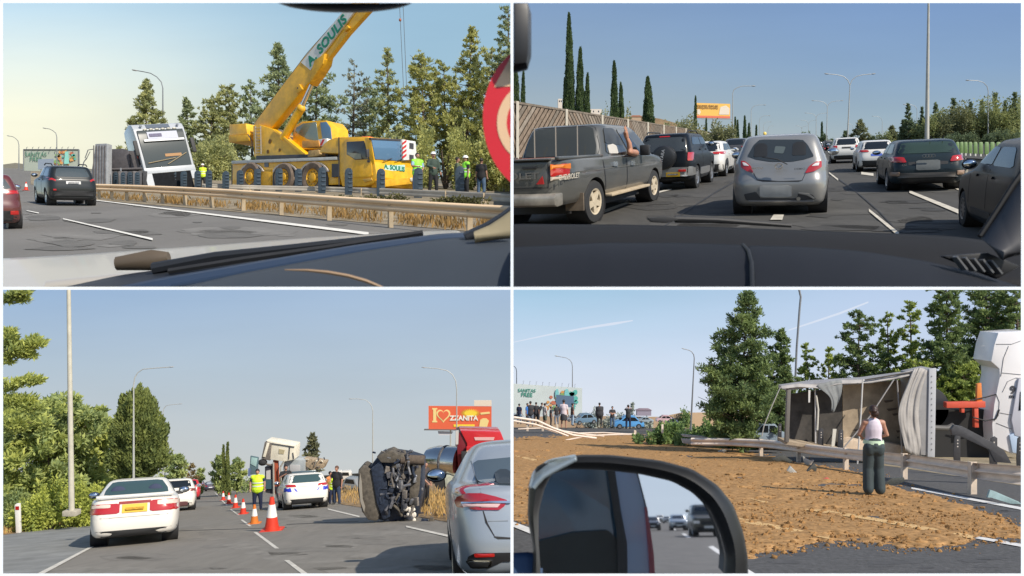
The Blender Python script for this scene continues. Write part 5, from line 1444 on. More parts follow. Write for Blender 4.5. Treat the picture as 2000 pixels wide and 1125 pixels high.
# median barrier with green paddles
t = rail('median_barrier', 'dark steel median barrier below the green paddles', [(1800, 330), (1850, 337), (1900, 346), (1960, 356), (2010, 366)], [27, 31, 37, 43, 50], [1810, 1850, 1890, 1930, 1975], mat('median_steel', (.10, .095, .085), .5, .5, noise=.2, scale=.1, world=True), mat('median_post', (.28, .26, .22), .6, .3), bh=.62, wave=.06, post_w=.10)
for k in (0, 1):
    pass
GRNP = mat('paddle_green', (.12, .21, .06), .5, noise=.12, scale=.3)
pg = [1833, 1840, 1847.5, 1854.7, 1862, 1870, 1878, 1886, 1895, 1905, 1915.5, 1927, 1938, 1950, 1961.6, 1973]
nm = ['first', 'second', 'third', 'fourth', 'fifth', 'sixth', 'seventh', 'eighth', 'ninth', 'tenth', 'eleventh', 'twelfth', 'thirteenth', 'fourteenth', 'fifteenth', 'sixteenth']
for k, x in enumerate(pg):
    f = (x-1833)/140; b_ = 297+f*7; h = 20+f*6.5; w = 5.4+f*4.0
    t = stand('green_paddle', 'curved green anti glare paddle, %s from the dark compact car' % nm[k], 'anti glare paddle', x, b_, 330-f*60, 'green paddles along the median')
    b = MB(); b.prism([(-w/2, 0), (w/2, 0), (w/2, h*.93), (w*.3, h), (-w*.3, h), (-w/2, h*.93)], -1.2, 1.2); b.build('blade', GRNP, t, bevel=.9)
    b = MB(); b.box((0, 0, -2), (w*.35, 2, 5)); b.build('foot', mat('paddle_foot', (.55, .55, .5), .6), t)

# ---- cars
VTR = (1590, 277)
def RP(t, pts, y): return [(q.x, q.z) for q in (unproj(t, a, b_, y, 1) for a, b_ in pts)]
def SPx(t, pts, x): return [(q.y, q.z) for q in (unproj(t, a, b_, x, 0) for a, b_ in pts)]
S_ = 1.45
Psil = paint('paint_silver', (.25, .25, .245), .10, .35, .34); Pwh = paint('paint_white', (.66, .64, .60), .08); Pdk = paint('paint_slate', (.016, .026, .032), .02, coat=.15, spec=.2)
Pbl = paint('paint_black', (.006, .008, .011), .02, coat=.08, spec=.12); Ppk = paint('paint_pickup', (.055, .058, .055), .38, 0, .5)
# pickup
t, bvh, put = car('pickup_truck', 'dusty dark grey double cab pickup with a canopy at the left edge', 'pickup truck', 'pickup', Ppk, 1153, 435, 114, anchor=.74, vp=VTR, stretch=1.78, windows=False, valance=False, mirrors=False,
    rimm=mat('rim_cream', (.50, .42, .30), .6, noise=.2, scale=5), spokes=5, mirrorm=DARKPL)
yax = -1.12
yc = unproj(t, 1176, 300, .80, 0).y
cabl = [(1.06, yc, 3.05, .83, 12), (1.12, yc+.02, 2.98, .82, 12), (1.30, yc+.07, 2.72, .78, 11), (1.50, yc+.13, 2.42, .73, 10), (1.62, yc+.19, 2.22, .69, 9), (1.68, yc+.26, 2.05, .64, 8), (1.71, yc+.5, 1.8, .5, 7)]
Vc, Fcc = hull(cabl); bvc = BVHTree.FromPolygons([Vector(v) for v in Vc], Fcc)
obj('cab', mesh_data('cab', Vc, Fcc), Ppk, t)
def putc(nm, dr, poly, m, off=.008, rnd=1, rings=4):
    r = patch(bvc, dr, poly, off, rnd, rings)
    if r: return obj(nm, mesh_data(nm, r[0], r[1], True, 50), m, t)
DG = mat('pickup_glass', (.015, .018, .018), .07, spec=.7)
putc('rear_window', 'rear', [(-.66, 1.14), (.66, 1.14), (.66, 1.30), (.56, 1.60), (.48, 1.64), (-.48, 1.64), (-.56, 1.60), (-.66, 1.30)], mat('rear_glass', (.045, .048, .042), .10, spec=.7), off=.01)
putc('window_seal', 'rear', [(-.71, 1.115), (.71, 1.115), (.71, 1.30), (.60, 1.62), (.51, 1.665), (-.51, 1.665), (-.60, 1.62), (-.71, 1.30)], DARKPL, off=.004)
for x in (-.40, .0, .40):
    b = MB(); b.tube([(x, yc-.10, 1.09), (x, yc-.08, 1.66)], .012, 6); b.build('window_bar', mat('bar_steel', (.25, .22, .19), .5, .5), t)
b = MB(); b.tube([(-.8, yc-.10, 1.12), (.80, yc-.10, 1.12)], .014, 6); b.build('window_bar', mat('bar_rust', (.20, .09, .07), .7), t)
b = MB(); b.box((0, (yax+yc)/2, 1.108), (1.46, (yc-yax)*.86, .02)); b.build('load_bed', mat('bed_load', (.20, .17, .13), .8, noise=.3, scale=4), t, bevel=.008)
for s in (-1, 1):
    b = MB(); b.box((s*.80, (yax+yc)/2, 1.125), (.07, (yc-yax)*.96, .05)); b.build('bed_rail', Ppk, t, bevel=.015)
    put('tail_light', 'rear', rect(s*.70, .86, s*.835, 1.04), TAILR, rnd=1, off=.02); put('turn_light', 'rear', rect(s*.70, .96, s*.835, 1.04), TAILO, rnd=0, off=.026); put('reverse_light', 'rear', rect(s*.70, .80, s*.835, .86), mat('lamp_dusty', (.40, .34, .26), .5), rnd=0, off=.02)
b = MB(); b.box((0, yax+.03, 1.115), (1.40, .06, .03)); b.build('tailgate_top', Ppk, t, bevel=.01)
put('tailgate_seam', 'rear', rect(-.67, .70, .67, .715), DARKPL, off=.004, rnd=0); put('tailgate_seam', 'rear', rect(-.675, .70, -.665, 1.06), DARKPL, off=.004, rnd=0); put('tailgate_seam', 'rear', rect(.665, .70, .675, 1.06), DARKPL, off=.004, rnd=0)
put('tailgate_handle', 'rear', rect(.28, .99, .50, 1.02), DARKPL, off=.02, rnd=0)
lettering('CHEVROLET', .135, mat('letter_dust', (.17, .16, .14), .7), t, face_cam(-.02, yax-.012, .88), extrude=.04, bold=.5, sx=1.5)
b = MB(); b.prism([(.50, .76), (.60, .88), (.62, .76)], yax-.02, yax-.012); b.build('badge', mat('badge_red', (.5, .02, .02), .4), t)
b = MB(); b.prism([(yax-.12, .46), (yax-.12, .58), (yax-.08, .62), (yax+.10, .62), (yax+.10, .44), (yax-.06, .43)], -.84, .84, 'x'); b.build('rear_bumper', mat('bumper_chrome_dusty', (.34, .31, .26), .42, .5, noise=.4, scale=3), t, bevel=.02)
for x in (.74, -.74):
    b = MB(); b.box((x, -.50, .42), (.30, .02, .28)); b.build('mud_flap', mat('mudflap', (.17, .13, .09), .85, noise=.3, scale=6), t)
S2 = lambda pts: [(max(y_, yc+.12+(z_-1.06)*.34), z_) for y_, z_ in SPx(t, pts, .80)]
putc('rear_door_window', 'right', S2([(1184, 301), (1171, 248), (1206, 249), (1222, 301)]), DG, off=.012)
putc('front_door_window', 'right', S2([(1227, 300), (1212, 252), (1228, 258), (1252, 300)]), DG, off=.012)
putc('window_cover', 'right', S2([(1182, 281), (1172, 249), (1206, 250), (1219, 284)]), mat('film_grey', (.03, .034, .036), .4), off=.018)
putc('white_load', 'right', S2([(1188, 300), (1188, 284), (1198, 281), (1204, 285), (1205, 300)]), mat('load_white', (.50, .47, .42), .7), off=.019)
for q in ([(1176, 303), (1177.5, 303), (1187, 388), (1185, 389)], [(1222, 302), (1223.5, 302), (1227, 376), (1225.5, 377)]):
    put('door_seam', 'right', SPx(t, q, .85), DARKPL, off=.004, rnd=0)
for q in ([(1195, 316), (1204, 316), (1204, 325), (1195, 325)], [(1229, 314), (1237, 314), (1237, 323), (1229, 323)]):
    put('door_handle', 'right', SPx(t, q, .85), CHROME, off=.03)
put('body_crease', 'right', [(-.9, .885), (2.9, .885), (2.9, .900), (-.9, .900)], mat('crease', (.10, .095, .08), .5), off=.01, rnd=0)
b = MB(); b.box((.86, 1.42, .42), (.16, 1.95, .05)); b.build('side_step', mat('step_sand', (.45, .36, .24), .7, noise=.2, scale=5), t, bevel=.015)
q = SPx(t, [(1111, 345)], .86)[0]
lettering('CHEVROLET', .11, mat('letter_pale', (.50, .46, .38), .6), t, Matrix.Translation((.872, q[0], q[1])) @ Matrix.Rotation(R(90), 4, 'Z') @ Matrix.Rotation(R(90), 4, 'X'), extrude=.03, bold=.6, sx=1.0)
q = unproj(t, 1260, 293, .95, 0); b = MB(); b.box(q, (.20, .12, .22)); b.build('wing_mirror', DARKPL, t, bevel=.03)
yax = -1.12
# driver's arm
t2 = thing('person', 'bare arm of the pickup driver raised out of the front window', 'person', t.matrix_basis.copy())
A = [unproj(t2, px_, py_, v, 0) for px_, py_, v in ((1241, 299, .84), (1231, 297, 1.0), (1229, 280, .98), (1224, 268, .95))]
b = MB(); limb(b, A, [.075, .062, .048, .034]); me = remesh(b, .012); me.materials.clear(); obj('arm', me, mat('skin_arm', (.42, .20, .12), .55, noise=.1, scale=10), t2)
w = A[-1]; b = MB(); limb(b, [w, w+Vector((-.01, -.02, .08))], [.04, .045])
for k, (dy, h_) in enumerate(((-.035, .08), (-.012, .10), (.012, .115), (.035, .085))): b.tube([w+Vector((-.01, dy, .10)), w+Vector((-.015, dy, .10+h_*.6)), w+Vector((-.03, dy-.01, .10+h_))], [.015, .013, .010], 6)
b.tube([w+Vector((0, -.05, .05)), w+Vector((.02, -.10, .09)), w+Vector((.02, -.10, .13))], [.016, .014, .011], 6); b.build('hand', mat('skin_arm', (.42, .2, .12), .55), t2)

# black off-roader with spare wheel
t, bvh, put = car('off_roader', 'black and silver off roader carrying a covered spare wheel', 'car', 'box', Pbl, 1356, 367, 63, anchor=.74, vp=VTR, stretch=1.5, plate=PLATEY, patches=[
    ('rear_window', 'rear', [(-.66, 1.14), (.66, 1.14), (.60, 1.56), (-.60, 1.56)], mat('glass_grey', (.04, .045, .045), .08, spec=.8)),
    ('rear_bumper', 'rear', rect(-.83, .42, .83, .68), Psil, dict(off=.06)), ('tail_light', 'rear', rect(.70, .86, .82, 1.10), TAILR, dict(sym=True, off=.02)),
    ('bumper_light', 'rear', rect(.46, .55, .66, .62), TAILR, dict(sym=True, off=.07)), ('number_plate', 'rear', rect(.10, .42, .50, .54), PLATEY, dict(off=.07, rnd=0)),
    ('brake_lamp', 'rear', rect(-.16, 1.575, .16, 1.60), TAILR, dict(off=.01)),
    ('lower_cladding', 'right', [(-.35-.4, .42), (-.43, .42), (-.46, .66), (-.75, .70)], Psil, dict(off=.012)), ('lower_cladding', 'right', [(.42, .40), (1.98, .40), (1.96, .62), (.44, .62)], Psil, dict(off=.012)), ('lower_cladding', 'right', [(2.80, .42), (3.1, .42), (3.1, .7), (2.82, .66)], Psil, dict(off=.012)),
    ])
b = MB(); My = Matrix.Rotation(R(90), 3, 'X'); b.lathe([(.001, .10), (.26, .095), (.33, .07), (.355, .02), (.355, -.12)], 28, My); b.V = [v+Vector((.04, -.86, .98)) for v in b.V]; b.build('spare_wheel_cover', mat('cover_black', (.015, .016, .018), .45), t)
q = (.02, -.975, 1.0); lettering('VITARA', .13, mat('cover_print', (.42, .42, .42), .5), t, face_cam(*q, 78), extrude=.03, bold=.8)
for s in (-1, 1):
    b = MB(); b.tube([(s*.60, -.35, 1.69), (s*.60, -.2, 1.75), (s*.60, 1.0, 1.75), (s*.60, 1.2, 1.68)], .022, 6); b.build('roof_rail', DARKPL, t)
text_on_plate(t, .30, -.885, .48, .4, .10, 'KAF 399')
# white crossover left
t, bvh, put = car('crossover', 'white crossover with black trim beyond the black off roader', 'car', 'suv', Pwh, 1415, 344, 43, anchor=.78, vp=VTR, stretch=1.45, patches=[
    ('rear_window', 'rear', [(-.70, 1.14), (.70, 1.14), (.60, 1.51), (-.60, 1.51)], GLASS), ('tail_light', 'rear', [(.35, 1.02), (.86, 1.00), (.88, 1.12), (.4, 1.10)], TAILR, dict(sym=True, off=.02)),
    ('bumper_lower', 'rear', rect(-.82, .30, .82, .58), DARKPL, dict(off=.02)), ('arch_trim', 'right', [(-.42, .32), (-.5, .5), (-.4, .72), (-.1, .82), (.2, .80), (.42, .6), (.46, .34), (.40, .34), (.36, .55), (.2, .72), (-.1, .74), (-.34, .62)], DARKPL, dict(off=.01, rnd=0)), ('number_plate', 'rear', rect(-.26, .75, .26, .86), PLATEW, dict(rnd=0))])
Pgy = paint('paint_grey', (.06, .06, .065), .04)
car('crossover', 'dark grey car with lit tail lights ahead of the white crossover', 'car', 'suv', Pgy, 1438, 314, 27, vp=VTR, stretch=1.4, patches=[
    ('rear_window', 'rear', [(-.70, 1.14), (.70, 1.14), (.60, 1.51), (-.60, 1.51)], GLASS), ('tail_light', 'rear', rect(.45, .96, .86, 1.04), TAILR, dict(sym=True, off=.02)), ('chrome_bar', 'rear', rect(-.6, .55, .6, .60), CHROME, dict(off=.02)), ('number_plate', 'rear', rect(-.26, .75, .26, .86), PLATEW, dict(rnd=0))])
# silver hatchback
t, bvh, put = car('hatchback', 'silver hatchback with a sloping rear window right ahead in the middle lane', 'car', 'hatch', Psil, 1523, 415, 103, vp=VTR, stretch=1.15, valance=False, yaw=0)
yr = -.60
g = RP(t, [(1481, 273), (1567, 273), (1577, 283), (1590, 306), (1570, 312), (1546, 316), (1502, 316), (1476, 312), (1458, 306), (1470, 283)], yr)
put('rear_window', 'rear', g, mat('glass_rear', (.030, .036, .038), .07, spec=.8), off=.008, rings=6)
put('tail_light', 'rear', RP(t, [(1446, 315), (1454, 316), (1466, 325), (1471, 338), (1458, 335), (1446, 327)], yr), TAILR, off=.014)
put('tail_light', 'rear', RP(t, [(1604, 315), (1594, 316), (1580, 325), (1572, 339), (1590, 335), (1604, 327)], yr), TAILR, off=.014)
put('lamp_lens', 'rear', RP(t, [(1449, 318), (1455, 319), (1463, 325), (1452, 324)], yr), TAILW, off=.020)
put('lamp_lens', 'rear', RP(t, [(1600, 318), (1592, 319), (1585, 325), (1598, 324)], yr), TAILW, off=.020)
for q in ([(1471, 339), (1478, 351), (1478.8, 350.4), (1472, 338)], [(1478, 350.5), (1490, 353.5), (1560, 353.5), (1566, 352), (1566, 353.3), (1560, 355), (1490, 355), (1478, 352)], [(1566, 352), (1572, 340), (1573, 340.5), (1567, 353)]):
    put('hatch_seam', 'rear', RP(t, q, yr), DARKPL, off=.003, rnd=0)
put('plate_blank', 'rear', RP(t, [(1484, 362), (1546, 362), (1546, 385), (1484, 385)], yr), mat('plate_blur', (.33, .33, .32), .6, noise=.15, scale=3), off=.012)
for q in ([(1453, 379), (1477, 374), (1485, 386), (1485, 391), (1457, 391)], [(1559, 377), (1586, 379), (1594, 389), (1556, 391)], [(1470, 387), (1575, 387), (1575, 391.5), (1470, 391.5)]):
    put('lower_grille', 'rear', RP(t, q, yr), mat('lower_plastic', (.045, .045, .048), .6), off=.010)
put('bumper_lip', 'rear', RP(t, [(1462, 391), (1588, 391), (1590, 393.5), (1462, 393.5)], yr), mat('lip_silver', (.3, .3, .31), .4, .4), off=.02, rnd=0)
put('bumper_lip', 'rear', RP(t, [(1560, 376), (1580, 378), (1592, 387), (1588, 388), (1578, 380.5), (1560, 378)], yr), Psil, off=.02, rnd=0)
b = MB(); q0 = unproj(t, 1488, 307, yr+.02); q1 = unproj(t, 1518, 311, yr-.06); q2 = unproj(t, 1538, 321, yr-.06); b.tube([q0, q1, q2], [.008, .012, .010], 6); b.build('rear_wiper', DARKPL, t)
q = unproj(t, 1521, 325, yr-.035)
b = MB(); n = 24; b.tube([q+Vector((.062*math.cos(a), 0, .048*math.sin(a))) for a in [6.2832*i/n for i in range(n+1)]], .008, 5); b.tube([q+Vector((-.05, 0, .02)), q+Vector((0, 0, -.015)), q+Vector((.05, 0, .02))], .008, 5); b.build('emblem', CHROME, t)
q = unproj(t, 1479, 329, yr-.03); lettering('MAZDA', .05, CHROME, t, face_cam(q.x, q.y, q.z), extrude=.05, bold=.5, sx=1.2)
q = unproj(t, 1562, 330, yr-.03); lettering('DEMIO', .05, mat('badge_grey', (.12, .12, .12), .4), t, face_cam(q.x, q.y, q.z), extrude=.05, bold=.5, sx=1.2)
b = MB(); b.cyl((.34, yr-.02, .30), (.34, yr+.2, .30), .035, n=12); b.build('exhaust', mat('exhaust', (.3, .28, .25), .4, .8), t)
for s in (-.33, .33):
    put('head_rest', 'rear', [(s-.12, 1.06), (s+.12, 1.06), (s+.11, 1.26), (s+.05, 1.30), (s-.05, 1.30), (s-.11, 1.26)], mat('headrest_dark2', (.012, .013, .014), .5), off=.012)
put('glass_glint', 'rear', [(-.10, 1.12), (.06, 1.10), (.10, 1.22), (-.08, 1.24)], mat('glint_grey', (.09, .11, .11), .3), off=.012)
# far cars
car('crossover', 'white car farthest ahead in the next lane, right of the silver hatchback', 'car', 'suv', Pwh, 1651, 318, 30.5, vp=VTR, stretch=1.4, patches=[
    ('rear_window', 'rear', [(-.70, 1.14), (.70, 1.14), (.60, 1.51), (-.60, 1.51)], GLASS), ('tail_light', 'rear', rect(.52, .96, .86, 1.10), TAILR, dict(sym=True, off=.02)), ('bumper_lower', 'rear', rect(-.7, .3, .7, .5), DARKPL, dict(off=.02)), ('number_plate', 'rear', rect(-.26, .92, .26, 1.02), PLATEP, dict(rnd=0))])
t, bvh, put = car('crossover', 'white crossover with black arches just left of the dark compact car', 'car', 'suv', Pwh, 1676, 335, 37, anchor=-.78, vp=VTR, stretch=1.4, patches=[
    ('rear_window', 'rear', [(-.70, 1.14), (.70, 1.14), (.60, 1.51), (-.60, 1.51)], GLASS), ('tail_light', 'rear', [(.35, 1.02), (.86, 1.00), (.88, 1.12), (.4, 1.10)], TAILR, dict(sym=True, off=.02)),
    ('bumper_lower', 'rear', rect(-.82, .30, .82, .58), DARKPL, dict(off=.02)), ('arch_trim', 'left', [(-.42, .32), (-.5, .5), (-.4, .72), (-.1, .82), (.2, .80), (.42, .6), (.46, .34), (.40, .34), (.36, .55), (.2, .72), (-.1, .74), (-.34, .62)], DARKPL, dict(off=.01, rnd=0)), ('number_plate', 'rear', rect(-.26, .80, .26, .92), mat('plate_blue', (.08, .14, .5), .5), dict(rnd=0))])
t, bvh, put = car('compact_suv', 'dark blue green compact car with red tail lights before the paddles', 'car', 'suv', Pdk, 1737, 371, 70, anchor=-.80, vp=VTR, stretch=1.3, scale3=(1, 1, .85), patches=[
    ('rear_window', 'rear', [(-.70, 1.17), (.70, 1.17), (.58, 1.50), (-.58, 1.50)], mat('glass_green', (.03, .05, .035), .08, spec=.8)), ('tail_light', 'rear', [(.50, .90), (.84, .92), (.86, 1.08), (.56, 1.06)], TAILR, dict(sym=True, off=.02)),
    ('rear_panel', 'rear', rect(-.46, .82, .46, .92), DARKPL, dict(off=.004)), ('plate_blank', 'rear', rect(-.28, .66, .28, .96), mat('plate_smudge', (.10, .11, .11), .6, noise=.2, scale=3), dict(off=.012)),
    ('bumper_step', 'rear', rect(-.84, .44, .84, .58), mat('trim_grey', (.12, .11, .10), .5), dict(off=.03)), ('bumper_lower', 'rear', rect(-.8, .28, .8, .42), DARKPL, dict(off=.01)), ('reflector', 'rear', rect(.66, .50, .84, .62), mat('reflector_dusty', (.30, .20, .14), .4), dict(off=.04, sym=True))])
for k in range(4):
    b = MB(); cx = -.105+.07*k; b.tube([Vector((cx+.045*math.cos(a), -.86, 1.09+.045*math.sin(a))) for a in [6.2832*i/16 for i in range(17)]], .007, 5); b.build('emblem_ring', CHROME, t)
lettering('Q2', .085, CHROME, t, face_cam(-.56, -.875, .84), extrude=.05, bold=.8); lettering('30 TDI', .055, CHROME, t, face_cam(.58, -.875, .84), extrude=.05, bold=.5)
for x in (.1, .4): b = MB(); b.tube([(x, -.3, 1.60), (x, -.42, 1.68)], [.02, .008], 6); b.build('aerial', DARKPL, t)
# black car at the right edge
t, bvh, put = car('hatchback', 'glossy black car alongside, cut by the right windscreen pillar', 'car', 'hatch', Pbl, 1888, 441, 102, scale3=(1, 1, 1.12), anchor=-.74, ay=2.5, vp=VTR, stretch=1.35, rimm=mat('rim_grey', (.16, .16, .17), .35, .7), spokes=10,
    glass=mat('glass_side', (.06, .08, .085), .05, spec=.9))
# distant line of cars and vans
Gf = 'distant cars in the queue'
for x, y, w, h, c, lb in ((1612, 298, 13, 20, (.03, .03, .035), 'dark car right behind the silver hatchback roof edge'), (1619, 306, 20, 32, (.018, .02, .026), 'tall dark van left of the farther white car'), (1601, 292, 12, 15, (.45, .45, .43), 'tiny pale car beyond the silver hatchback'), (1473, 300, 30, 34, (.02, .024, .026), 'black van left of the silver hatchback roof'),
                       (1556, 276, 30, 9, (.55, .50, .42), 'pale roof of a far lorry above the silver hatchback'), (1460, 290, 14, 20, (.08, .08, .08), 'grey car beyond the dark grey crossover')):
    t = stand('distant_car', lb, 'car', x, y, 900, Gf)
    b = MB(); b.prism([(-w/2, h*.1), (-w/2, h*.55), (-w*.40, h*.92), (-w*.3, h), (w*.3, h), (w*.40, h*.92), (w/2, h*.55), (w/2, h*.1)], 0, w*1.2); b.build('body', mat('far%d' % int(x), c, .4, coat=.5), t, bevel=.8)
    b = MB(); b.prism([(-w*.38, h*.58), (w*.38, h*.58), (w*.31, h*.9), (-w*.31, h*.9)], -.3, .3); b.build('rear_window', GLASS, t)
    for s in (-1, 1):
        b = MB(); b.box((s*w*.36, .6, h*.08), (w*.16, 2, h*.2)); b.build('wheel', RUBBER, t, bevel=.3)
        b = MB(); b.box((s*w*.40, -.2, h*.50), (w*.12, .6, h*.08)); b.build('tail_light', TAILR, t)
t = stand('work_truck', 'far truck carrying a yellow arrow lamp board above the queue', 'truck', 1495, 300, 950)
slab(t, 'body', [(1480, 268), (1498, 266), (1500, 300), (1480, 300)], 2, 20, mat('far_truck', (.03, .035, .035), .6)); 
b = MB(); q = unproj(t, 1494, 261); b.sph(q, (3.4, 1.5, 3.6), 12, 8); b.build('arrow_lamp', mat('lamp_yellow', (.75, .55, .12), .4), t); q2 = unproj(t, 1496, 268); b = MB(); b.sph(q2, (3.2, 1.5, 3), 12, 8); b.build('arrow_lamp', mat('lamp_yellow', (.75, .55, .12), .4), t)

# ---- dashboard of the car the queue is seen from
D3 = mat('dash_black', (.015, .015, .016), .8, noise=.15, scale=4, bump=.08, spec=.15); D4 = mat('dash_blueblack', (.013, .015, .020), .78, noise=.10, scale=3, bump=.05, spec=.15)
own = thing('dashboard', 'black padded dashboard with a centre seam and a side vent', 'dashboard', Matrix.Identity(4))
near_part('dash_top', [[(990, 437, 1.22), (1250, 439, 1.22), (1450, 445, 1.22), (1600, 451, 1.22), (1750, 456, 1.22), (1860, 461, 1.22), (2010, 480, 1.22)],
                       [(990, 458, 1.1), (1250, 456, 1.1), (1450, 462, 1.1), (1600, 468, 1.1), (1750, 476, 1.1), (1860, 486, 1.1), (2010, 500, 1.1)],
                       [(990, 500, 1.0), (1250, 500, 1.0), (1450, 500, 1.0), (1600, 510, 1.0), (1750, 530, 1.0), (1860, 545, 1.0), (2010, 560, 1.0)]], D3, own)
near_part('dash_pad', [[(990, 483, .97), (1100, 478, .97), (1180, 474, .97), (1330, 474, .97), (1452, 478, .97)],
                       [(990, 500, .86), (1100, 492, .86), (1180, 486, .86), (1330, 490, .86), (1466, 500, .86)],
                       [(990, 580, .74), (1100, 575, .74), (1180, 570, .74), (1330, 570, .74), (1470, 570, .74)],
                       [(990, 700, .66), (1100, 700, .66), (1180, 700, .66), (1330, 700, .66), (1472, 700, .66)]], D4, own)
near_part('dash_pad', [[(1456, 479, .97), (1560, 481, .97), (1680, 490, .97), (1800, 508, .97), (1900, 530, .97), (2010, 565, .97)],
                       [(1470, 500, .86), (1560, 500, .86), (1680, 508, .86), (1800, 530, .86), (1900, 552, .86), (2010, 590, .86)],
                       [(1473, 570, .74), (1560, 570, .74), (1680, 575, .74), (1800, 590, .74), (1900, 620, .74), (2010, 650, .74)],
                       [(1475, 700, .66), (1560, 700, .66), (1680, 700, .66), (1800, 700, .66), (1900, 720, .66), (2010, 750, .66)]], D4, own)
b = MB(); b.tube([ray(1451, 478)*.965, ray(1462, 490)*.90, ray(1468, 512)*.82, ray(1470, 570)*.735], .0022, 8); b.build('seam', mat('seam_black', (.004, .004, .004), .6), own)
b = MB()
b.prism([(a.x, a.z) for a in (ray(1835, 500)*.93, ray(1925, 493)*.93, ray(1990, 520)*.93, ray(1945, 545)*.93)], .925, .935); b.build('vent', mat('vent_black', (.006, .006, .007), .5), own, bevel=.003)
for k in range(5):
    x = 1868+k*17; b = MB(); b.box(ray(x+6, 514+k*2)*.92, (.0022, .012, .020), ry(-38)); b.build('vent_slat', mat('vent_slat', (.12, .12, .12), .35), own)
near_part('windscreen_pillar', [[(1912, 463, .95), (1950, 405, .95), (1975, 365, .95), (2010, 318, .95)], [(1930, 478, .92), (1960, 440, .92), (1985, 400, .92), (2010, 360, .92)], [(1960, 492, .90), (1975, 492, .90), (1990, 492, .90), (2010, 492, .90)]], mat('pillar_grey', (.045, .045, .05), .6), own)
b = MB(); b.tube([ray(1914, 462)*.945, ray(1952, 404)*.945, ray(1977, 364)*.945, ray(2008, 320)*.945], .0035, 8); b.build('pillar_seal', mat('seam_black', (.004, .004, .004), .6), own)
b = MB(); b.tube([ray(a, c)*1.30 for a, c in ((1318, 428), (1400, 430), (1480, 436), (1545, 441))], [.006, .005, .004, .003], 8); b.build('wiper_arm', DARKPL, own)
b = MB(); b.prism([(p.x, p.z) for p in (ray(a, c)*1.29 for a, c in ((1264, 426), (1300, 423), (1322, 425), (1324, 430), (1300, 435), (1272, 433)))], 1.285, 1.30); b.build('wiper_pivot', DARKPL, own, bevel=.001)
b = MB(); v = ray(1000, 70)*.6; b.box((v.x-.01, .6, v.z), (.05, .03, .056)); o = b.build('inside_mirror', mat('mirror_black', (.008, .008, .009), .4), None, bevel=.012)
tag(o, 'black back of the inside mirror at the top left corner', 'mirror')
# ================================================================== lower left: road with the overturned vehicles
CUR = BL
sky_backdrop(BL, 300, skymat('sky_road', [(0, (206, 206, 200)), (.32, (204, 205, 202)), (.5, (196, 203, 206)), (.72, (180, 197, 211)), (1, (156, 184, 216))],
                             [(0, (204, 206, 204)), (.32, (200, 204, 203)), (.5, (193, 202, 207)), (.72, (182, 198, 212)), (1, (166, 190, 217))]))
ASPH_BL = mat('asphalt_sunlit', (.225, .207, .178), .85, noise=.10, scale=4, world=True, stretch=(1, .06, 1))
road_bl = sheet('road', 6, 997, 1180, ASPH_BL)
SHO = mat('hard_shoulder', (.25, .25, .235), .9, noise=.22, scale=1.5, world=True)
gpoly('hard_shoulder', [(0, 1150), (0, 1046), (110, 1030), (230, 1000), (330, 966), (392, 941), (394, 942), (186, 1063), (70, 1122), (20, 1150)], SHO, .004, None, 'structure', n=4)
stains(road_bl, 150, 880, 985, 1115, 40, mat('worn_bl', (.208, .192, .166), .8, noise=.2, scale=3, world=True), .002, 5, 26)
stains(road_bl, 150, 880, 985, 1115, 30, mat('pale_bl', (.238, .22, .19), .9, noise=.2, scale=3, world=True), .0012, 6, 34)
DIRT = mat('dirt_verge', (.30, .21, .12), .95, noise=.4, scale=2.5, world=True, bump=.4)
gpoly('verge', [(0, 1046), (110, 1029), (230, 999), (330, 965), (390, 941), (300, 930), (0, 918)], DIRT, .010, None, 'structure', n=6)
gpoly('verge', [(470, 938), (556, 946), (620, 962), (668, 985), (800, 1006), (880, 1020), (1000, 1040), (1000, 905), (700, 925), (480, 934)], DIRT, .010, None, 'structure', n=6)
MK3 = mat('road_paint_white', (.62, .58, .50), .7, noise=.2, scale=4, world=True)
def quad(name, a, c, wa, wc, m, lift, par): return gpoly(name, [(a[0]-wa, a[1]), (c[0]-wc, c[1]), (c[0]+wc, c[1]), (a[0]+wa, a[1])], m, lift, par)
quad('lane_marking', (72, 1124), (188, 1063), 7, 3.4, MK3, .012, road_bl); quad('lane_marking', (200, 1057), (300, 1000), 3, 1.6, MK3, .012, road_bl); quad('lane_marking', (310, 994), (388, 944), 1.6, .6, MK3, .012, road_bl)
for a, c, w0, w1 in (((600, 1124), (560, 1094), 6.5, 5), ((541, 1071), (498, 1039), 4.4, 3.4), ((489, 1028), (472, 1015), 2.8, 2.4), ((466, 1006), (451, 995), 2.1, 1.8), ((444, 987), (432, 976), 1.6, 1.3), ((428, 970), (420, 962), 1.1, .9), ((417, 956), (411, 950), .8, .6)):
    quad('lane_marking', a, c, w0, w1, MK3, .006, road_bl)
for a, c, w0, w1 in (((640, 994), (702, 1009), 1.1, 1.4), ((793, 1028), (882, 1048), 1.6, 2.1), ((560, 973), (600, 983), .7, .9), ((452, 944), (540, 965), .5, .7)):
    stripe('lane_marking', a, c, w0, w1, MK3, .012, road_bl)
SEAM2 = mat('asphalt_seam', (.06, .055, .05), .8)
for a, c in (((300, 1038), (560, 1030)), ((330, 982), (470, 978)), ((560, 1024), (700, 1018))): stripe('asphalt_joint', a, c, .5, .5, SEAM2, .005, road_bl)

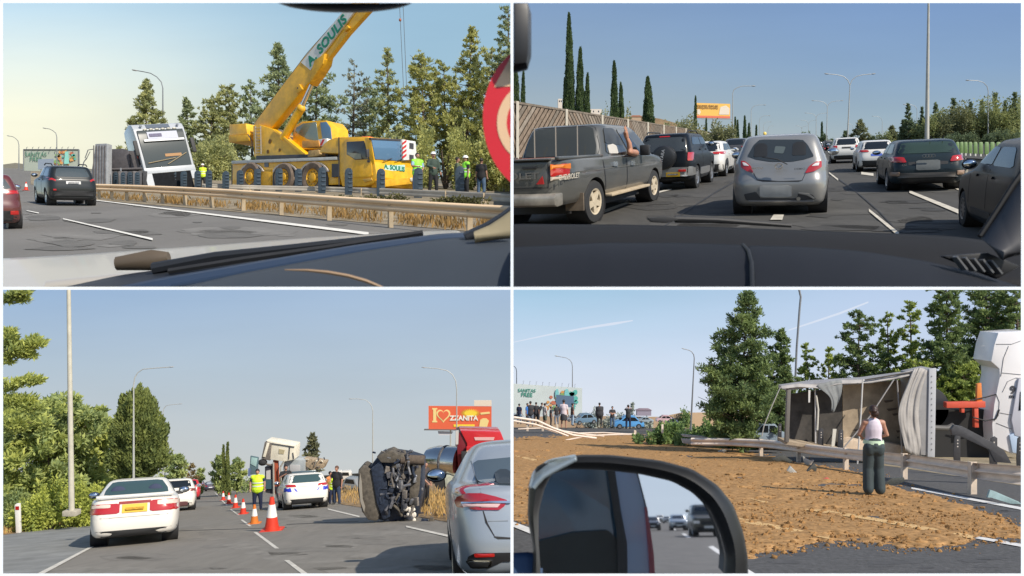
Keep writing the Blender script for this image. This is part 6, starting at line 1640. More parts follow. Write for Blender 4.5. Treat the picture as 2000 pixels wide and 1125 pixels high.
# trees left
PG = leafmat('pine_bright', (.38, .44, .15), .45, .02); PG2 = leafmat('pine_mid', (.33, .40, .17), .45, .02); CG = leafmat('cypress_bright', (.19, .235, .085), .4, .03); SHG = leafmat('shrub_bright', (.38, .44, .12), .45, .03)
gT = 'green trees along the left verge'
def bt(lb, x, b_, Wd, H, m, D, seed, leaves=9000, leaf=5, nb=22, shape='round', name='pine_tree'):
    return tree(name, lb, x, b_, H, Wd, m, D=D, seed=seed, group=gT, nb=nb*2, leaves=leaves, leaf=leaf, tuft=.13, shape=shape, t0=.08)
bt('bright green pine at the left edge below the overhanging branch', 20, 1010, 190, 215, PG, 28, 201, 20000, 4)
bt('bright green pine just left of the big lamp pole', 95, 1000, 170, 215, PG2, 29, 202, 18000, 4)
bt('yellow green pine between the big lamp pole and the oval cypress', 176, 985, 130, 178, PG, 31, 203, 17000, 4)
bt('darker green pine behind the big lamp pole', 140, 985, 120, 175, PG2, 33, 204, 9000, 4)
bt('small pine at the foot of the oval cypress', 222, 965, 70, 120, PG2, 34, 205, 6000, 3.5)
# oval cypress
t = stand('cypress_tree', 'large dense oval cypress behind the second lamp pole', 'tree', 268, 956, 28, gT)
rng = np.random.default_rng(5); n = 30000; v = rng.normal(size=(n, 3)); v /= np.linalg.norm(v, axis=1, keepdims=True)
lob = 1+.10*np.sin(v[:, :1]*8+1)+.08*np.sin(v[:, 2:]*11)+.08*np.sin(v[:, 1:2]*13+v[:, 2:]*7)
C = v*np.array([51, 45, 92])*rng.uniform(.70, 1.03, (n, 1))*lob+np.array([2, 0, 104]); C[:, 0] *= 1-.42*np.clip((C[:, 2]-90)/105, -0.25, 1)
d = v*.6+np.array([0, 0, 1.0]); obj('crown', leaf_mesh('crown', C, 3.2, rng, dirs=d, elong=2.4), CG, t)
b = MB(); b.tube([(0, 0, -3), (0, 0, 60), (2, 0, 150)], [5, 4, 1.5], 8); b.build('trunk', mat('bark', (.11, .08, .06), .9), t)
# overhanging pine branches at the upper left
t = stand('pine_tree', 'long needled pine boughs hanging in at the upper left corner', 'tree', -60, 1040, 17, gT)
rng = np.random.default_rng(8); br = MB(); C = []; Dd = []
for pts, r in (([(-60, 600), (0, 590), (40, 578), (50, 566)], 15), ([(-60, 720), (0, 690), (50, 672), (84, 662)], 16), ([(-60, 730), (10, 700), (40, 688), (66, 690)], 11), ([(-60, 780), (0, 760), (40, 745), (84, 742)], 15), ([(-60, 790), (0, 790), (40, 780), (70, 800)], 20), ([(-60, 680), (-20, 660), (10, 655), (22, 660)], 14), ([(-60, 830), (0, 835), (30, 830), (60, 825)], 24)):
    P = [unproj(t, a, c, 0) for a, c in pts]; br.tube(P, [3.2, 2.4, 1.5, .7], 6)
    for i in range(3):
        for k in range(7):
            q = P[i].lerp(P[i+1], k/7); nn = 120
            vv = rng.normal(size=(nn, 3)); vv /= np.linalg.norm(vv, axis=1, keepdims=True)
            C.append(np.array(q)+vv*r*rng.uniform(.2, 1.1, (nn, 1))*np.array([1, 1, .6])+rng.normal(size=3)*r*.35); Dd.append(vv+np.array([.4, 0, .6]))
br.build('branch', mat('bark', (.11, .08, .06), .9), t); obj('crown', leaf_mesh('crown', np.concatenate(C), 3.2, rng, dirs=np.concatenate(Dd), elong=3.2), PG, t)
for i, (x, b_, Wd, H, D, lb) in enumerate([(100, 1014, 110, 80, 26, 'sunlit round shrub right of the white marker post'), (165, 1004, 90, 76, 27, 'sunlit shrub right of the big lamp pole foot'), (44, 1016, 76, 74, 27, 'shrub behind the white marker post'), (210, 985, 80, 60, 29, 'shrub left of the white saloon roof'), (300, 962, 90, 34, 38, 'low sunlit bushes between the two white cars and the oval cypress')]):
    bush('shrub', lb, x, b_, Wd, H, SHG if i != 2 else PG2, D=D, seed=230+i, group='shrubs along the left verge', leaves=11000, leaf=3, nb=9)
rng = np.random.default_rng(19); C = []
for i in range(9000):
    if i < 5200:
        x = rng.uniform(6, 330); yb_ = np.interp(x, [0, 110, 230, 330], [1046, 1028, 998, 965]); y = yb_-abs(rng.normal(0, 7))-1; hh = .16
    else:
        x = rng.uniform(640, 900); yb_ = np.interp(x, [640, 668, 800, 880, 900], [975, 985, 1004, 1018, 1022]); y = yb_-rng.uniform(0, 42); hh = .45
    g = CUR.G(x, y); C.append((g.x, g.y, g.z+rng.uniform(0, hh)))
C = np.array(C); o = obj('dry_grass', leaf_mesh('dry_grass', C, .030, rng, dirs=np.tile([0, 0, 1.7], (len(C), 1)), elong=7), leafmat('straw_tall', (.55, .38, .17), .35, 3), None, 'stuff'); tag(o, 'tall dry yellow grass beside the wreck and along the verges', 'grass')
gF = 'far trees down the road'
tree('leafy_tree', 'round green tree right of the oval cypress', 344, 940, 48, 44, PG2, D=55, seed=240, group=gF, nb=30, leaves=2600, leaf=3, shape='round', tuft=.16)
tree('leafy_tree', 'small reddish green tree beyond the red car', 374, 942, 36, 20, leafmat('reddish', (.24, .19, .10), .3, .05), D=60, seed=241, group=gF, nb=16, leaves=900, leaf=2.5, shape='open', tuft=.2)
tree('leafy_tree', 'pale tree beyond the dark cars', 391, 942, 26, 22, PG2, D=62, seed=242, group=gF, nb=16, leaves=900, leaf=2.5, shape='round', tuft=.2)
tree('leafy_tree', 'green tree left of the twin cypresses', 428, 942, 50, 34, PG2, D=60, seed=243, group=gF, nb=26, leaves=2200, leaf=3, shape='round', tuft=.16)
tree('leafy_tree', 'grey green tree right of the twin cypresses', 463, 942, 46, 30, PG2, D=60, seed=244, group=gF, nb=26, leaves=2200, leaf=3, shape='round', tuft=.16)
cypress('cypress_tree', 'left of the twin cypresses beyond the cones', 437, 942, 72, 9, CG, D=58, seed=1, group=gF, leaves=900, leaf=2.4); cypress('cypress_tree', 'right and taller of the twin cypresses beyond the cones', 445, 942, 78, 11, CG, D=58, seed=2, group=gF, leaves=1100, leaf=2.4)
tree('pine_tree', 'airy pine standing behind the overturned lorry cab', 608, 935, 86, 54, leafmat('pine_grey', (.17, .18, .11), .35, .05), D=60, seed=246, group=gF, nb=34, leaves=2400, leaf=3, shape='cone', tuft=.15)
bush('shrub', 'dark low bushes behind the grey off road car at the right', 700, 940, 90, 26, PG2, D=65, seed=250, group=gF, leaves=1800, leaf=3, nb=8)
bush('shrub', 'low far bushes left of the dark cars', 320, 944, 90, 16, PG2, D=66, seed=251, group=gF, leaves=1500, leaf=2.5, nb=9)
bush('shrub', 'low far bushes right of the twin cypresses', 520, 944, 120, 18, PG2, D=66, seed=252, group=gF, leaves=1500, leaf=2.5, nb=9)

# lamps, pole
LG3 = mat('lamp_pale_bl', (.50, .50, .46), .45, .3)
t = stand('lamp_pole', 'tall thick pale lamp pole on the left verge with its concrete foot', 'pole', 140, 1003, 25)
q0 = unproj(t, 140, 1003); q1 = unproj(t, 134, 555); b = MB(); b.tube([q0.lerp(q1, i/8) for i in range(9)], [5.4-.22*i for i in range(9)], 14); b.build('shaft', mat('pole_cream', (.50, .47, .38), .55, noise=.15, scale=.05), t)
b = MB(); b.box(q0+Vector((0, 0, 2)), (26, 20, 10)); b.build('foot', mat('concrete_foot', (.42, .38, .30), .9, noise=.2, scale=.3), t, bevel=1)
gL = 'street lamps along the lower left road'
lamp('lamp with a long arm to the right in front of the oval cypress', (261, 752), 948, [(2, -14), (8, -24), (18, -31), (40, -33), (69, -35)], LG3, D=23, w=3.6, head=10, group=gL)
lamp('faint lamp right of the oval cypress', (318, 806), 944, [(2, -8), (6, -13), (12, -15), (32, -17)], LG3, D=48, w=2.2, head=6, group=gL)
lamp('lamp with its arm to the left behind the red tanker lorry', (892, 760), 900, [(-2, -16), (-8, -28), (-18, -36), (-36, -40), (-60, -42)], LG3, D=40, w=3.0, head=9, group=gL)
lamp('lamp with its arm to the left above the wreck on its side', (728, 802), 930, [(-2, -8), (-6, -15), (-14, -21), (-28, -23), (-40, -23)], LG3, D=50, w=2.4, head=7, group=gL)
for x, lb in ((299, 'thin short pole left of the second white car roof'), (322, 'thin short pole right above the second white car')):
    t = stand('thin_pole', lb, 'pole', x, 945, 55, 'thin poles beyond the white saloon'); ptube(t, 'shaft', [(x, 905), (x, 945)], 0, 1.0, LG3)
t = stand('marker_post', 'white roadside marker post with a red reflector at the left edge', 'marker post', 34, 1041)
slab(t, 'post', [(28, 987), (31, 984), (37, 984), (39, 1041), (31, 1042)], -3, 3, mat('post_white', (.75, .72, .66), .5), .8); slab(t, 'reflector', [(30, 989), (37, 989), (37, 996), (30, 996)], -3.6, -3, TAILR)

# billboard with the red print
t = stand('billboard', 'red orange billboard with a big heart and a yellow sun above the tanker', 'billboard', 898, 905, 52)
ORR = mat('bb_redorange', (.72, .13, .055), .6)
slab(t, 'panel', [(837, 793), (960, 794), (960, 839), (837, 838)], 0, 3, ORR)
slab(t, 'top_panel', [(926, 782), (960, 782), (960, 793), (926, 793)], 0, 3, mat('bb_cream', (.72, .62, .50), .6))
CRY = mat('bb_lemon', (.80, .62, .25), .6); YE = mat('bb_sun', (.85, .62, .05), .6)
slab(t, 'print_letter', [(844, 797), (854, 797), (854, 800), (852, 800), (852, 822), (854, 822), (854, 825), (844, 825), (844, 822), (846, 822), (846, 800), (844, 800)], -.5, -.2, CRY)
def heart(cx, cy, r): return [(cx+r*.95*(math.sin(a)**3), cy-r*(.8125*math.cos(a)-.3125*math.cos(2*a)-.125*math.cos(3*a)-.0625*math.cos(4*a))) for a in [6.2832*i/40 for i in range(40)]]
slab(t, 'print_heart', heart(866, 811, 14.5), -.5, -.2, CRY); slab(t, 'print_heart', heart(866, 811, 11), -.9, -.6, ORR)
q = unproj(t, 906, 817, -1.2); lettering('ZZANITA', 13, mat('bb_white', (.82, .78, .66), .6), t, face_cam(q.x, q.y, q.z), extrude=.05, bold=2, sx=.98)
sun_c = unproj(t, 919, 807, -.6)
b = MB(); V = []; n = 26
for i in range(n*2):
    a = math.pi*i/n; r = 9 if i % 2 else 17; V.append((sun_c.x+r*1.2*math.cos(a), sun_c.z+r*.55*math.sin(a)))
b.prism(V, sun_c.y, sun_c.y+.3); b.build('print_sun', YE, t)
slab(t, 'print_strip', [(886, 829), (927, 829), (927, 833.5), (886, 833.5)], -.9, -.6, YE)
q = unproj(t, 946, 822, -1.0); slab(t, 'print_cup', [(938, 820), (943, 817), (950, 817), (955, 822), (950, 838), (935, 838)], -.8, -.4, CRY); slab(t, 'print_stripe', [(938, 806), (956, 804), (957, 808), (939, 810)], -.8, -.4, CRY)
slab(t, 'catwalk', [(828, 839), (968, 840), (968, 841.5), (828, 840.5)], -6, 3, mat('catwalk', (.12, .11, .10), .6)); slab(t, 'lower_sign', [(855, 842), (885, 843), (881, 850), (857, 850)], 0, 1, mat('sign_pale', (.55, .55, .58), .6)); ptube(t, 'leg', [(880, 840), (880, 905)], 1, 1.5, LG3)

# rail far on the right of the road
rail('crash_barrier', 'far crash barrier running from the road bend to the policemen', [(398, 942), (450, 945), (500, 951), (560, 962), (600, 972)], [5, 7, 9, 13, 15], [450, 480, 520, 560], mat('rail_far', (.40, .34, .27), .6, .2), mat('rail_far_post', (.3, .25, .2), .7), bh=.5, post_w=.12)
slab_ = stand('distant_truck', 'tiny pale truck above the dark cars far down the road', 'truck', 386, 943, 66); slab(slab_, 'box', [(381, 932), (391, 932), (391, 938), (381, 938)], 0, 8, mat('pale_truck', (.7, .62, .4), .6), .5); slab(slab_, 'cab', [(382, 938), (390, 938), (390, 943), (382, 943)], 0, 8, DARKPL)

# cars
VBL = (400, 937)
Pwh2 = paint('paint_white_warm', (.74, .70, .62), .05); Pred = paint('paint_red', (.50, .02, .03), .06)
CREAM = mat('lamp_cream', (.70, .55, .45), .25, coat=1)
t, bvh, put = car('saloon_car', 'white saloon with wide red tail lights and a yellow plate in the left lane', 'car', 'sedan', Pwh2, 264, 1060, 91, vp=(335, 937), stretch=1.0, valance=False, mirrorm=DARKPL, patches=[
    ('rear_window', 'rear', [(-.62, 1.02), (.62, 1.02), (.60, 1.12), (.48, 1.29), (-.48, 1.29), (-.60, 1.12)], mat('glass_teal', (.045, .08, .08), .06, spec=.9), dict(off=.01)),
    ('tail_light', 'rear', rect(-.84, .66, -.28, .86), TAILR, dict(off=.015)), ('tail_light', 'rear', rect(.28, .66, .84, .88), TAILR, dict(off=.015)),
    ('lamp_lens', 'rear', rect(-.78, .78, -.45, .85), CREAM, dict(off=.022)), ('lamp_lens', 'rear', rect(.42, .78, .80, .87), CREAM, dict(off=.022)),
    ('garnish', 'rear', rect(-.30, .84, .30, .89), mat('garnish_red', (.25, .02, .015), .3), dict(off=.012, rnd=0)),
    ('number_plate', 'rear', rect(-.235, .665, .235, .83), PLATEY, dict(rnd=0, off=.02)), ('valance', 'rear', rect(-.80, .20, .80, .33), mat('valance_dark', (.03, .03, .03), .7), dict(off=.01, rnd=0)),
    ('bumper_line', 'rear', rect(-.84, .575, .84, .59), mat('line_grey', (.35, .32, .27), .6), dict(off=.004, rnd=0))])
b = MB(); b.prism([(-.90, .985), (-.84, 1.03), (-.62, 1.0), (-.62, .98)], -.72, .72, 'x'); b.build('boot_spoiler', Pwh2, t, bevel=.012)
text_on_plate(t, 0, -.985, .745, .44, .11, 'EKA 128', mat('plate_ink_brown', (.50, .27, .02), .6, noise=.5, scale=14))
for s in (-.36, .36): b = MB(); b.sph((s, -.20, 1.08), (.15, .03, .13), 12, 8); b.build('head_rest', mat('seat_blue', (.03, .04, .08), .8), t)
t, bvh, put = car('hatchback', 'white hatchback with a black rear window ahead of the white saloon', 'car', 'hatch', Pwh2, 344, 998, 42, vp=VBL, anchor=.0, stretch=1.0, patches=[
    ('rear_window', 'rear', [(-.64, 1.04), (.64, 1.04), (.55, 1.36), (-.55, 1.36)], GLASS), ('tail_light', 'rear', rect(.50, .86, .82, .98), mat('tail_smoke', (.20, .05, .04), .3), dict(sym=True, off=.02)), ('bumper_lower', 'rear', rect(-.5, .24, .5, .42), mat('tail_smoke2', (.12, .05, .05), .5), dict(off=.02)), ('number_plate', 'rear', rect(-.26, .62, .26, .74), PLATEW, dict(rnd=0)), ('fog_light', 'rear', [(-.05, .76), (.30, .78), (.30, .92), (-.02, .92)], DARKPL, dict(off=.02))])
car('hatchback', 'small red car ahead of the white hatchback', 'car', 'hatch', Pred, 367, 977, 27, vp=VBL, stretch=1.0, patches=[('rear_window', 'rear', [(-.60, 1.04), (.60, 1.04), (.50, 1.36), (-.50, 1.36)], GLASS), ('tail_light', 'rear', rect(.6, .76, .82, .98), TAILR, dict(sym=True, off=.02))])
for x, y, p, c, lb in ((389, 958, 12.5, (.04, .045, .06), 'left of the two dark cars far down the road'), (411, 959, 12.5, (.03, .025, .05), 'right of the two dark cars far down the road')):
    car('distant_car', lb, 'car', 'hatch', paint('paintf%d' % x, c, .05), x, y, p, vp=VBL, group='dark cars far down the road', patches=[('rear_window', 'rear', [(-.62, 1.04), (.62, 1.04), (.52, 1.36), (-.52, 1.36)], mat('glass_sky', (.25, .28, .32), .1)), ('tail_light', 'rear', rect(.5, .70, .80, .84), TAILR, dict(sym=True, off=.02)), ('number_plate', 'rear', rect(-.26, .5, .26, .62), PLATEW, dict(rnd=0))])
BLUEP = mat('police_blue', (.02, .04, .42), .4)
t, bvh, put = car('police_car', 'white police estate with blue patches parked beside the cones', 'car', 'suv', Pwh2, 596, 993, 47.5, vp=VBL, stretch=.9, scale3=(1, 1, .90), patches=[
    ('rear_window', 'rear', [(-.70, 1.16), (.70, 1.16), (.60, 1.50), (-.60, 1.50)], mat('glass_teal', (.045, .08, .08), .06)), ('tail_light', 'rear', [(.42, .98), (.80, 1.0), (.82, 1.10), (.46, 1.08)], TAILR, dict(sym=True, off=.02)),
    ('blue_patch', 'rear', [(.60, .78), (.88, .80), (.86, .98), (.64, .96)], BLUEP, dict(sym=True, off=.012)), ('blue_patch', 'rear', [(.36, .76), (.46, .80), (.52, .94), (.44, .92)], BLUEP, dict(sym=True, off=.012)),
    ('number_plate', 'rear', rect(-.26, .84, .26, .96), PLATEW, dict(rnd=0, off=.02)), ('bumper_lower', 'rear', rect(-.80, .28, .80, .46), DARKPL, dict(off=.02)), ('rear_panel_line', 'rear', rect(-.3, .98, .3, 1.0), mat('line_grey', (.35, .32, .27), .6), dict(rnd=0, off=.01))])
b = MB(); b.box((0, .5, 1.64), (1.0, .18, .08)); b.build('light_bar', mat('lightbar', (.05, .08, .10), .2), t, bevel=.02)
for s in (-1, 1):
    b = MB(); b.tube([(s*.62, .0, 1.60), (s*.62, .1, 1.65), (s*.62, 1.3, 1.65)], .02, 6); b.build('roof_rail', DARKPL, t)
t = stand('off_road_car', 'grey off road car parked beyond the man in the black t shirt', 'car', 682, 962, None, yaw=-15)
b = MB(); b.prism([(-17, 4), (17, 4), (17.5, 14), (15, 17), (11, 27), (-8, 28), (-14, 18), (-18, 14)], 0, 22); b.build('body', mat('suv_grey', (.22, .24, .25), .4, coat=.5), t, bevel=1)
b = MB(); b.prism([(-10, 18), (11.5, 17.5), (9, 25.5), (-7, 26)], -.4, .5); b.build('side_window', GLASS, t)
for s in (-10, 10): b = MB(); b.cyl((s, -1, 5), (s, 4, 5), 5, n=18); o = b.build('wheel', RUBBER, t); b = MB(); b.cyl((s, -1.4, 5), (s, 0, 5), 2.8, n=14); b.build('rim', RIMM, o)
for x, y, w, lb in ((655, 944, 24, 'white van beyond the policemen'), (675, 938, 18, 'small white car farther behind the grey off road car')):
    t = stand('parked_van', lb, 'van', x, y, 58, 'white vehicles beyond the policemen'); b = MB(); b.prism([(-w/2, 1), (w/2, 1), (w/2, w*.7), (w*.35, w*.95), (-w*.4, w*.95), (-w/2, w*.7)], 0, 18); b.build('body', Pwh2, t, bevel=1); b = MB(); b.prism([(-w*.4, w*.5), (w*.4, w*.5), (w*.32, w*.85), (-w*.35, w*.85)], -.4, .4); b.build('windscreen', GLASS, t)

# silver saloon at the right, close
Psil2 = paint('paint_silver_bright', (.33, .37, .41), .04, .35, .30)
t, bvh, put = car('saloon_car', 'large silver saloon cut by the right edge close to the viewer', 'car', 'sedan', Psil2, 905, 1152, 198, anchor=-.80, vp=(850, 937), stretch=1.0, valance=False, mirrorm=DARKPL, windows=False, scale3=(1.06, 1, 1.06))
def rp(pts, y=-.93): return RP(t, pts, y)
put('rear_window', 'rear', rp([(926, 901), (1010, 893), (1080, 893), (1090, 946), (1000, 947), (930, 942)], -.2), mat('glass_slate', (.07, .095, .115), .05, spec=.9), off=.008, rings=6)
put('side_window', 'left', SPx(t, [(895, 935), (905, 915), (922, 892), (915, 915), (905, 938)], -.74), GLASS, off=.008)
LR = mat('tail_deep', (.33, .012, .018), .12, coat=1)
put('tail_light', 'rear', rp([(892, 981), (897, 972), (915, 965), (942, 965), (968, 970), (992, 978), (985, 990), (975, 997), (930, 997), (896, 993)]), LR, off=.016)
put('tail_light', 'left', [(-.80, .88), (-.60, .90), (-.56, .93), (-.62, .97), (-.80, .98)], LR, off=.012)
put('chrome_strip', 'rear', rp([(906, 981.5), (942, 980), (1060, 979), (1060, 983), (942, 984.5), (906, 985.5)]), CHROME, off=.028, rnd=0)
put('lamp_lens', 'rear', rp([(906, 985.5), (978, 985), (972, 992), (910, 992)]), mat('lamp_pinkish', (.62, .42, .40), .2, coat=1), off=.022, rnd=0)
for q in ([(943, 998), (945, 998), (950, 1020), (966, 1046), (965, 1048), (948, 1021)], [(965, 1047), (972, 1051), (1100, 1051), (1100, 1053), (972, 1053), (964, 1049)]):
    put('boot_seam', 'rear', rp(q), DARKPL, off=.003, rnd=0)
put('bumper_groove', 'rear', rp([(954, 1017), (992, 1016), (992, 1018), (954, 1019)]), mat('groove', (.2, .22, .24), .5), off=.004, rnd=0)
put('bumper_valance', 'rear', rp([(917, 1088), (930, 1080), (1100, 1077), (1100, 1094), (965, 1097), (955, 1110), (925, 1110), (914, 1102)]), mat('valance_black', (.012, .012, .013), .5), off=.012)
put('reflector', 'rear', rp([(928, 1081), (966, 1080), (966, 1086), (930, 1088)]), TAILR, off=.02)
put('exhaust_trim', 'rear', rp([(914, 1097), (924, 1093), (962, 1093), (958, 1108), (924, 1110)]), CHROME, off=.024); put('exhaust_opening', 'rear', rp([(918, 1098), (926, 1096), (957, 1096), (953, 1105), (926, 1107)]), mat('exhaust_dark', (.01, .01, .01), .6), off=.032)
put('pillar_seam', 'rear', rp([(924, 900), (926, 900), (936, 960), (934, 960)], -.5), mat('groove', (.2, .22, .24), .5), off=.004, rnd=0)
put('head_rest', 'rear', rp([(964, 944), (964, 925), (975, 918), (988, 918), (1000, 926), (1000, 944)], -.2), mat('headrest_dark', (.03, .04, .05), .5), off=.012)

# cones
gC2 = 'cones closing the lane'
cone('large red and white cone nearest the viewer', 531, 1037, 67, gC2)
m_or = mat('cone_orange', (.62, .17, .02), .5, noise=.15, scale=6)
cone('orange footed cone, second nearest, left of the large cone', 497, 1023, 38, gC2, m1=m_or)
for x, y, h, lb in ((475, 1004, 30, 'third nearest cone'), (460, 992, 26, 'fourth nearest cone'), (447, 984, 22, 'fifth nearest cone, small'), (436, 977, 18, 'sixth and farthest cone, tiny')): cone(lb+' along the lane line', x, y, h, gC2)

# overturned lorry cab
CRW = mat('lorry_cream', (.76, .70, .56), .5, noise=.12, scale=.1); UND = mat('underside_grey', (.16, .14, .12), .8, noise=.5, scale=.3); WB = mat('wreck_black', (.03, .03, .04), .6, noise=.4, scale=.2)
t = stand('overturned_lorry', 'white lorry tipped on its side with its cab up and a door open', 'lorry', 545, 976, 36)
slab(t, 'cab_floor', [(517, 863), (530, 866), (527, 900), (510, 896)], 0, 14, UND, 1); slab(t, 'cab_roof', [(519, 860), (577, 870), (575, 898), (555, 902), (511, 895), (524, 866)], 3, 40, CRW, 2)
for q in ([(521, 865), (526, 866), (518, 893), (513, 892)],): slab(t, 'cab_edge', q, -2, 2, CRW, .5)
for a, c in (((524, 865), (575, 873)), ((566, 872), (564, 897)), ((572, 884), (574, 896))): ptube(t, 'cab_seam', [a, c], 1.5, .8, WB)
slab(t, 'cab_emblem', [(545, 877), (556, 879), (554, 887), (544, 886)], 2, 3, mat('emblem_dull', (.42, .36, .22), .6))
slab(t, 'open_door', [(489, 890), (505, 893), (503, 926), (486, 928)], -4, -1, mat('door_frame_dark', (.10, .16, .18), .5), 1); slab(t, 'door_glass', [(491, 893), (503, 895), (500, 912), (489, 906)], -5, -4.2, mat('door_glass', (.34, .50, .48), .1), .3); slab(t, 'door_lower', [(485, 915), (489, 915), (488, 930), (484, 930)], -5, -2, mat('door_blue', (.12, .16, .30), .5))
b = MB(); q = unproj(t, 513, 903, 4); b.sph(q, (9, 8, 6.5), 16, 8); b.build('wheel', RUBBER, t)
slab(t, 'chassis', [(517, 912), (532, 910), (532, 965), (518, 962)], 6, 30, WB, 1); slab(t, 'seat_panel', [(520, 920), (528, 918), (528, 936), (520, 937)], 3, 6, mat('panel_pale', (.5, .48, .45), .6)); slab(t, 'teal_panel', [(518, 936), (531, 936), (532, 955), (519, 955)], 3, 6, mat('panel_teal', (.05, .10, .12), .4))
for a, c, r in (((534, 903), (535, 972), 1.6), ((548, 912), (551, 958), 1.8), ((548, 912), (555, 900), 1.8), ((551, 958), (556, 968), 1.8)): ptube(t, 'guard_tube', [a, c], 0, r, mat('tube_silver', (.62, .58, .50), .35, .5))
slab(t, 'red_frame', [(533, 899), (542, 899), (545, 965), (537, 966)], 8, 16, mat('frame_red', (.34, .07, .03), .6, noise=.3, scale=.3), .6); slab(t, 'engine', [(536, 950), (556, 952), (560, 973), (540, 974)], 6, 26, WB, 2); slab(t, 'tank', [(556, 897), (596, 898), (594, 930), (562, 930), (552, 918)], 14, 44, mat('tank_grey', (.34, .37, .38), .5, noise=.15, scale=.1), 1.5)
slab(t, 'tank_hatch', [(566, 908), (586, 908), (586, 922), (566, 922)], 12.5, 14, mat('hatch_pale', (.44, .44, .44), .5), .5); slab(t, 'load_debris', [(594, 895), (612, 897), (638, 902), (632, 915), (610, 918), (598, 912)], 20, 40, mat('debris_tan', (.34, .26, .17), .8, noise=.6, scale=.3), 1)
ptube(t, 'axle', [(516, 906), (536, 909)], 3, 1.6, UND)
rnd = random.Random(12)
for k in range(10):
    x = rnd.uniform(596, 636); y = rnd.uniform(896, 912); b = MB(); b.tube([unproj(t, x, y, 18), unproj(t, x+rnd.uniform(-8, 8), y+rnd.uniform(-6, 6), 16)], rnd.uniform(.8, 1.8), 5); b.build('debris', rnd.choice([UND, CRW, WB]), t)

# overturned car on its side, underside towards us
MUD = mat('wreck_mud', (.10, .085, .065), .9, noise=.5, scale=.12, bump=.3); WBL = mat('wreck_blue_black', (.018, .026, .045), .5, noise=.5, scale=.2); WGR = mat('wreck_grey', (.10, .10, .11), .6, .3, noise=.5, scale=.3)
t = stand('wrecked_car', 'crushed dark car standing on its side with its underside towards the viewer', 'car', 762, 1020)
slab(t, 'roof_side', [(699, 918), (708, 910), (722, 918), (738, 935), (742, 1010), (736, 1019), (718, 1017), (706, 1000), (698, 960)], 8, 62, MUD, 5)
slab(t, 'body', [(722, 912), (735, 895), (760, 886), (800, 892), (826, 900), (824, 960), (816, 1012), (760, 1020), (738, 1016), (728, 960)], 16, 74, WBL, 5)
slab(t, 'bonnet', [(724, 916), (744, 900), (756, 940), (762, 1010), (748, 1016), (736, 985)], 4, 22, WBL, 3)
slab(t, 'bumper_crushed', [(735, 892), (752, 884), (764, 880), (778, 888), (786, 886), (790, 896), (770, 904), (745, 904)], 0, 40, MUD, 2)
b = MB(); p0 = unproj(t, 783, 895, 10); b.tube([unproj(t, 783, 897, 8), unproj(t, 829, 899, 12)], 9.5, 20); b.build('wheel', mat('tyre_brown', (.10, .075, .055), .9, noise=.4, scale=.2), t)
slab(t, 'side_panel', [(806, 906), (822, 908), (818, 960), (808, 1000), (798, 1004), (800, 950)], 6, 30, MUD, 2); slab(t, 'door_slit', [(703, 925), (706, 940), (708, 975), (713, 990), (711, 1000), (704, 980), (701, 950)], 6, 9, mat('slit_pale', (.30, .27, .22), .7))
rnd = random.Random(31); mats = [WBL, WGR, UND, WB, MUD, mat('wreck_metal', (.30, .30, .31), .4, .7, noise=.3, scale=.3)]
for k in range(95):
    x = rnd.gauss(776, 17); y = rnd.uniform(896, 1014); x = min(812, max(742, x)); L_ = rnd.uniform(8, 30); a = rnd.gauss(1.4, .6); m = rnd.choice(mats)
    p = unproj(t, x, y, rnd.uniform(-2, 14)); q = p+Vector((math.cos(a)*L_, rnd.uniform(-6, 6), math.sin(a)*L_)); mid = p.lerp(q, .5)+Vector((rnd.gauss(0, 4), rnd.gauss(0, 3), rnd.gauss(0, 4)))
    b = MB()
    if rnd.random() < .6: b.tube([p, mid, q], rnd.uniform(.9, 3.2), 6)
    else: b.box(mid, (rnd.uniform(4, 12), rnd.uniform(2, 8), rnd.uniform(5, 18)), rz(rnd.uniform(-40, 40)) @ ry(rnd.uniform(-40, 40)))
    b.build('engine_part', m, t, bevel=.4)
for k in range(14):
    x = rnd.uniform(728, 800); y = rnd.uniform(880, 897); b = MB(); p = unproj(t, x, y, rnd.uniform(2, 20)); b.tube([p, p+Vector((rnd.gauss(0, 7), rnd.gauss(0, 4), rnd.uniform(-3, 6)))], rnd.uniform(.8, 2.2), 5); b.build('torn_metal', rnd.choice(mats), t)
b = MB()
for k in range(9): p = unproj(t, 804+rnd.gauss(0, 5), 998+rnd.gauss(0, 6), -2); b.sph(p, (rnd.uniform(3, 6), 3, rnd.uniform(3, 6)), 8, 5)
b.build('airbag', mat('airbag_white', (.72, .66, .56), .8), t)
for k in range(9):
    x = 797+k*8; y = rnd.uniform(1002, 1018); tt = stand('debris_piece', ['small','flat','low','bent','dusty','torn','short','long','thin'][k]+' dark piece of wreckage, number %d from the wrecked car outwards' % (k+1), 'debris', x, y, None, 'wreckage pieces beside the wrecked car')
    b = MB(); b.prism([(-rnd.uniform(4, 10), 0), (rnd.uniform(4, 10), 0), (rnd.uniform(0, 8), rnd.uniform(2, 8)), (-rnd.uniform(0, 6), rnd.uniform(3, 9))], -4, 4); b.build('shard', rnd.choice(mats), tt, bevel=.3)

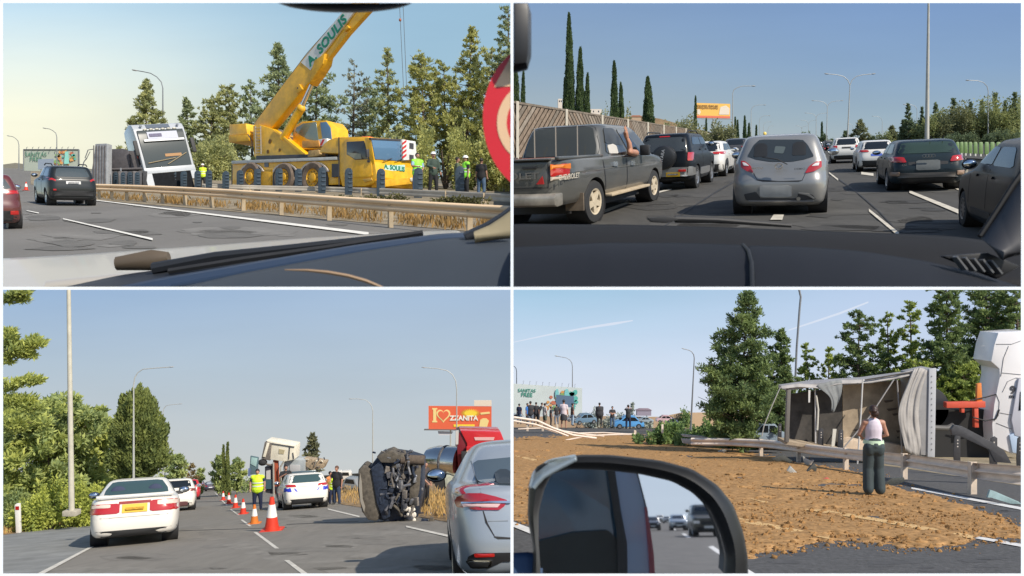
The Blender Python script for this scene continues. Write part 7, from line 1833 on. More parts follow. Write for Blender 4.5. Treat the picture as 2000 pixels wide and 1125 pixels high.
# red tanker lorry
REDC = mat('cab_red', (.52, .02, .03), .3, coat=.6); t = stand('tanker_lorry', 'red lorry cab with a polished steel tank behind the silver saloon', 'lorry', 905, 1000, 32, yaw=8)
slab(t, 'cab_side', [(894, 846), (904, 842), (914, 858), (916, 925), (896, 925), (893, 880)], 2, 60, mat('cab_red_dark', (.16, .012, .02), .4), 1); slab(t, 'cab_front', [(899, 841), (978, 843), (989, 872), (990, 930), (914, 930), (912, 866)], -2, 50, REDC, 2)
slab(t, 'windscreen', [(914, 884), (988, 880), (989, 905), (912, 912)], -4, -2, mat('screen_dark', (.03, .032, .03), .08)); slab(t, 'visor', [(911, 872), (989, 872), (990, 879), (911, 881)], -7, -2, REDC, 1); slab(t, 'chrome_trim', [(926, 854), (966, 854), (964, 860), (928, 860)], -3, -1.8, mat('trim_pink', (.66, .40, .38), .3)); slab(t, 'trim_line', [(911, 880), (989, 878), (989, 880), (911, 882.5)], -7.6, -7, mat('line_tan', (.5, .33, .2), .5))
slab(t, 'wing_mirror', [(901, 882), (911, 882), (911, 909), (902, 908)], -10, -4, DARKPL, 1); slab(t, 'air_horn', [(890, 842), (896, 841), (895, 868), (890, 868)], -2, 4, mat('panel_pale', (.5, .48, .45), .6))
STEEL = mat('tank_steel', (.62, .60, .56), .18, 1, noise=.1, scale=.02)
b = MB(); c0 = unproj(t, 886, 903, 20); b.tube([c0+Vector((12, -2, 0)), c0+Vector((2, 4, 0)), c0+Vector((-30, 22, 0)), c0+Vector((-46, 34, -1)), c0+Vector((-50, 38, -1))], [31, 31, 29, 24, 14], 28); b.build('tank', STEEL, t)
b = MB(); c1 = c0+Vector((-14, 12, 0)); b.tube([c1, c1+Vector((-2.4, 1.6, 0))], 31.5, 28); b.build('tank_ring', WGR, t)
slab(t, 'chassis', [(842, 930), (900, 930), (900, 945), (846, 945)], 4, 40, WB, 1); slab(t, 'mud_guard', [(868, 928), (906, 926), (906, 975), (884, 975), (870, 950)], 0, 10, mat('panel_lime', (.40, .42, .34), .7, noise=.3, scale=.2), 1); b = MB(); q = unproj(t, 862, 944, 2); b.cyl(q, q+Vector((0, 8, 0)), 13, n=18); b.build('wheel', RUBBER, t)

# people
person('policeman in a yellow vest and dark trousers standing left of the large cone', 503, 997, 82, yaw=8, top=NAVY, bottom=NAVY, vest=HIVIS, sleeves=.4, fat=1.2, arms={-1: [(-.165, .0, .66), (-.155, -.05, .53)], 1: [(.165, .0, .66), (.17, -.04, .53)]})
person('man in black with a red bag standing behind the police car', 558, 985, 78, yaw=30, top=BLK, bottom=BLK, D=34, arms={-1: [(-.16, -.06, .70), (-.06, -.14, .78)], 1: [(.15, .0, .66), (.15, -.03, .52)]})
person('man in an orange and yellow jacket bending behind the right of the police car', 640, 985, 66, yaw=60, top=mat('jacket_orange', (.60, .22, .07), .8), bottom=BLK, D=33, lean=-.10)
person('helper in a yellow vest bending left of the man in the black t shirt', 648, 984, 62, yaw=60, top=HIVIS, bottom=NAVY, vest=HIVIS, lean=-.14)
person('man in a black t shirt and blue jeans right of the police car', 658, 985, 76, yaw=-25, top=BLK, bottom=mat('jeans_dark', (.03, .05, .10), .8), fat=1.25, hair=mat('hair_brown', (.10, .05, .03), .6), arms={-1: [(-.165, -.03, .67), (-.12, -.12, .60)], 1: [(.165, .0, .65), (.16, -.02, .50)]})
person('worker in black with reflective trousers beside the wrecked car', 830, 990, 90, yaw=60, top=mat('shirt_dusty', (.06, .045, .04), .8), bottom=BLK, fat=1.1, D=dist_at(830, 1004), arms={-1: [(-.15, -.05, .66), (-.09, -.14, .56)], 1: [(.15, .0, .65), (.14, -.05, .50)]})
# ================================================================== lower right: spilt soil, overturned trailer, door mirror
CUR = BR
sky_backdrop(BR, 260, skymat('sky_spill', [(0, (228, 230, 236)), (.5, (228, 231, 240)), (.72, (212, 224, 240)), (.86, (190, 214, 236)), (1, (166, 202, 228))],
                             [(0, (222, 226, 236)), (.5, (222, 228, 240)), (.72, (206, 218, 238)), (.86, (196, 212, 236)), (1, (186, 206, 234))]))
for lb, pts in (('contrail', [(1000, 669, .8), (1080, 652, 1.6), (1160, 638, 2.2), (1200, 632, 2.6), (1236, 626, 1.0)]), ('contrail', [(1540, 645, 1.2), (1580, 632, 1.8), (1640, 612, 2.2), (1696, 590, 1.6)])):
    V = []
    for x, y, w in pts: V += [ray(x, y-w)*255, ray(x, y+w)*255]
    b = MB(); b.add(V, [(2*i, 2*i+1, 2*i+3, 2*i+2) for i in range(len(pts)-1)])
    m = mat('contrail_light', (.8, .8, .8), .9); m.node_tree.nodes['Principled BSDF'].inputs['Emission Color'].default_value = (*c8(214, 224, 240), 1); m.node_tree.nodes['Principled BSDF'].inputs['Emission Strength'].default_value = .92; m.node_tree.nodes['Principled BSDF'].inputs['Base Color'].default_value = (0, 0, 0, 1); m.node_tree.nodes['Principled BSDF'].inputs['Specular IOR Level'].default_value = 0
    m.cycles.emission_sampling = 'NONE'
    b.build('contrail', m, None, smooth=False, kind='structure')
ASPH_BR = mat('asphalt_cool', (.098, .098, .100), .85, noise=.28, scale=14, world=True, bump=.3)
road_br = sheet('road', 1003, 1994, 1180, ASPH_BR)
# grain of the asphalt: loose chippings close to the viewer
gpoly('verge', [(1003, 822), (1200, 818), (1340, 838), (1500, 872), (1700, 905), (1994, 948), (1994, 800), (1003, 800)], mat('verge_dirt', (.30, .25, .17), .95, noise=.4, scale=1.5, world=True), .004, None, 'structure', n=5)
MK4 = mat('road_paint_br', (.66, .65, .63), .7, noise=.15, scale=6, world=True)
for a, c, w0, w1 in (((1780, 953), (2000, 994), 1.5, 2.6), ((1900, 1048), (2000, 1066), 2.4, 3.0), ((1003, 1024), (1060, 1046), 5, 6), ((1455, 1112), (1475, 1124), 4, 4)):
    stripe('lane_marking', a, c, w0, w1, MK4, .012, road_br)
stains(road_br, 1450, 1990, 980, 1118, 60, mat('worn_br', (.088, .088, .091), .8, noise=.2, scale=6, world=True), .002, 7, 16)
# soil
def in_soil(px, py):
    top = np.interp(px, [990, 1200, 1330, 1450, 1560, 1700, 1745, 1800, 1880, 1994, 2010], [856, 846, 860, 880, 902, 925, 945, 962, 985, 1026, 1032])
    bot = np.interp(px, [990, 1100, 1300, 1460, 1520, 1600, 1680, 1760, 1860, 1940, 2010], [1016, 1020, 1050, 1088, 1082, 1058, 1056, 1066, 1064, 1052, 1050])
    return min(py-top, (bot-py)*.8)
from mathutils import noise as mn
SOILC = mat('spilt_earth', (.36, .208, .09), .95, noise=.50, scale=9, world=True, bump=.55)
V = []; Fc = []; nx, ny = 330, 150
for j in range(ny+1):
    for i in range(nx+1):
        px = 1000+997*i/nx; py = 846+(1125-846)*(j/ny)**1.3
        g = CUR.G(px, py); m_ = in_soil(px, py)
        h = mn.fractal(Vector((g.x*2.2, g.y*2.2, 3)), .9, 2.1, 6)*.022+mn.noise(Vector((g.x*.5, g.y*.5, 0)))*.03
        edge = m_/9+mn.noise(Vector((g.x*1.6, g.y*1.6, 7)))*.9+mn.noise(Vector((g.x*7, g.y*7, 2)))*.7
        lift = .024*max(-1, min(1, edge))+ (h*max(0, min(1, edge*.6+.2)))
        if edge < -.4: lift = -.08
        V.append(CUR.G(px, py, lift))
for j in range(ny):
    for i in range(nx):
        a = j*(nx+1)+i; Fc.append((a, a+nx+1, a+nx+2, a+1))
o = obj('spilt_soil', mesh_data('spilt_soil', V, Fc, True, 180), SOILC, None, 'stuff'); tag(o, 'ochre soil spilt in a thick layer over the motorway lanes', 'soil')
rng = np.random.default_rng(3); b = MB()
ico = [(0, 0, 1), (.89, 0, .45), (.28, .85, .45), (-.72, .53, .45), (-.72, -.53, .45), (.28, -.85, .45), (.72, .53, -.45), (-.28, .85, -.45), (-.89, 0, -.45), (-.28, -.85, -.45), (.72, -.53, -.45)]
icf = [(0, 1, 2), (0, 2, 3), (0, 3, 4), (0, 4, 5), (0, 5, 1), (1, 6, 2), (2, 7, 3), (3, 8, 4), (4, 9, 5), (5, 10, 1), (2, 6, 7), (3, 7, 8), (4, 8, 9), (5, 9, 10), (1, 10, 6)]
for k in range(13000):
    px = rng.uniform(1003, 1994); py = 850+rng.beta(1.1, 1.1)*240
    if in_soil(px, py) < -6-abs(rng.normal(0, 5)): continue
    g = CUR.G(px, py, .024 if in_soil(px, py) > 6 else .004); r = .007+abs(rng.normal(0, 1))**2.2*.006
    r = min(r, .045)
    b.add([g+Vector(v)*r*rng.uniform(.6, 1.3) for v in ico], icf)
o = b.build('soil_clods', mat('clod_brown', (.30, .165, .065), .95, noise=.4, scale=6, world=True), None, kind='stuff'); tag(o, 'loose brown clods scattered over the spilt soil', 'soil')
LINED = mat('dusted_line', (.60, .40, .19), .9, noise=.12, scale=5, world=True)
for pl, w in (([(1425, 962), (1500, 980), (1600, 997), (1700, 1013), (1800, 1031), (1900, 1049)], 3.0), ([(1440, 1014), (1500, 1026), (1560, 1037), (1620, 1050)], 4.0), ([(1003, 890), (1040, 897), (1075, 905)], 1.6)):
    V = []
    for a, c in pl:
        for k in (-w, w): V.append(CUR.G(a, c+k+rng.normal(0, .6), .024))
    bb = MB(); bb.add(V, [(2*i, 2*i+1, 2*i+3, 2*i+2) for i in range(len(pl)-1)]); bb.build('dusted_line', LINED, road_br, smooth=False)

# barrier
RB = mat('rail_cream', (.74, .64, .55), .5, noise=.12, scale=3, world=True)
PB2 = mat('post_cream', (.62, .52, .42), .7, noise=.2, scale=5, world=True)
rail('crash_barrier', 'cream crash barrier running past the woman in front of the trailer', [(1350, 884), (1430, 886), (1500, 892), (1562, 902), (1655, 918), (1768, 936), (1905, 966), (2010, 985)], [29, 30, 33, 36, 42, 49, 62, 74], [1488, 1562, 1655, 1770, 1905], RB, PB2, bh=.5, wave=.15, post_w=.13)
for k, (x, y0, y1, w, lb) in enumerate([(1522, 826, 862, 9, 'before the grey car'), (1560, 828, 868, 10, 'left of the dark trailer corner'), (1602, 836, 876, 12, 'in front of the dark half of the trailer'), (1641, 838, 880, 12, 'where the dark and the tan halves of the trailer meet'), (1868, 849, 900, 15, 'left of the fallen grey beam'), (1939, 852, 908, 17, 'in front of the white cab'), (1990, 852, 914, 12, 'at the right edge below the white cab')]):
    t = stand('glare_paddle', 'dark perforated anti glare paddle '+lb, 'anti glare paddle', x, y1, dist_at(x, y1+30)*1.03, 'dark paddles behind the cream barrier')
    h = y1-y0; b = MB(); b.prism([(-w*.35, 0), (w*.5, 0), (w*.5, h*.94), (w*.2, h), (-w*.25, h*.93), (-w*.42, h*.3)], -1, 1); b.build('blade', mat('paddle_black', (.035, .035, .04), .5, noise=.2, scale=.3), t, bevel=.5)
    b = MB()
    for j in range(3): b.cyl((w*.12, -1.4, h*(.55+.12*j)), (w*.12, -1.0, h*(.55+.12*j)), w*.09, n=8)
    b.build('hole', mat('hole_pale', (.55, .50, .45), .6), t, kind='stuff')
# broken posts and twisted rails at the left
t = stand('twisted_rails', 'tangle of torn white barrier rails lying between the bystanders', 'broken barrier', 1110, 860)
for pts, r in (([(1003, 815), (1050, 822), (1080, 836), (1120, 850), (1165, 856)], 2.6), ([(1003, 822), (1045, 829), (1085, 842), (1110, 852)], 2.2), ([(1070, 832), (1100, 842), (1140, 848), (1180, 852)], 1.8), ([(1105, 860), (1150, 851), (1200, 849), (1240, 848)], 1.8), ([(1130, 846), (1180, 845), (1230, 848)], 1.3), ([(1012, 838), (1060, 836), (1090, 846)], 1.2)):
    ptube(t, 'rail_piece', pts, 0, r, RB, n=6)
for x in (1030, 1060, 1088, 1240, 1285, 1326, 1375):
    tt = stand('broken_post', 'short barrier post left standing, %s' % {1030: 'leftmost behind the black clad bystander', 1060: 'beside the bystander in grey', 1088: 'before the woman in the black skirt', 1240: 'at the end of the torn rails', 1285: 'in the middle of the gap', 1326: 'just left of the barrier end', 1375: 'behind the barrier end'}[x], 'post', x, 858 if x > 1200 else 842, None, 'posts of the broken barrier'); b = MB(); b.prism([(-2.2, -2), (2.2, -2), (2.6, 17), (-1.8, 18)], -2, 2); b.build('post', PB2, tt, bevel=.3)
t = stand('fallen_rail', 'bent end of the cream barrier resting on the soil', 'broken barrier', 1375, 880); slab(t, 'rail_piece', [(1331, 857), (1400, 860), (1440, 866), (1440, 872), (1380, 872), (1334, 866)], -2, 3, RB, .8); slab(t, 'rail_piece', [(1330, 848), (1372, 852), (1392, 858), (1334, 853)], 2, 6, RB, .5)

# trailer lying on its side, open top towards us
TG = mat('trailer_grey', (.29, .285, .29), .55, noise=.15, scale=.05); TD = mat('trailer_dark', (.055, .05, .045), .8, noise=.5, scale=.05); TT = mat('trailer_tan', (.34, .27, .19), .85, noise=.35, scale=.03); TARP = mat('tarp_grey', (.34, .32, .305), .7, noise=.15, scale=.05, bump=.3)
t = stand('overturned_trailer', 'long grey tipper trailer on its side with its torn tarpaulin hanging over the open top', 'trailer', 1680, 905, None)
DB = 46
slab(t, 'floor_panel', [(1540, 770), (1645, 756), (1645, 872), (1540, 862)], DB, DB+3, TD); slab(t, 'floor_panel', [(1646, 750), (1800, 740), (1800, 885), (1646, 876)], DB, DB+3, TT)
slab(t, 'floor_rib', [(1590, 764), (1594, 764), (1594, 870), (1590, 870)], DB-3, DB, TD)
rnd = random.Random(6)
for k in range(9):
    x = 1655+rnd.random()*120; y = 775+rnd.random()*80; w = rnd.uniform(4, 22); slab(t, 'soil_stain', [(x, y), (x+w, y-rnd.random()*3), (x+w*.9, y+rnd.uniform(1.5, 4)), (x+w*.2, y+rnd.uniform(2, 6))], DB-.8-k*.1, DB-.6-k*.1, mat('stain', (.12, .09, .065), .9))
slab(t, 'upper_side', [(1536, 757), (1600, 748), (1700, 742), (1790, 730), (1800, 726), (1800, 733), (1700, 749), (1600, 755), (1536, 763)], 0, DB, TG); slab(t, 'lower_side', [(1534, 862), (1640, 878), (1800, 900), (1800, 905), (1534, 868)], 0, DB, TT)
slab(t, 'rear_edge', [(1538, 760), (1545, 760), (1541, 864), (1534, 864)], -3, 5, mat('edge_grey', (.14, .13, .12), .6), .5); slab(t, 'headboard', [(1785, 729), (1827, 720), (1823, 892), (1785, 886)], -6, DB, TG, 1); slab(t, 'headboard_edge', [(1815, 721), (1829, 719), (1826, 893), (1812, 892)], -9, -3, mat('trailer_pale', (.44, .45, .48), .5), .6)
slab(t, 'spilt_load', [(1646, 866), (1665, 858), (1720, 862), (1770, 872), (1790, 888), (1646, 880)], 20, 60, mat('load_sand', (.60, .48, .36), .9, noise=.2, scale=.1), 2)
b = MB()
for k in range(14): q = unproj(t, 1820, 735+k*11, -10); b.sph(q, (.8, .5, 1.6), 6, 4)
b.build('rivet', mat('rivet', (.15, .15, .16), .6), t, kind='stuff')
def cloth(name, outline_rows, m, amp=3, n=26):
    """hanging sheet: rows of (px, py, depth) top to bottom, folded"""
    V = []; Fc = []
    for j, r in enumerate(outline_rows):
        for i in range(n):
            f = i/(n-1)*(len(r)-1); k = min(len(r)-2, int(f)); u = f-k
            p = [r[k][a]*(1-u)+r[k+1][a]*u for a in range(3)]
            q = unproj(t, p[0], p[1], p[2]+amp*2.2*mn.noise(Vector((i*.42, j*.8, p[0]*.01)))+amp*1.2*mn.noise(Vector((i*.9, j*1.7, 5)))); V.append(q)
    for j in range(len(outline_rows)-1):
        for i in range(n-1): a = j*n+i; Fc.append((a, a+1, a+n+1, a+n))
    o = obj(name, mesh_data(name, V, Fc, True, 180), m, t)
    md = o.modifiers.new('s', 'SUBSURF'); md.levels = 2; bpy.context.view_layer.update()
    me = bpy.data.meshes.new_from_object(o.evaluated_get(bpy.context.evaluated_depsgraph_get())); o.modifiers.clear(); o.data = me
    bm = bmesh.new(); bm.from_mesh(me); bmesh.ops.solidify(bm, geom=bm.faces[:], thickness=.6); bm.to_mesh(me); bm.free(); return o
cloth('tarpaulin', [[(1524, 754, 0), (1560, 749, 0), (1600, 752, 0), (1640, 742, 0), (1700, 741, 0), (1750, 731, 0), (1784, 722, 0)], [(1526, 760, -6), (1560, 756, -6), (1600, 759, -7), (1640, 750, -6), (1700, 748, -6), (1750, 740, -6), (1786, 732, -6)]], TARP, 1.2, 40)
cloth('tarpaulin', [[(1594, 752, -4), (1622, 744, -4), (1645, 742, -4)], [(1604, 762, -8), (1625, 764, -8), (1645, 758, -8)], [(1626, 776, -8), (1633, 785, -8), (1643, 772, -8)], [(1623, 802, -9), (1628, 806, -9), (1638, 784, -9)]], mat('tarp_dark', (.20, .21, .21), .7, noise=.2, scale=.05), 1.0, 12)
cloth('tarpaulin', [[(1784, 720, -6), (1800, 718, -6), (1812, 724, -6)], [(1768, 762, -14), (1780, 757, -12), (1798, 762, -10)], [(1752, 800, -20), (1772, 800, -16), (1792, 805, -10)], [(1756, 832, -18), (1776, 835, -16), (1796, 840, -10)], [(1762, 850, -16), (1780, 858, -15), (1798, 862, -10)], [(1768, 880, -14), (1785, 890, -13), (1800, 893, -10)]], TARP, 3.2, 16)
PL = mat('pole_white', (.62, .60, .58), .4)
ptube(t, 'hoop', [(1685, 741), (1682, 800), (1674, 914)], -14, 1.5, PL); ptube(t, 'hoop', [(1746, 741), (1700, 812), (1632, 894)], -16, 1.3, mat('pole_dull', (.34, .32, .31), .5)); ptube(t, 'hoop', [(1752, 742), (1757, 810), (1762, 884)], -2, 1.4, mat('pole_dull', (.34, .32, .31), .5)); ptube(t, 'hoop', [(1592, 760), (1593, 866)], 4, 1.2, PL); ptube(t, 'strap', [(1594, 772), (1598, 800), (1596, 840)], 2, 2.0, mat('strap_cream', (.6, .57, .5), .6)); slab(t, 'strap', [(1579, 762), (1583, 762), (1582, 786), (1579, 786)], -3, -2, PL)
ptube(t, 'rope', [(1524, 756), (1508, 792), (1492, 832), (1488, 852)], -4, 1.1, mat('rope_grey', (.36, .35, .32), .8)); ptube(t, 'ridge_bar', [(1690, 742), (1780, 727)], -6, 1.4, TD); slab(t, 'torn_strip', [(1627, 838), (1634, 838), (1630, 872), (1624, 872)], 10, 12, mat('strap_cream', (.6, .57, .5), .6))
# lorry behind: tank, frame, white cab
t = stand('lorry', 'white lorry cab with a red frame and black tank at the right edge', 'lorry', 1900, 925, 30)
b = MB(); q = unproj(t, 1812, 798, 30); b.tube([q+Vector((0, 0, 0)), q+Vector((0, 50, 0))], 44, 32); b.build('tank', mat('tank_black', (.02, .022, .027), .45), t, bevel=2)
slab(t, 'underframe', [(1822, 800), (1960, 800), (1960, 930), (1822, 930)], 30, 60, mat('frame_black', (.014, .014, .015), .7)); ptube(t, 'prop_shaft', [(1822, 835), (1850, 836), (1862, 830)], 6, 5, mat('shaft_grey', (.10, .095, .09), .6))
RF = mat('frame_orange_red', (.60, .09, .05), .5, noise=.1, scale=.1)
slab(t, 'crane_frame', [(1849, 786), (1925, 784), (1925, 796), (1849, 797)], 0, 12, RF, .8); slab(t, 'crane_frame', [(1909, 750), (1917, 748), (1919, 786), (1908, 786)], 4, 10, mat('frame_amber', (.70, .22, .05), .5), .6); slab(t, 'crane_frame', [(1903, 796), (1911, 796), (1912, 835), (1904, 835)], 2, 10, RF, .6); slab(t, 'crane_frame', [(1878, 796), (1884, 796), (1884, 806), (1878, 806)], 2, 10, RF, .5)
ptube(t, 'hose', [(1900, 815), (1925, 822), (1945, 818), (1952, 800)], -2, 1.3, mat('frame_black', (.014, .014, .015), .7)); ptube(t, 'hose', [(1895, 782), (1925, 776), (1946, 770)], 2, 1.2, mat('frame_black', (.014, .014, .015), .7))
CW2 = mat('cab_bright_white', (.78, .76, .77), .3, coat=.5)
slab(t, 'cab_shell', [(1950, 650), (2010, 646), (2010, 888), (1976, 886), (1940, 868), (1938, 830), (1942, 790), (1953, 735), (1952, 720), (1936, 706), (1942, 674)], 0, 60, CW2, 1.2)
for pts in ([(1946, 672), (1976, 672), (1998, 664)], [(1955, 735), (1960, 700), (1970, 676)], [(1958, 728), (2000, 732)], [(1958, 766), (1968, 745), (1984, 738), (2000, 739)], [(1946, 770), (1952, 785), (1950, 812), (1942, 822)], [(1953, 806), (1980, 811)], [(1946, 826), (1976, 838)]):
    ptube(t, 'panel_seam', pts, -.6, .55, mat('seam_grey', (.25, .24, .25), .6))
lettering('9', 21, mat('mark_dark', (.05, .05, .06), .5), t, face_cam(*unproj(t, 1978, 762, -1), 0), extrude=.05, bold=1.5); lettering('m', 12, mat('mark_dark', (.05, .05, .06), .5), t, face_cam(*unproj(t, 1976, 774, -1), 0), extrude=.05, bold=1)
slab(t, 'door_panel', [(1990, 740), (2010, 740), (2010, 860), (1982, 850), (1976, 820)], -5, 0, mat('door_lilac', (.50, .50, .56), .4), 1); slab(t, 'door_window', [(1993, 765), (2010, 765), (2010, 800), (1990, 802)], -6, -5, GLASS, .5); slab(t, 'step_blue', [(1972, 850), (1990, 842), (1998, 888), (1978, 884)], -4, 0, mat('step_sky', (.45, .56, .72), .4), 1)
t = stand('fallen_beam', 'dark grey steel beam slanting down behind the barrier left of the white cab', 'beam', 1900, 925, 19)
slab(t, 'beam', [(1858, 838), (1864, 830), (1880, 833), (1935, 862), (1962, 880), (1976, 905), (1945, 903), (1932, 878), (1876, 852), (1860, 850)], -3, 4, mat('beam_grey', (.05, .05, .056), .5, noise=.2, scale=.1), .8)

# debris
SH = mat('scrap_pale', (.48, .50, .48), .4, .3, noise=.2, scale=.3); SH2 = mat('scrap_dark', (.06, .065, .06), .6, noise=.3, scale=.3); SH3 = mat('scrap_teal', (.30, .42, .43), .6, noise=.15, scale=.2)
for lb, x, y, q, m in (('crumpled silver sheet left of the third post', 1535, 905, [(1508, 897), (1520, 891), (1530, 889), (1548, 900), (1545, 905), (1530, 899), (1520, 901)], SH2), ('white folded sheet scrap lying on the soil', 1545, 924, [(1538, 920), (1544, 910), (1556, 922), (1560, 925), (1545, 924)], SH),
                       ('curved grey scrap resting below the trailer', 1590, 922, [(1574, 924), (1580, 915), (1590, 905), (1596, 912), (1594, 923), (1586, 916)], SH2), ('grey bent scrap leaning on the second post', 1575, 908, [(1568, 890), (1576, 896), (1584, 900), (1590, 899), (1582, 910), (1572, 906)], SH),
                       ('dark ribbed panel lying by the post right of the woman', 1748, 947, [(1728, 944), (1742, 934), (1766, 933), (1768, 940), (1752, 946), (1732, 949)], SH2), ('pale teal plank lying on the edge of the road at the right', 1955, 985, [(1929, 972), (1934, 957), (1944, 960), (1990, 980), (1996, 985), (1975, 984), (1936, 972)], SH3),
                       ('white rail scrap at the barrier end', 1410, 885, [(1403, 882), (1412, 878), (1420, 880), (1414, 884)], SH), ('small red scrap on the soil', 1616, 937, [(1608, 936), (1617, 933), (1622, 936), (1612, 938)], mat('scrap_red', (.60, .10, .08), .6)), ('dark lump beside the torn rails', 1252, 860, [(1246, 858), (1248, 848), (1256, 846), (1259, 858)], SH2)):
    t = stand('scrap_piece', lb, 'scrap', x, y); slab(t, 'sheet', q, -3, 2, m, .4)

# woman
WT = mat('top_lilac', (.60, .54, .62), .75, noise=.06, scale=10); WP = mat('trousers_slate', (.035, .052, .058), .75, noise=.15, scale=8)
person('woman in a sleeveless lilac top and dark wide trousers watching the overturned trailer', 1706, 968, 171, yaw=172, top=WT, bottom=WP, sleeves=0, fat=.92, wide=True, vox=.009, arms={-1: [(-.150, -.01, .655), (-.075, -.135, .60)], 1: [(.150, -.02, .655), (.075, -.135, .59)]}, stance=.02, hair=mat('hair_auburn', (.035, .016, .012), .5, noise=.3, scale=60), shoes=mat('sandal_skin', (.42, .18, .12), .6))
SOILC_ = None
tw = [o_ for o_ in bpy.data.objects if o_.get('label', '').startswith('woman in a sleeveless')][0]
tw.matrix_basis = Matrix.Translation((0, 0, .075)) @ tw.matrix_basis
b = MB(); b.sph((0, .052, .905), (.045, .030, .045), 14, 10); b.sph((.012, .060, .935), (.036, .03, .03), 12, 8); b.build('hair_bun', mat('hair_auburn', (.035, .016, .012), .5), tw)
b = MB(); V = []; n = 28
for i in range(n):
    a = 2*math.pi*i/n
    for z, g in ((.555, 0), (.600, -.006)): V.append((math.cos(a)*(.113+g), math.sin(a)*(.094+g), z))
b.add(V, [(2*i, 2*((i+1) % n), 2*((i+1) % n)+1, 2*i+1) for i in range(n)]); b.build('waist_band', mat('band_green', (.50, .66, .48), .7), tw)
# bystanders at the left
GK = 'bystanders by the torn rails'; BLK = mat('cloth_charcoal', (.035, .035, .04), .85, noise=.3, scale=8)
def by(lb, x, y, H, **k):
    k['D'] = min(dist_at(x, y), 62)
    person(lb, x, y, H, group=GK, vox=.018, **k)
by('bystander in a blue shirt at the far left', 1030, 829, 42, yaw=60, top=mat('shirt_royal', (.03, .14, .42), .8), bottom=BLK, D=40)
by('bystander in black seen from behind, second from the left', 1036, 833, 50, yaw=180, top=BLK, bottom=mat('jeans_grey', (.16, .19, .24), .8), fat=1.3)
by('bystander in a grey shirt and olive shorts', 1064, 833, 46, yaw=120, top=mat('shirt_pale', (.48, .46, .44), .8), bottom=mat('shorts_olive', (.10, .12, .09), .8), shorts=True)
by('man in black bending over left of the grey shirt', 1052, 826, 40, yaw=90, top=BLK, bottom=BLK, lean=-.16, D=42)
by('bystander in black half hidden right of the grey shirt', 1076, 832, 38, yaw=90, top=BLK, bottom=BLK, D=41)
by('woman in a white blouse and black skirt from behind', 1101, 838, 58, yaw=160, top=mat('blouse_pink', (.60, .52, .54), .8), bottom=BLK, skirt=True, wide=False, fat=1.1)
by('bystander in pale jeans right of the white blouse', 1118, 831, 44, yaw=100, top=mat('top_brown', (.10, .06, .05), .8), bottom=mat('jeans_pale', (.30, .40, .50), .8))
by('heavy man in black before the blue cars', 1171, 832, 46, yaw=180, top=BLK, bottom=BLK, fat=1.7)
by('slim person with folded arms between the blue cars', 1196, 835, 42, yaw=0, top=BLK, bottom=JEAN, arms={-1: [(-.14, -.05, .68), (.0, -.12, .66)], 1: [(.14, -.05, .68), (.0, -.12, .64)]})
by('person in black filming with raised arms before the bright blue car', 1227, 838, 48, yaw=170, top=BLK, bottom=NAVY, arms={-1: [(-.14, -.10, .78), (-.03, -.14, .90)], 1: [(.14, -.10, .78), (.03, -.14, .90)]})
by('bystander in dark grey standing left of the grey shirt', 1047, 829, 44, yaw=170, top=mat('top_charcoal', (.03, .03, .035), .8), bottom=BLK)
by('short bystander in navy at the extreme left', 1014, 828, 40, yaw=150, top=NAVY, bottom=JEAN)
by('bystander in dark clothes close behind the white blouse', 1087, 829, 40, yaw=200, top=BLK, bottom=mat('jeans_grey', (.16, .19, .24), .8))
t = stand('red_bag', 'small red bag on the ground between two bystanders', 'bag', 1182, 834); b = MB(); b.prism([(-9, 0), (9, 0), (7, 8), (-6, 9)], -3, 3); b.build('bag', mat('bag_red', (.50, .02, .02), .6), t, bevel=1.5); b = MB(); b.tube([(-3, 0, 8), (0, 0, 12), (4, 0, 8)], .8, 6); b.build('handle', BLK, t)
# side view cars far off
def side_car(lb, x, y, w, h, c, D_, flip=1, name='parked_car', group=None, yaw=0):
    D = min(dist_at(x, y), 66) if D_ > 40 else D_; h *= .88
    t = stand(name, lb, 'car', x, y, D, group, yaw=yaw)
    P = [(-.5, .18), (-.49, .52), (-.36, .62), (-.20, .98), (.12, 1.0), (.30, .66), (.47, .54), (.5, .18)]
    b = MB(); b.prism([(a*w*flip, z*h) for a, z in P], 0, w*.38); b.build('body', paint('pc%d%d' % (x, y), c, .03), t, bevel=w*.02)
    for q in ([(-.30, .64), (-.19, .92), (-.04, .94), (-.04, .64)], [(-.01, .64), (-.01, .94), (.11, .93), (.24, .66)]):
        b = MB(); b.prism([(a*w*flip, z*h) for a, z in q], -w*.006, w*.02); b.build('side_window', GLASS, t)
    b = MB(); b.prism([(.13*w*flip, .93*h), (.28*w*flip, .68*h), (.29*w*flip, .69*h), (.14*w*flip, .95*h)], w*.03, w*.35); b.build('windscreen', GLASS, t)
    for s in (-.31, .31):
        b = MB(); b.cyl((s*w, -w*.01, h*.20), (s*w, w*.06, h*.20), h*.21, n=18); o = b.build('wheel', RUBBER, t); b = MB(); b.cyl((s*w, -w*.018, h*.20), (s*w, 0, h*.20), h*.12, n=14); b.build('rim', RIMM, o)
    b = MB(); b.box((.47*w*flip, w*.06, .47*h), (w*.05, w*.08, h*.08)); b.build('headlight', TAILW, t)
    return t
side_car('steel blue car parked behind the heavy man in black', 1146, 829, 50, 23, (.12, .20, .28), 52, -1, yaw=20)
side_car('bright sky blue car behind the filming person', 1229, 838, 60, 28, (.10, .32, .62), 46, -1)
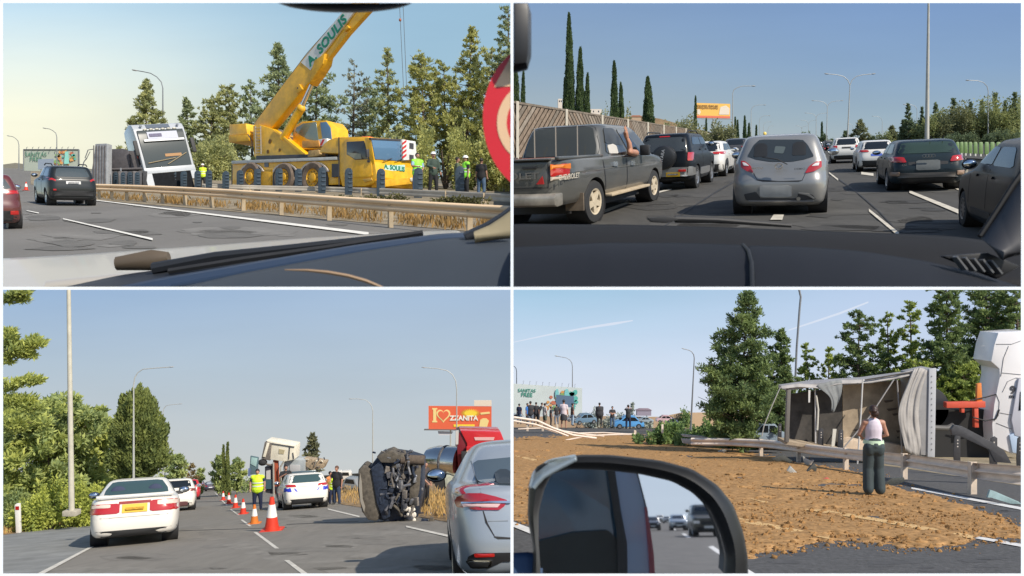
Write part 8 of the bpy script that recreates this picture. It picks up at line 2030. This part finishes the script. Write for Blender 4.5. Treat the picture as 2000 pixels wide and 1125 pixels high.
side_car('white and pink car seen beyond the green hedge', 1300, 826, 36, 16, (.62, .42, .44), 60, -1); side_car('small dark car beyond the hedge right of the pink car', 1312, 828, 26, 12, (.05, .07, .12), 62, -1); side_car('pale car at the far left behind the rails', 1012, 824, 36, 18, (.40, .44, .48), 60); side_car('pale grey car left of the hedge', 1262, 826, 30, 12, (.30, .36, .40), 62, 1)
side_car('grey blue car partly hidden behind the trailer corner', 1504, 874, 84, 52, (.24, .30, .36), 33, 1); side_car('dark car far left behind the bystanders', 1120, 824, 28, 14, (.28, .30, .33), 62)
# vegetation, hills, billboard
HG = leafmat('hedge_green', (.20, .30, .13), .4, .06); PB_ = leafmat('pine_blue_green', (.17, .24, .11), .45, .02); PM_ = leafmat('pine_fresh', (.30, .38, .12), .45, .02)
ridge('hill', None, [(1003, 814), (1137, 812), (1260, 814), (1290, 814), (1330, 806), (1420, 805), (1500, 812), (1700, 830), (1994, 860)], 84, mat('hill_tan', (.46, .33, .22), .95, noise=.2, scale=.05, world=True), base=40)
for i, (x, b_, Wd, H, m, D, lb) in enumerate([(1290, 854, 110, 44, HG, 42, 'green hedge left of the bent lamp'), (1370, 858, 110, 46, HG, 40, 'green hedge under the big pine left side'), (1440, 862, 100, 44, HG, 38, 'dark green hedge under the big pine'), (1480, 862, 70, 40, HG, 37, 'hedge between the big pine and the grey car')]):
    bush('hedge', lb, x, b_, Wd, H, m, D=D, seed=300+i, group='hedge behind the barrier', leaves=5200, leaf=3.4, nb=14)
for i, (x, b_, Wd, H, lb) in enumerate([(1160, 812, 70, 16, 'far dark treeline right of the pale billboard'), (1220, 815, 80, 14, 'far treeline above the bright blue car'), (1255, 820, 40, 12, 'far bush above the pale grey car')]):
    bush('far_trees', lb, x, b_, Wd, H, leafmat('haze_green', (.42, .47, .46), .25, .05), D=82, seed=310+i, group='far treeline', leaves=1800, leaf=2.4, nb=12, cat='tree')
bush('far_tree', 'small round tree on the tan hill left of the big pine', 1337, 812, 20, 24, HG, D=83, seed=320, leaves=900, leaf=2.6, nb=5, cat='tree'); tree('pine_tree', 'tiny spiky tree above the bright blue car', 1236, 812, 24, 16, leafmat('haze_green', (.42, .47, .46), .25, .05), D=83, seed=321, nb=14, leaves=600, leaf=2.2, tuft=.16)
t = stand('house', 'low pink building on the horizon right of the treeline', 'house', 1258, 812, 83); slab(t, 'wall', [(1244, 802), (1272, 802), (1272, 812), (1244, 812)], 0, 10, mat('house_mauve', (.30, .26, .32), .8)); slab(t, 'roof', [(1242, 802), (1250, 799), (1268, 799), (1274, 802)], -1, 11, mat('roof_mauve', (.26, .20, .24), .8))
gP = 'pines behind the overturned trailer'
for i, (x, b_, H, Wd, m, D, sh, nb, lv, gp_, lb) in enumerate([(1450, 850, 276, 190, PB_, 34, 'cone', 92, 24000, .05, 'tallest cone shaped pine left of the trailer'), (1522, 850, 206, 108, PB_, 36, 'cone', 60, 11000, .05, 'shorter dark pine touching the big lamp pole'),
        (1578, 800, 128, 52, PM_, 40, 'open', 34, 3600, .1, 'light green slim pine right of the big lamp pole'), (1618, 800, 120, 56, PM_, 40, 'open', 34, 3400, .15, 'pale green pine left of the forked pine'), (1674, 800, 190, 104, PB_, 38, 'open', 54, 8000, .12, 'forked pine above the middle of the trailer'), (1738, 800, 190, 62, PM_, 39, 'open', 44, 4200, .12, 'thin see through pine above the trailer'),
        (1784, 800, 210, 68, PM_, 38, 'open', 50, 6000, .1, 'tall slim pine left of the dark pines'), (1852, 880, 350, 120, PB_, 36, 'column', 90, 19000, .03, 'very tall dark pine rising out of the picture'), (1930, 880, 370, 150, PB_, 37, 'column', 96, 24000, .0, 'dark pine behind the white cab'), (1990, 880, 360, 110, PB_, 36, 'column', 80, 15000, .0, 'dark pine at the right edge'),
        (1700, 810, 90, 120, PM_, 41, 'round', 40, 5000, .05, 'low green tree over the trailer roof'), (1800, 860, 150, 100, PM_, 35, 'round', 50, 8000, .0, 'sunlit green tree behind the trailer headboard'), (1885, 870, 150, 110, PM_, 35, 'round', 50, 9000, .0, 'sunlit green tree behind the red frame')]):
    tree('pine_tree', lb, x, b_, H, Wd, m, D=D, seed=330+i, group=gP, nb=int(nb*1.5), leaves=int(lv*1.9), leaf=2.5, shape=sh, gap=gp_, tuft=.072, t0=.04)
for i, (x, Wd, H) in enumerate(((1690, 200, 60), (1850, 160, 90), (1570, 120, 60))):
    bush('shrub', ['green undergrowth over the trailer roof', 'green undergrowth behind the black tank', 'green undergrowth left of the trailer'][i], x, [810, 870, 850][i], Wd, H, PM_ if i < 2 else HG, D=39-i, seed=350+i, group='undergrowth behind the trailer', leaves=10000, leaf=2.8, nb=14)
LG4 = mat('lamp_dark', (.24, .25, .27), .5, .3); gM = 'street lamps around the spill'
lamp('lamp rising behind the pale billboard', (1118, 716), 812, [(-1, -7), (-5, -13), (-12, -17), (-28, -20)], LG4, D=100, w=2.2, head=7, group=gM)
lamp('bent lamp standing in the green hedge', (1356, 700), 840, [(-1, -7), (-5, -13), (-10, -16), (-18, -18)], LG4, D=40, w=3.0, head=7, group=gM, hx=-7)
lamp('lamp at the far left edge of the lower right view', (1009, 726), 812, [(-1, -6), (-3, -9), (-6, -11), (-12, -12)], LG4, D=110, w=2.2, head=6, group=gM)
t = stand('lamp_pole', 'tall dark lamp pole leaning slightly behind the trailer', 'pole', 1551, 800, 38); ptube(t, 'shaft', [(1551, 800), (1556, 680), (1562, 600), (1564, 580), (1561, 566), (1556, 558)], 0, 2.0, LG4, n=10)
t = stand('billboard', 'large pale billboard with a green FREE print behind the bystanders', 'billboard', 1070, 815, 76)
slab(t, 'panel', [(998, 749), (1137, 758), (1137, 812), (998, 812)], 0, 2, mat('bb_mist', (.55, .60, .58), .8, noise=.08, scale=.03))
for s, y, sz in (('SANITAS', 763, 9), ('FREE', 771.5, 11)): q = unproj(t, 1029, y, -1); lettering(s, sz, mat('bb_sage', (.08, .30, .22), .7), t, face_cam(q.x, q.y, q.z, -1.5), extrude=.05, bold=.8)
bb_splash(t, 1068, 764, 1130, 800, -1, 34, 8, .9)
for x, w in ((1088, 7), (1107, 9)): slab(t, 'bottle_print', [(x-w*.25, 760), (x+w*.25, 760), (x+w*.5, 766), (x+w*.5, 775), (x-w*.5, 775), (x-w*.5, 766)], -2.6, -2.2, mat('bb_aqua', (.20, .50, .50), .7))
for k in range(9): x = 1022+k*12.6; ptube(t, 'floodlight', [(x, 750+k*.8), (x, 744+k*.8), (x+2, 744+k*.8)], -1, .35, LG4)
t = stand('road_sign', 'blank blue road sign in front of the large pale billboard', 'sign', 1104, 815, 72); slab(t, 'panel', [(1086, 771), (1121, 774), (1121, 796), (1086, 794)], 0, 1, mat('sign_navy', (.10, .16, .24), .6)); ptube(t, 'leg', [(1092, 795), (1092, 815)], .5, .8, LG4); ptube(t, 'leg', [(1116, 796), (1116, 815)], .5, .8, LG4)
t = stand('marker_post', 'white marker post in the hedge right of the bright blue car', 'marker post', 1294, 846, 40); slab(t, 'post', [(1292, 829), (1296, 829), (1296, 846), (1292, 846)], 0, 2, RB)

# ---- door mirror of the own car, a real mirror with the road behind the camera in it
MC = ray(1250, 1010)*.80
own = thing('door_mirror', 'black door mirror of the own car with the traffic behind reflected in it', 'door mirror', Matrix.Identity(4))
tgt = Vector((.30, -1, .0)).normalized(); rin = ray(1330, 1014).normalized(); MN = (tgt-rin).normalized()       # mirror normal, faces the camera
def on_mirror(px, py, off=0): r = ray(px, py); k = (MC+MN*off).dot(MN)/r.dot(MN); return r*k
def smooth_loop(P, it=2): return chaikin(chaikin(P, 1), it-1) if it > 1 else chaikin(P, 1)
outer = [(1033, 940), (1046, 912), (1078, 896), (1130, 888), (1190, 888), (1290, 899), (1352, 916), (1400, 946), (1432, 985), (1452, 1040), (1461, 1090), (1462, 1160), (1036, 1160), (1042, 1080), (1030, 1010)]
inner = [(1064, 952), (1078, 926), (1110, 916), (1180, 918), (1250, 926), (1312, 940), (1352, 962), (1384, 994), (1404, 1040), (1416, 1085), (1408, 1160), (1060, 1160), (1052, 1060), (1052, 1000)]
def resample(P, n):
    P = densify(smooth_loop(P, 3), 1e9); L = [0]
    for i in range(len(P)): a = P[i]; c = P[(i+1) % len(P)]; L.append(L[-1]+math.hypot(c[0]-a[0], c[1]-a[1]))
    out = []
    for k in range(n):
        s = L[-1]*k/n; i = max(j for j in range(len(P)) if L[j] <= s); a = P[i]; c = P[(i+1) % len(P)]; u = (s-L[i])/max(1e-6, L[i+1]-L[i]); out.append((a[0]+(c[0]-a[0])*u, a[1]+(c[1]-a[1])*u))
    return out
n = 96; O = resample(outer, n); I = resample(inner, n)
# align the two loops by angle
def byang(P): cx, cy = 1240, 1030; return sorted(P, key=lambda p: math.atan2(p[1]-cy, p[0]-cx))
O = byang(O); I = byang(I)
rings_ = []
for f, off in ((0, -.004), (.15, .014), (.5, .022), (.85, .016), (1.0, 0), (1.0, -.05)):
    rings_.append([on_mirror(I[k][0]+(O[k][0]-I[k][0])*f, I[k][1]+(O[k][1]-I[k][1])*f, off) for k in range(n)])
V = [p for r in rings_ for p in r]; Fc = [(j*n+k, j*n+(k+1) % n, (j+1)*n+(k+1) % n, (j+1)*n+k) for j in range(5) for k in range(n)]
obj('housing', mesh_data('housing', V, Fc, True, 60), mat('mirror_housing', (.010, .011, .013), .45, noise=.1, scale=20), own)
V = [on_mirror(a, c, 0) for a, c in I]; V.append(sum(V, Vector())/n)
obj('mirror_glass', mesh_data('mirror_glass', V, [(k, (k+1) % n, n) for k in range(n)], False), mat('silvered', (.86, .88, .92), .02, 1), own)
near_part('mirror_cap', [[(1032, 955, .845), (1042, 922, .845), (1075, 898, .845), (1110, 890, .845)], [(1031, 948, .80), (1039, 915, .80), (1070, 893, .80), (1125, 886, .80)], [(1036, 954, .765), (1058, 930, .765), (1092, 910, .765), (1125, 892, .765)]], mat('cap_silver', (.26, .31, .34), .3, .2, coat=.5), own, thick=.004)
near_part('mirror_arm', [[(995, 1080, .80), (1030, 1078, .80), (1060, 1082, .80)], [(995, 1135, .78), (1030, 1130, .78), (1060, 1130, .78)]], mat('arm_blue', (.03, .06, .12), .4), own)
# what stands behind the camera
def mrefl(px, py, z=-1.15):
    p = on_mirror(px, py); d = ray(px, py).normalized(); d = d-2*d.dot(MN)*MN; k = (z-p.z)/d.z if z is not None else 1; return p, d, p+d*k
CUR = None
gz = -1.15
V = [(-60, -2.5, gz), (60, -2.5, gz), (200, -400, gz), (-200, -400, gz)]
m_bs = skymat('sky_behind', [(0, (206, 218, 230)), (.22, (200, 215, 230)), (.5, (176, 201, 228)), (1, (140, 178, 220))])
obj('sky', mesh_data('sky', [(-260, -400, -3), (260, -400, -3), (260, -400, 110), (-260, -400, 110)], [(0, 1, 2, 3)], False), m_bs, None, 'structure')
back_road = obj('road', mesh_data('road', V, [(0, 3, 2, 1)], False), mat('asphalt_rear', (.13, .125, .12), .85, noise=.2, scale=2, world=True), None, 'structure')
def mquad(q, m, lift=.01, name='lane_marking'):
    V = [mrefl(a, c, gz+lift)[2] for a, c in q]; o_ = obj(name, mesh_data(name, V, [(0, 1, 2, 3)], False), m, back_road); o_.parent = back_road; return o_
for q in ([(1331, 1042), (1338, 1042), (1350, 1050), (1341, 1050)], [(1383, 1068), (1392, 1066), (1420, 1084), (1418, 1092)], [(1313, 1032), (1317, 1032), (1322, 1036), (1317, 1036)]): mquad(q, MK4)
def mirror_car(lb, kind, body, px, py, ppx, pats=(), name='car_behind'):
    p, d, g = mrefl(px, py, gz); T = TYPES[kind]; wpx = ppx; D = (g-p).length+p.length; s = wpx*D/FPX/T['W']
    # drive towards the camera: forward is the way back along the sight line, flattened
    Y = Vector((-.23, 1, 0)).normalized(); X = Vector((Y.y, -Y.x, 0)); B = Matrix((X*s, Y*s, Vector((0, 0, s)))).transposed().to_4x4()
    return car(name, lb, 'car', kind, body, 0, 0, 1, M=Matrix.Translation(g) @ B @ Matrix.Translation((0, -T['wb'], 0)), patches=pats, group='traffic behind reflected in the door mirror')
fl = lambda L: [('headlight', 'front', rect(.48, .68, .78, .82), TAILW, dict(sym=True, off=.02)), ('grille', 'front', rect(-.40, .62, .40, .78), DARKPL, dict(off=.02)), ('bumper', 'front', rect(-.80, .30, .80, .50), DARKPL, dict(off=.02)), ('number_plate', 'front', rect(-.26, .44, .26, .56), PLATEW, dict(off=.03, rnd=0))]
mirror_car('silver car reflected in the middle of the mirror view', 'suv', Psil2, 1327, 1036, 32, fl(1))
mirror_car('dark off roader with pale bumper reflected at the mirror right side', 'box', paint('paint_bronze', (.055, .055, .045), .15), 1384, 1048, 58, fl(1))
mirror_car('dark car with a lit lamp reflected beside the own car', 'suv', Pgy, 1276, 1036, 28, fl(1)); mirror_car('white car far behind in the mirror view', 'suv', Pwh, 1290, 1021, 16, fl(1)); mirror_car('pale far car behind between the white and silver ones', 'suv', Psil, 1303, 1022, 14, fl(1))
# side of the own car seen in the mirror: rear window, pillar and pale blue panel
side_t = thing('own_car', 'pale blue rear flank and dark window of the own car seen in the mirror', 'car', Matrix.Identity(4))
def mpanel(name, q, dist, m):
    V = []
    for a, c in q: p, d, _ = mrefl(a, c); V.append(p+d*dist)
    c = sum(V, Vector())/len(V); nrm = (V[1]-V[0]).cross(V[2]-V[0]).normalized(); k = len(V)
    b = MB(); b.add(V+[v+nrm*.01 for v in V], [tuple(range(k)), tuple(range(k, 2*k))[::-1]]+[(i, i+k, (i+1) % k+k, (i+1) % k) for i in range(k)]); return b.build(name, m, side_t, smooth=False)
mpanel('rear_window', [(1040, 900), (1186, 900), (1200, 1000), (1216, 1090), (1216, 1180), (1040, 1180)], .95, mat('own_glass', (.03, .06, .09), .08, spec=.9, noise=.3, scale=3))
mpanel('door_interior', [(1040, 1060), (1120, 1040), (1186, 1036), (1212, 1060), (1216, 1180), (1040, 1180)], .93, mat('interior_dark', (.010, .014, .014), .5, noise=.4, scale=6))
mpanel('pillar', [(1183, 900), (1198, 900), (1212, 1000), (1224, 1060), (1226, 1180), (1208, 1180), (1204, 1040)], .92, DARKPL)
mpanel('body_panel', [(1197, 900), (1236, 900), (1250, 950), (1262, 1000), (1270, 1060), (1280, 1180), (1225, 1180), (1224, 1060), (1212, 1000)], 1.0, mat('own_paint', (.22, .30, .44), .25, coat=.8))
mpanel('body_edge', [(1258, 990), (1263, 990), (1276, 1080), (1282, 1180), (1272, 1180), (1266, 1080)], .98, mat('edge_red', (.20, .03, .05), .4)); mpanel('roof_trim', [(1236, 900), (1239, 900), (1265, 1000), (1262, 1000), (1250, 950)], .985, DARKPL)
# ------------------------------------------------------------------ white wall far behind the four places
CUR = None
b = MB(); b.box((0, 5200, 0), (9000, 20, 5600)); b.build('backing_wall', mat('white_wall', (.82, .87, .95), .9), None, kind='structure')

# ------------------------------------------------------------------ each place ends where its bay ends
def world_matrix(o):
    M = o.matrix_basis.copy(); p = o.parent
    while p is not None: M = p.matrix_basis @ M; p = p.parent
    return M
_pl = {id(b_): b_.planes() for b_ in (TL, TR, BL, BR)}
for name in list(BAYOF):
    o = bpy.data.objects.get(name)
    if o is None or o.type != 'MESH': continue
    bay = BAYOF[name]; W_ = world_matrix(o); me = o.data
    nv = len(me.vertices)
    if nv == 0: continue
    co = np.empty(nv*3, np.float32); me.vertices.foreach_get('co', co); co = co.reshape(-1, 3)
    A = np.array(W_); wc = co @ A[:3, :3].T+A[:3, 3]
    cut = []; dead = False
    for nn in _pl[id(bay)]:
        d = wc @ np.array(nn)
        if d.min() < -1e-5:
            cut.append(nn)
            if d.max() < 1e-5: dead = True
    if dead:
        if not o.children: bpy.data.objects.remove(o)
        else: me2 = bpy.data.meshes.new('empty'); o.data = me2
        continue
    if cut and o.name.split('.')[0] != 'sky_' :
        bm = bmesh.new(); bm.from_mesh(me)
        Mi = W_.inverted()
        for nn in cut:
            pl_no = (W_.to_3x3().transposed() @ nn).normalized(); pl_co = Mi @ Vector((0, 0, 0))
            g = bm.verts[:]+bm.edges[:]+bm.faces[:]
            if g: bmesh.ops.bisect_plane(bm, geom=g, dist=1e-7, plane_co=pl_co, plane_no=pl_no, clear_inner=True)
        m2 = me.copy() if me.users > 1 else me
        bm.to_mesh(m2); bm.free(); o.data = m2
# anything left without a single face is not there
for name in list(BAYOF):
    o = bpy.data.objects.get(name)
    if o is not None and o.type == 'MESH' and len(o.data.polygons) == 0 and not o.children: bpy.data.objects.remove(o)
for name in list(BAYOF):
    o = bpy.data.objects.get(name)
    if o is not None and o.type == 'EMPTY' and not o.children: bpy.data.objects.remove(o)
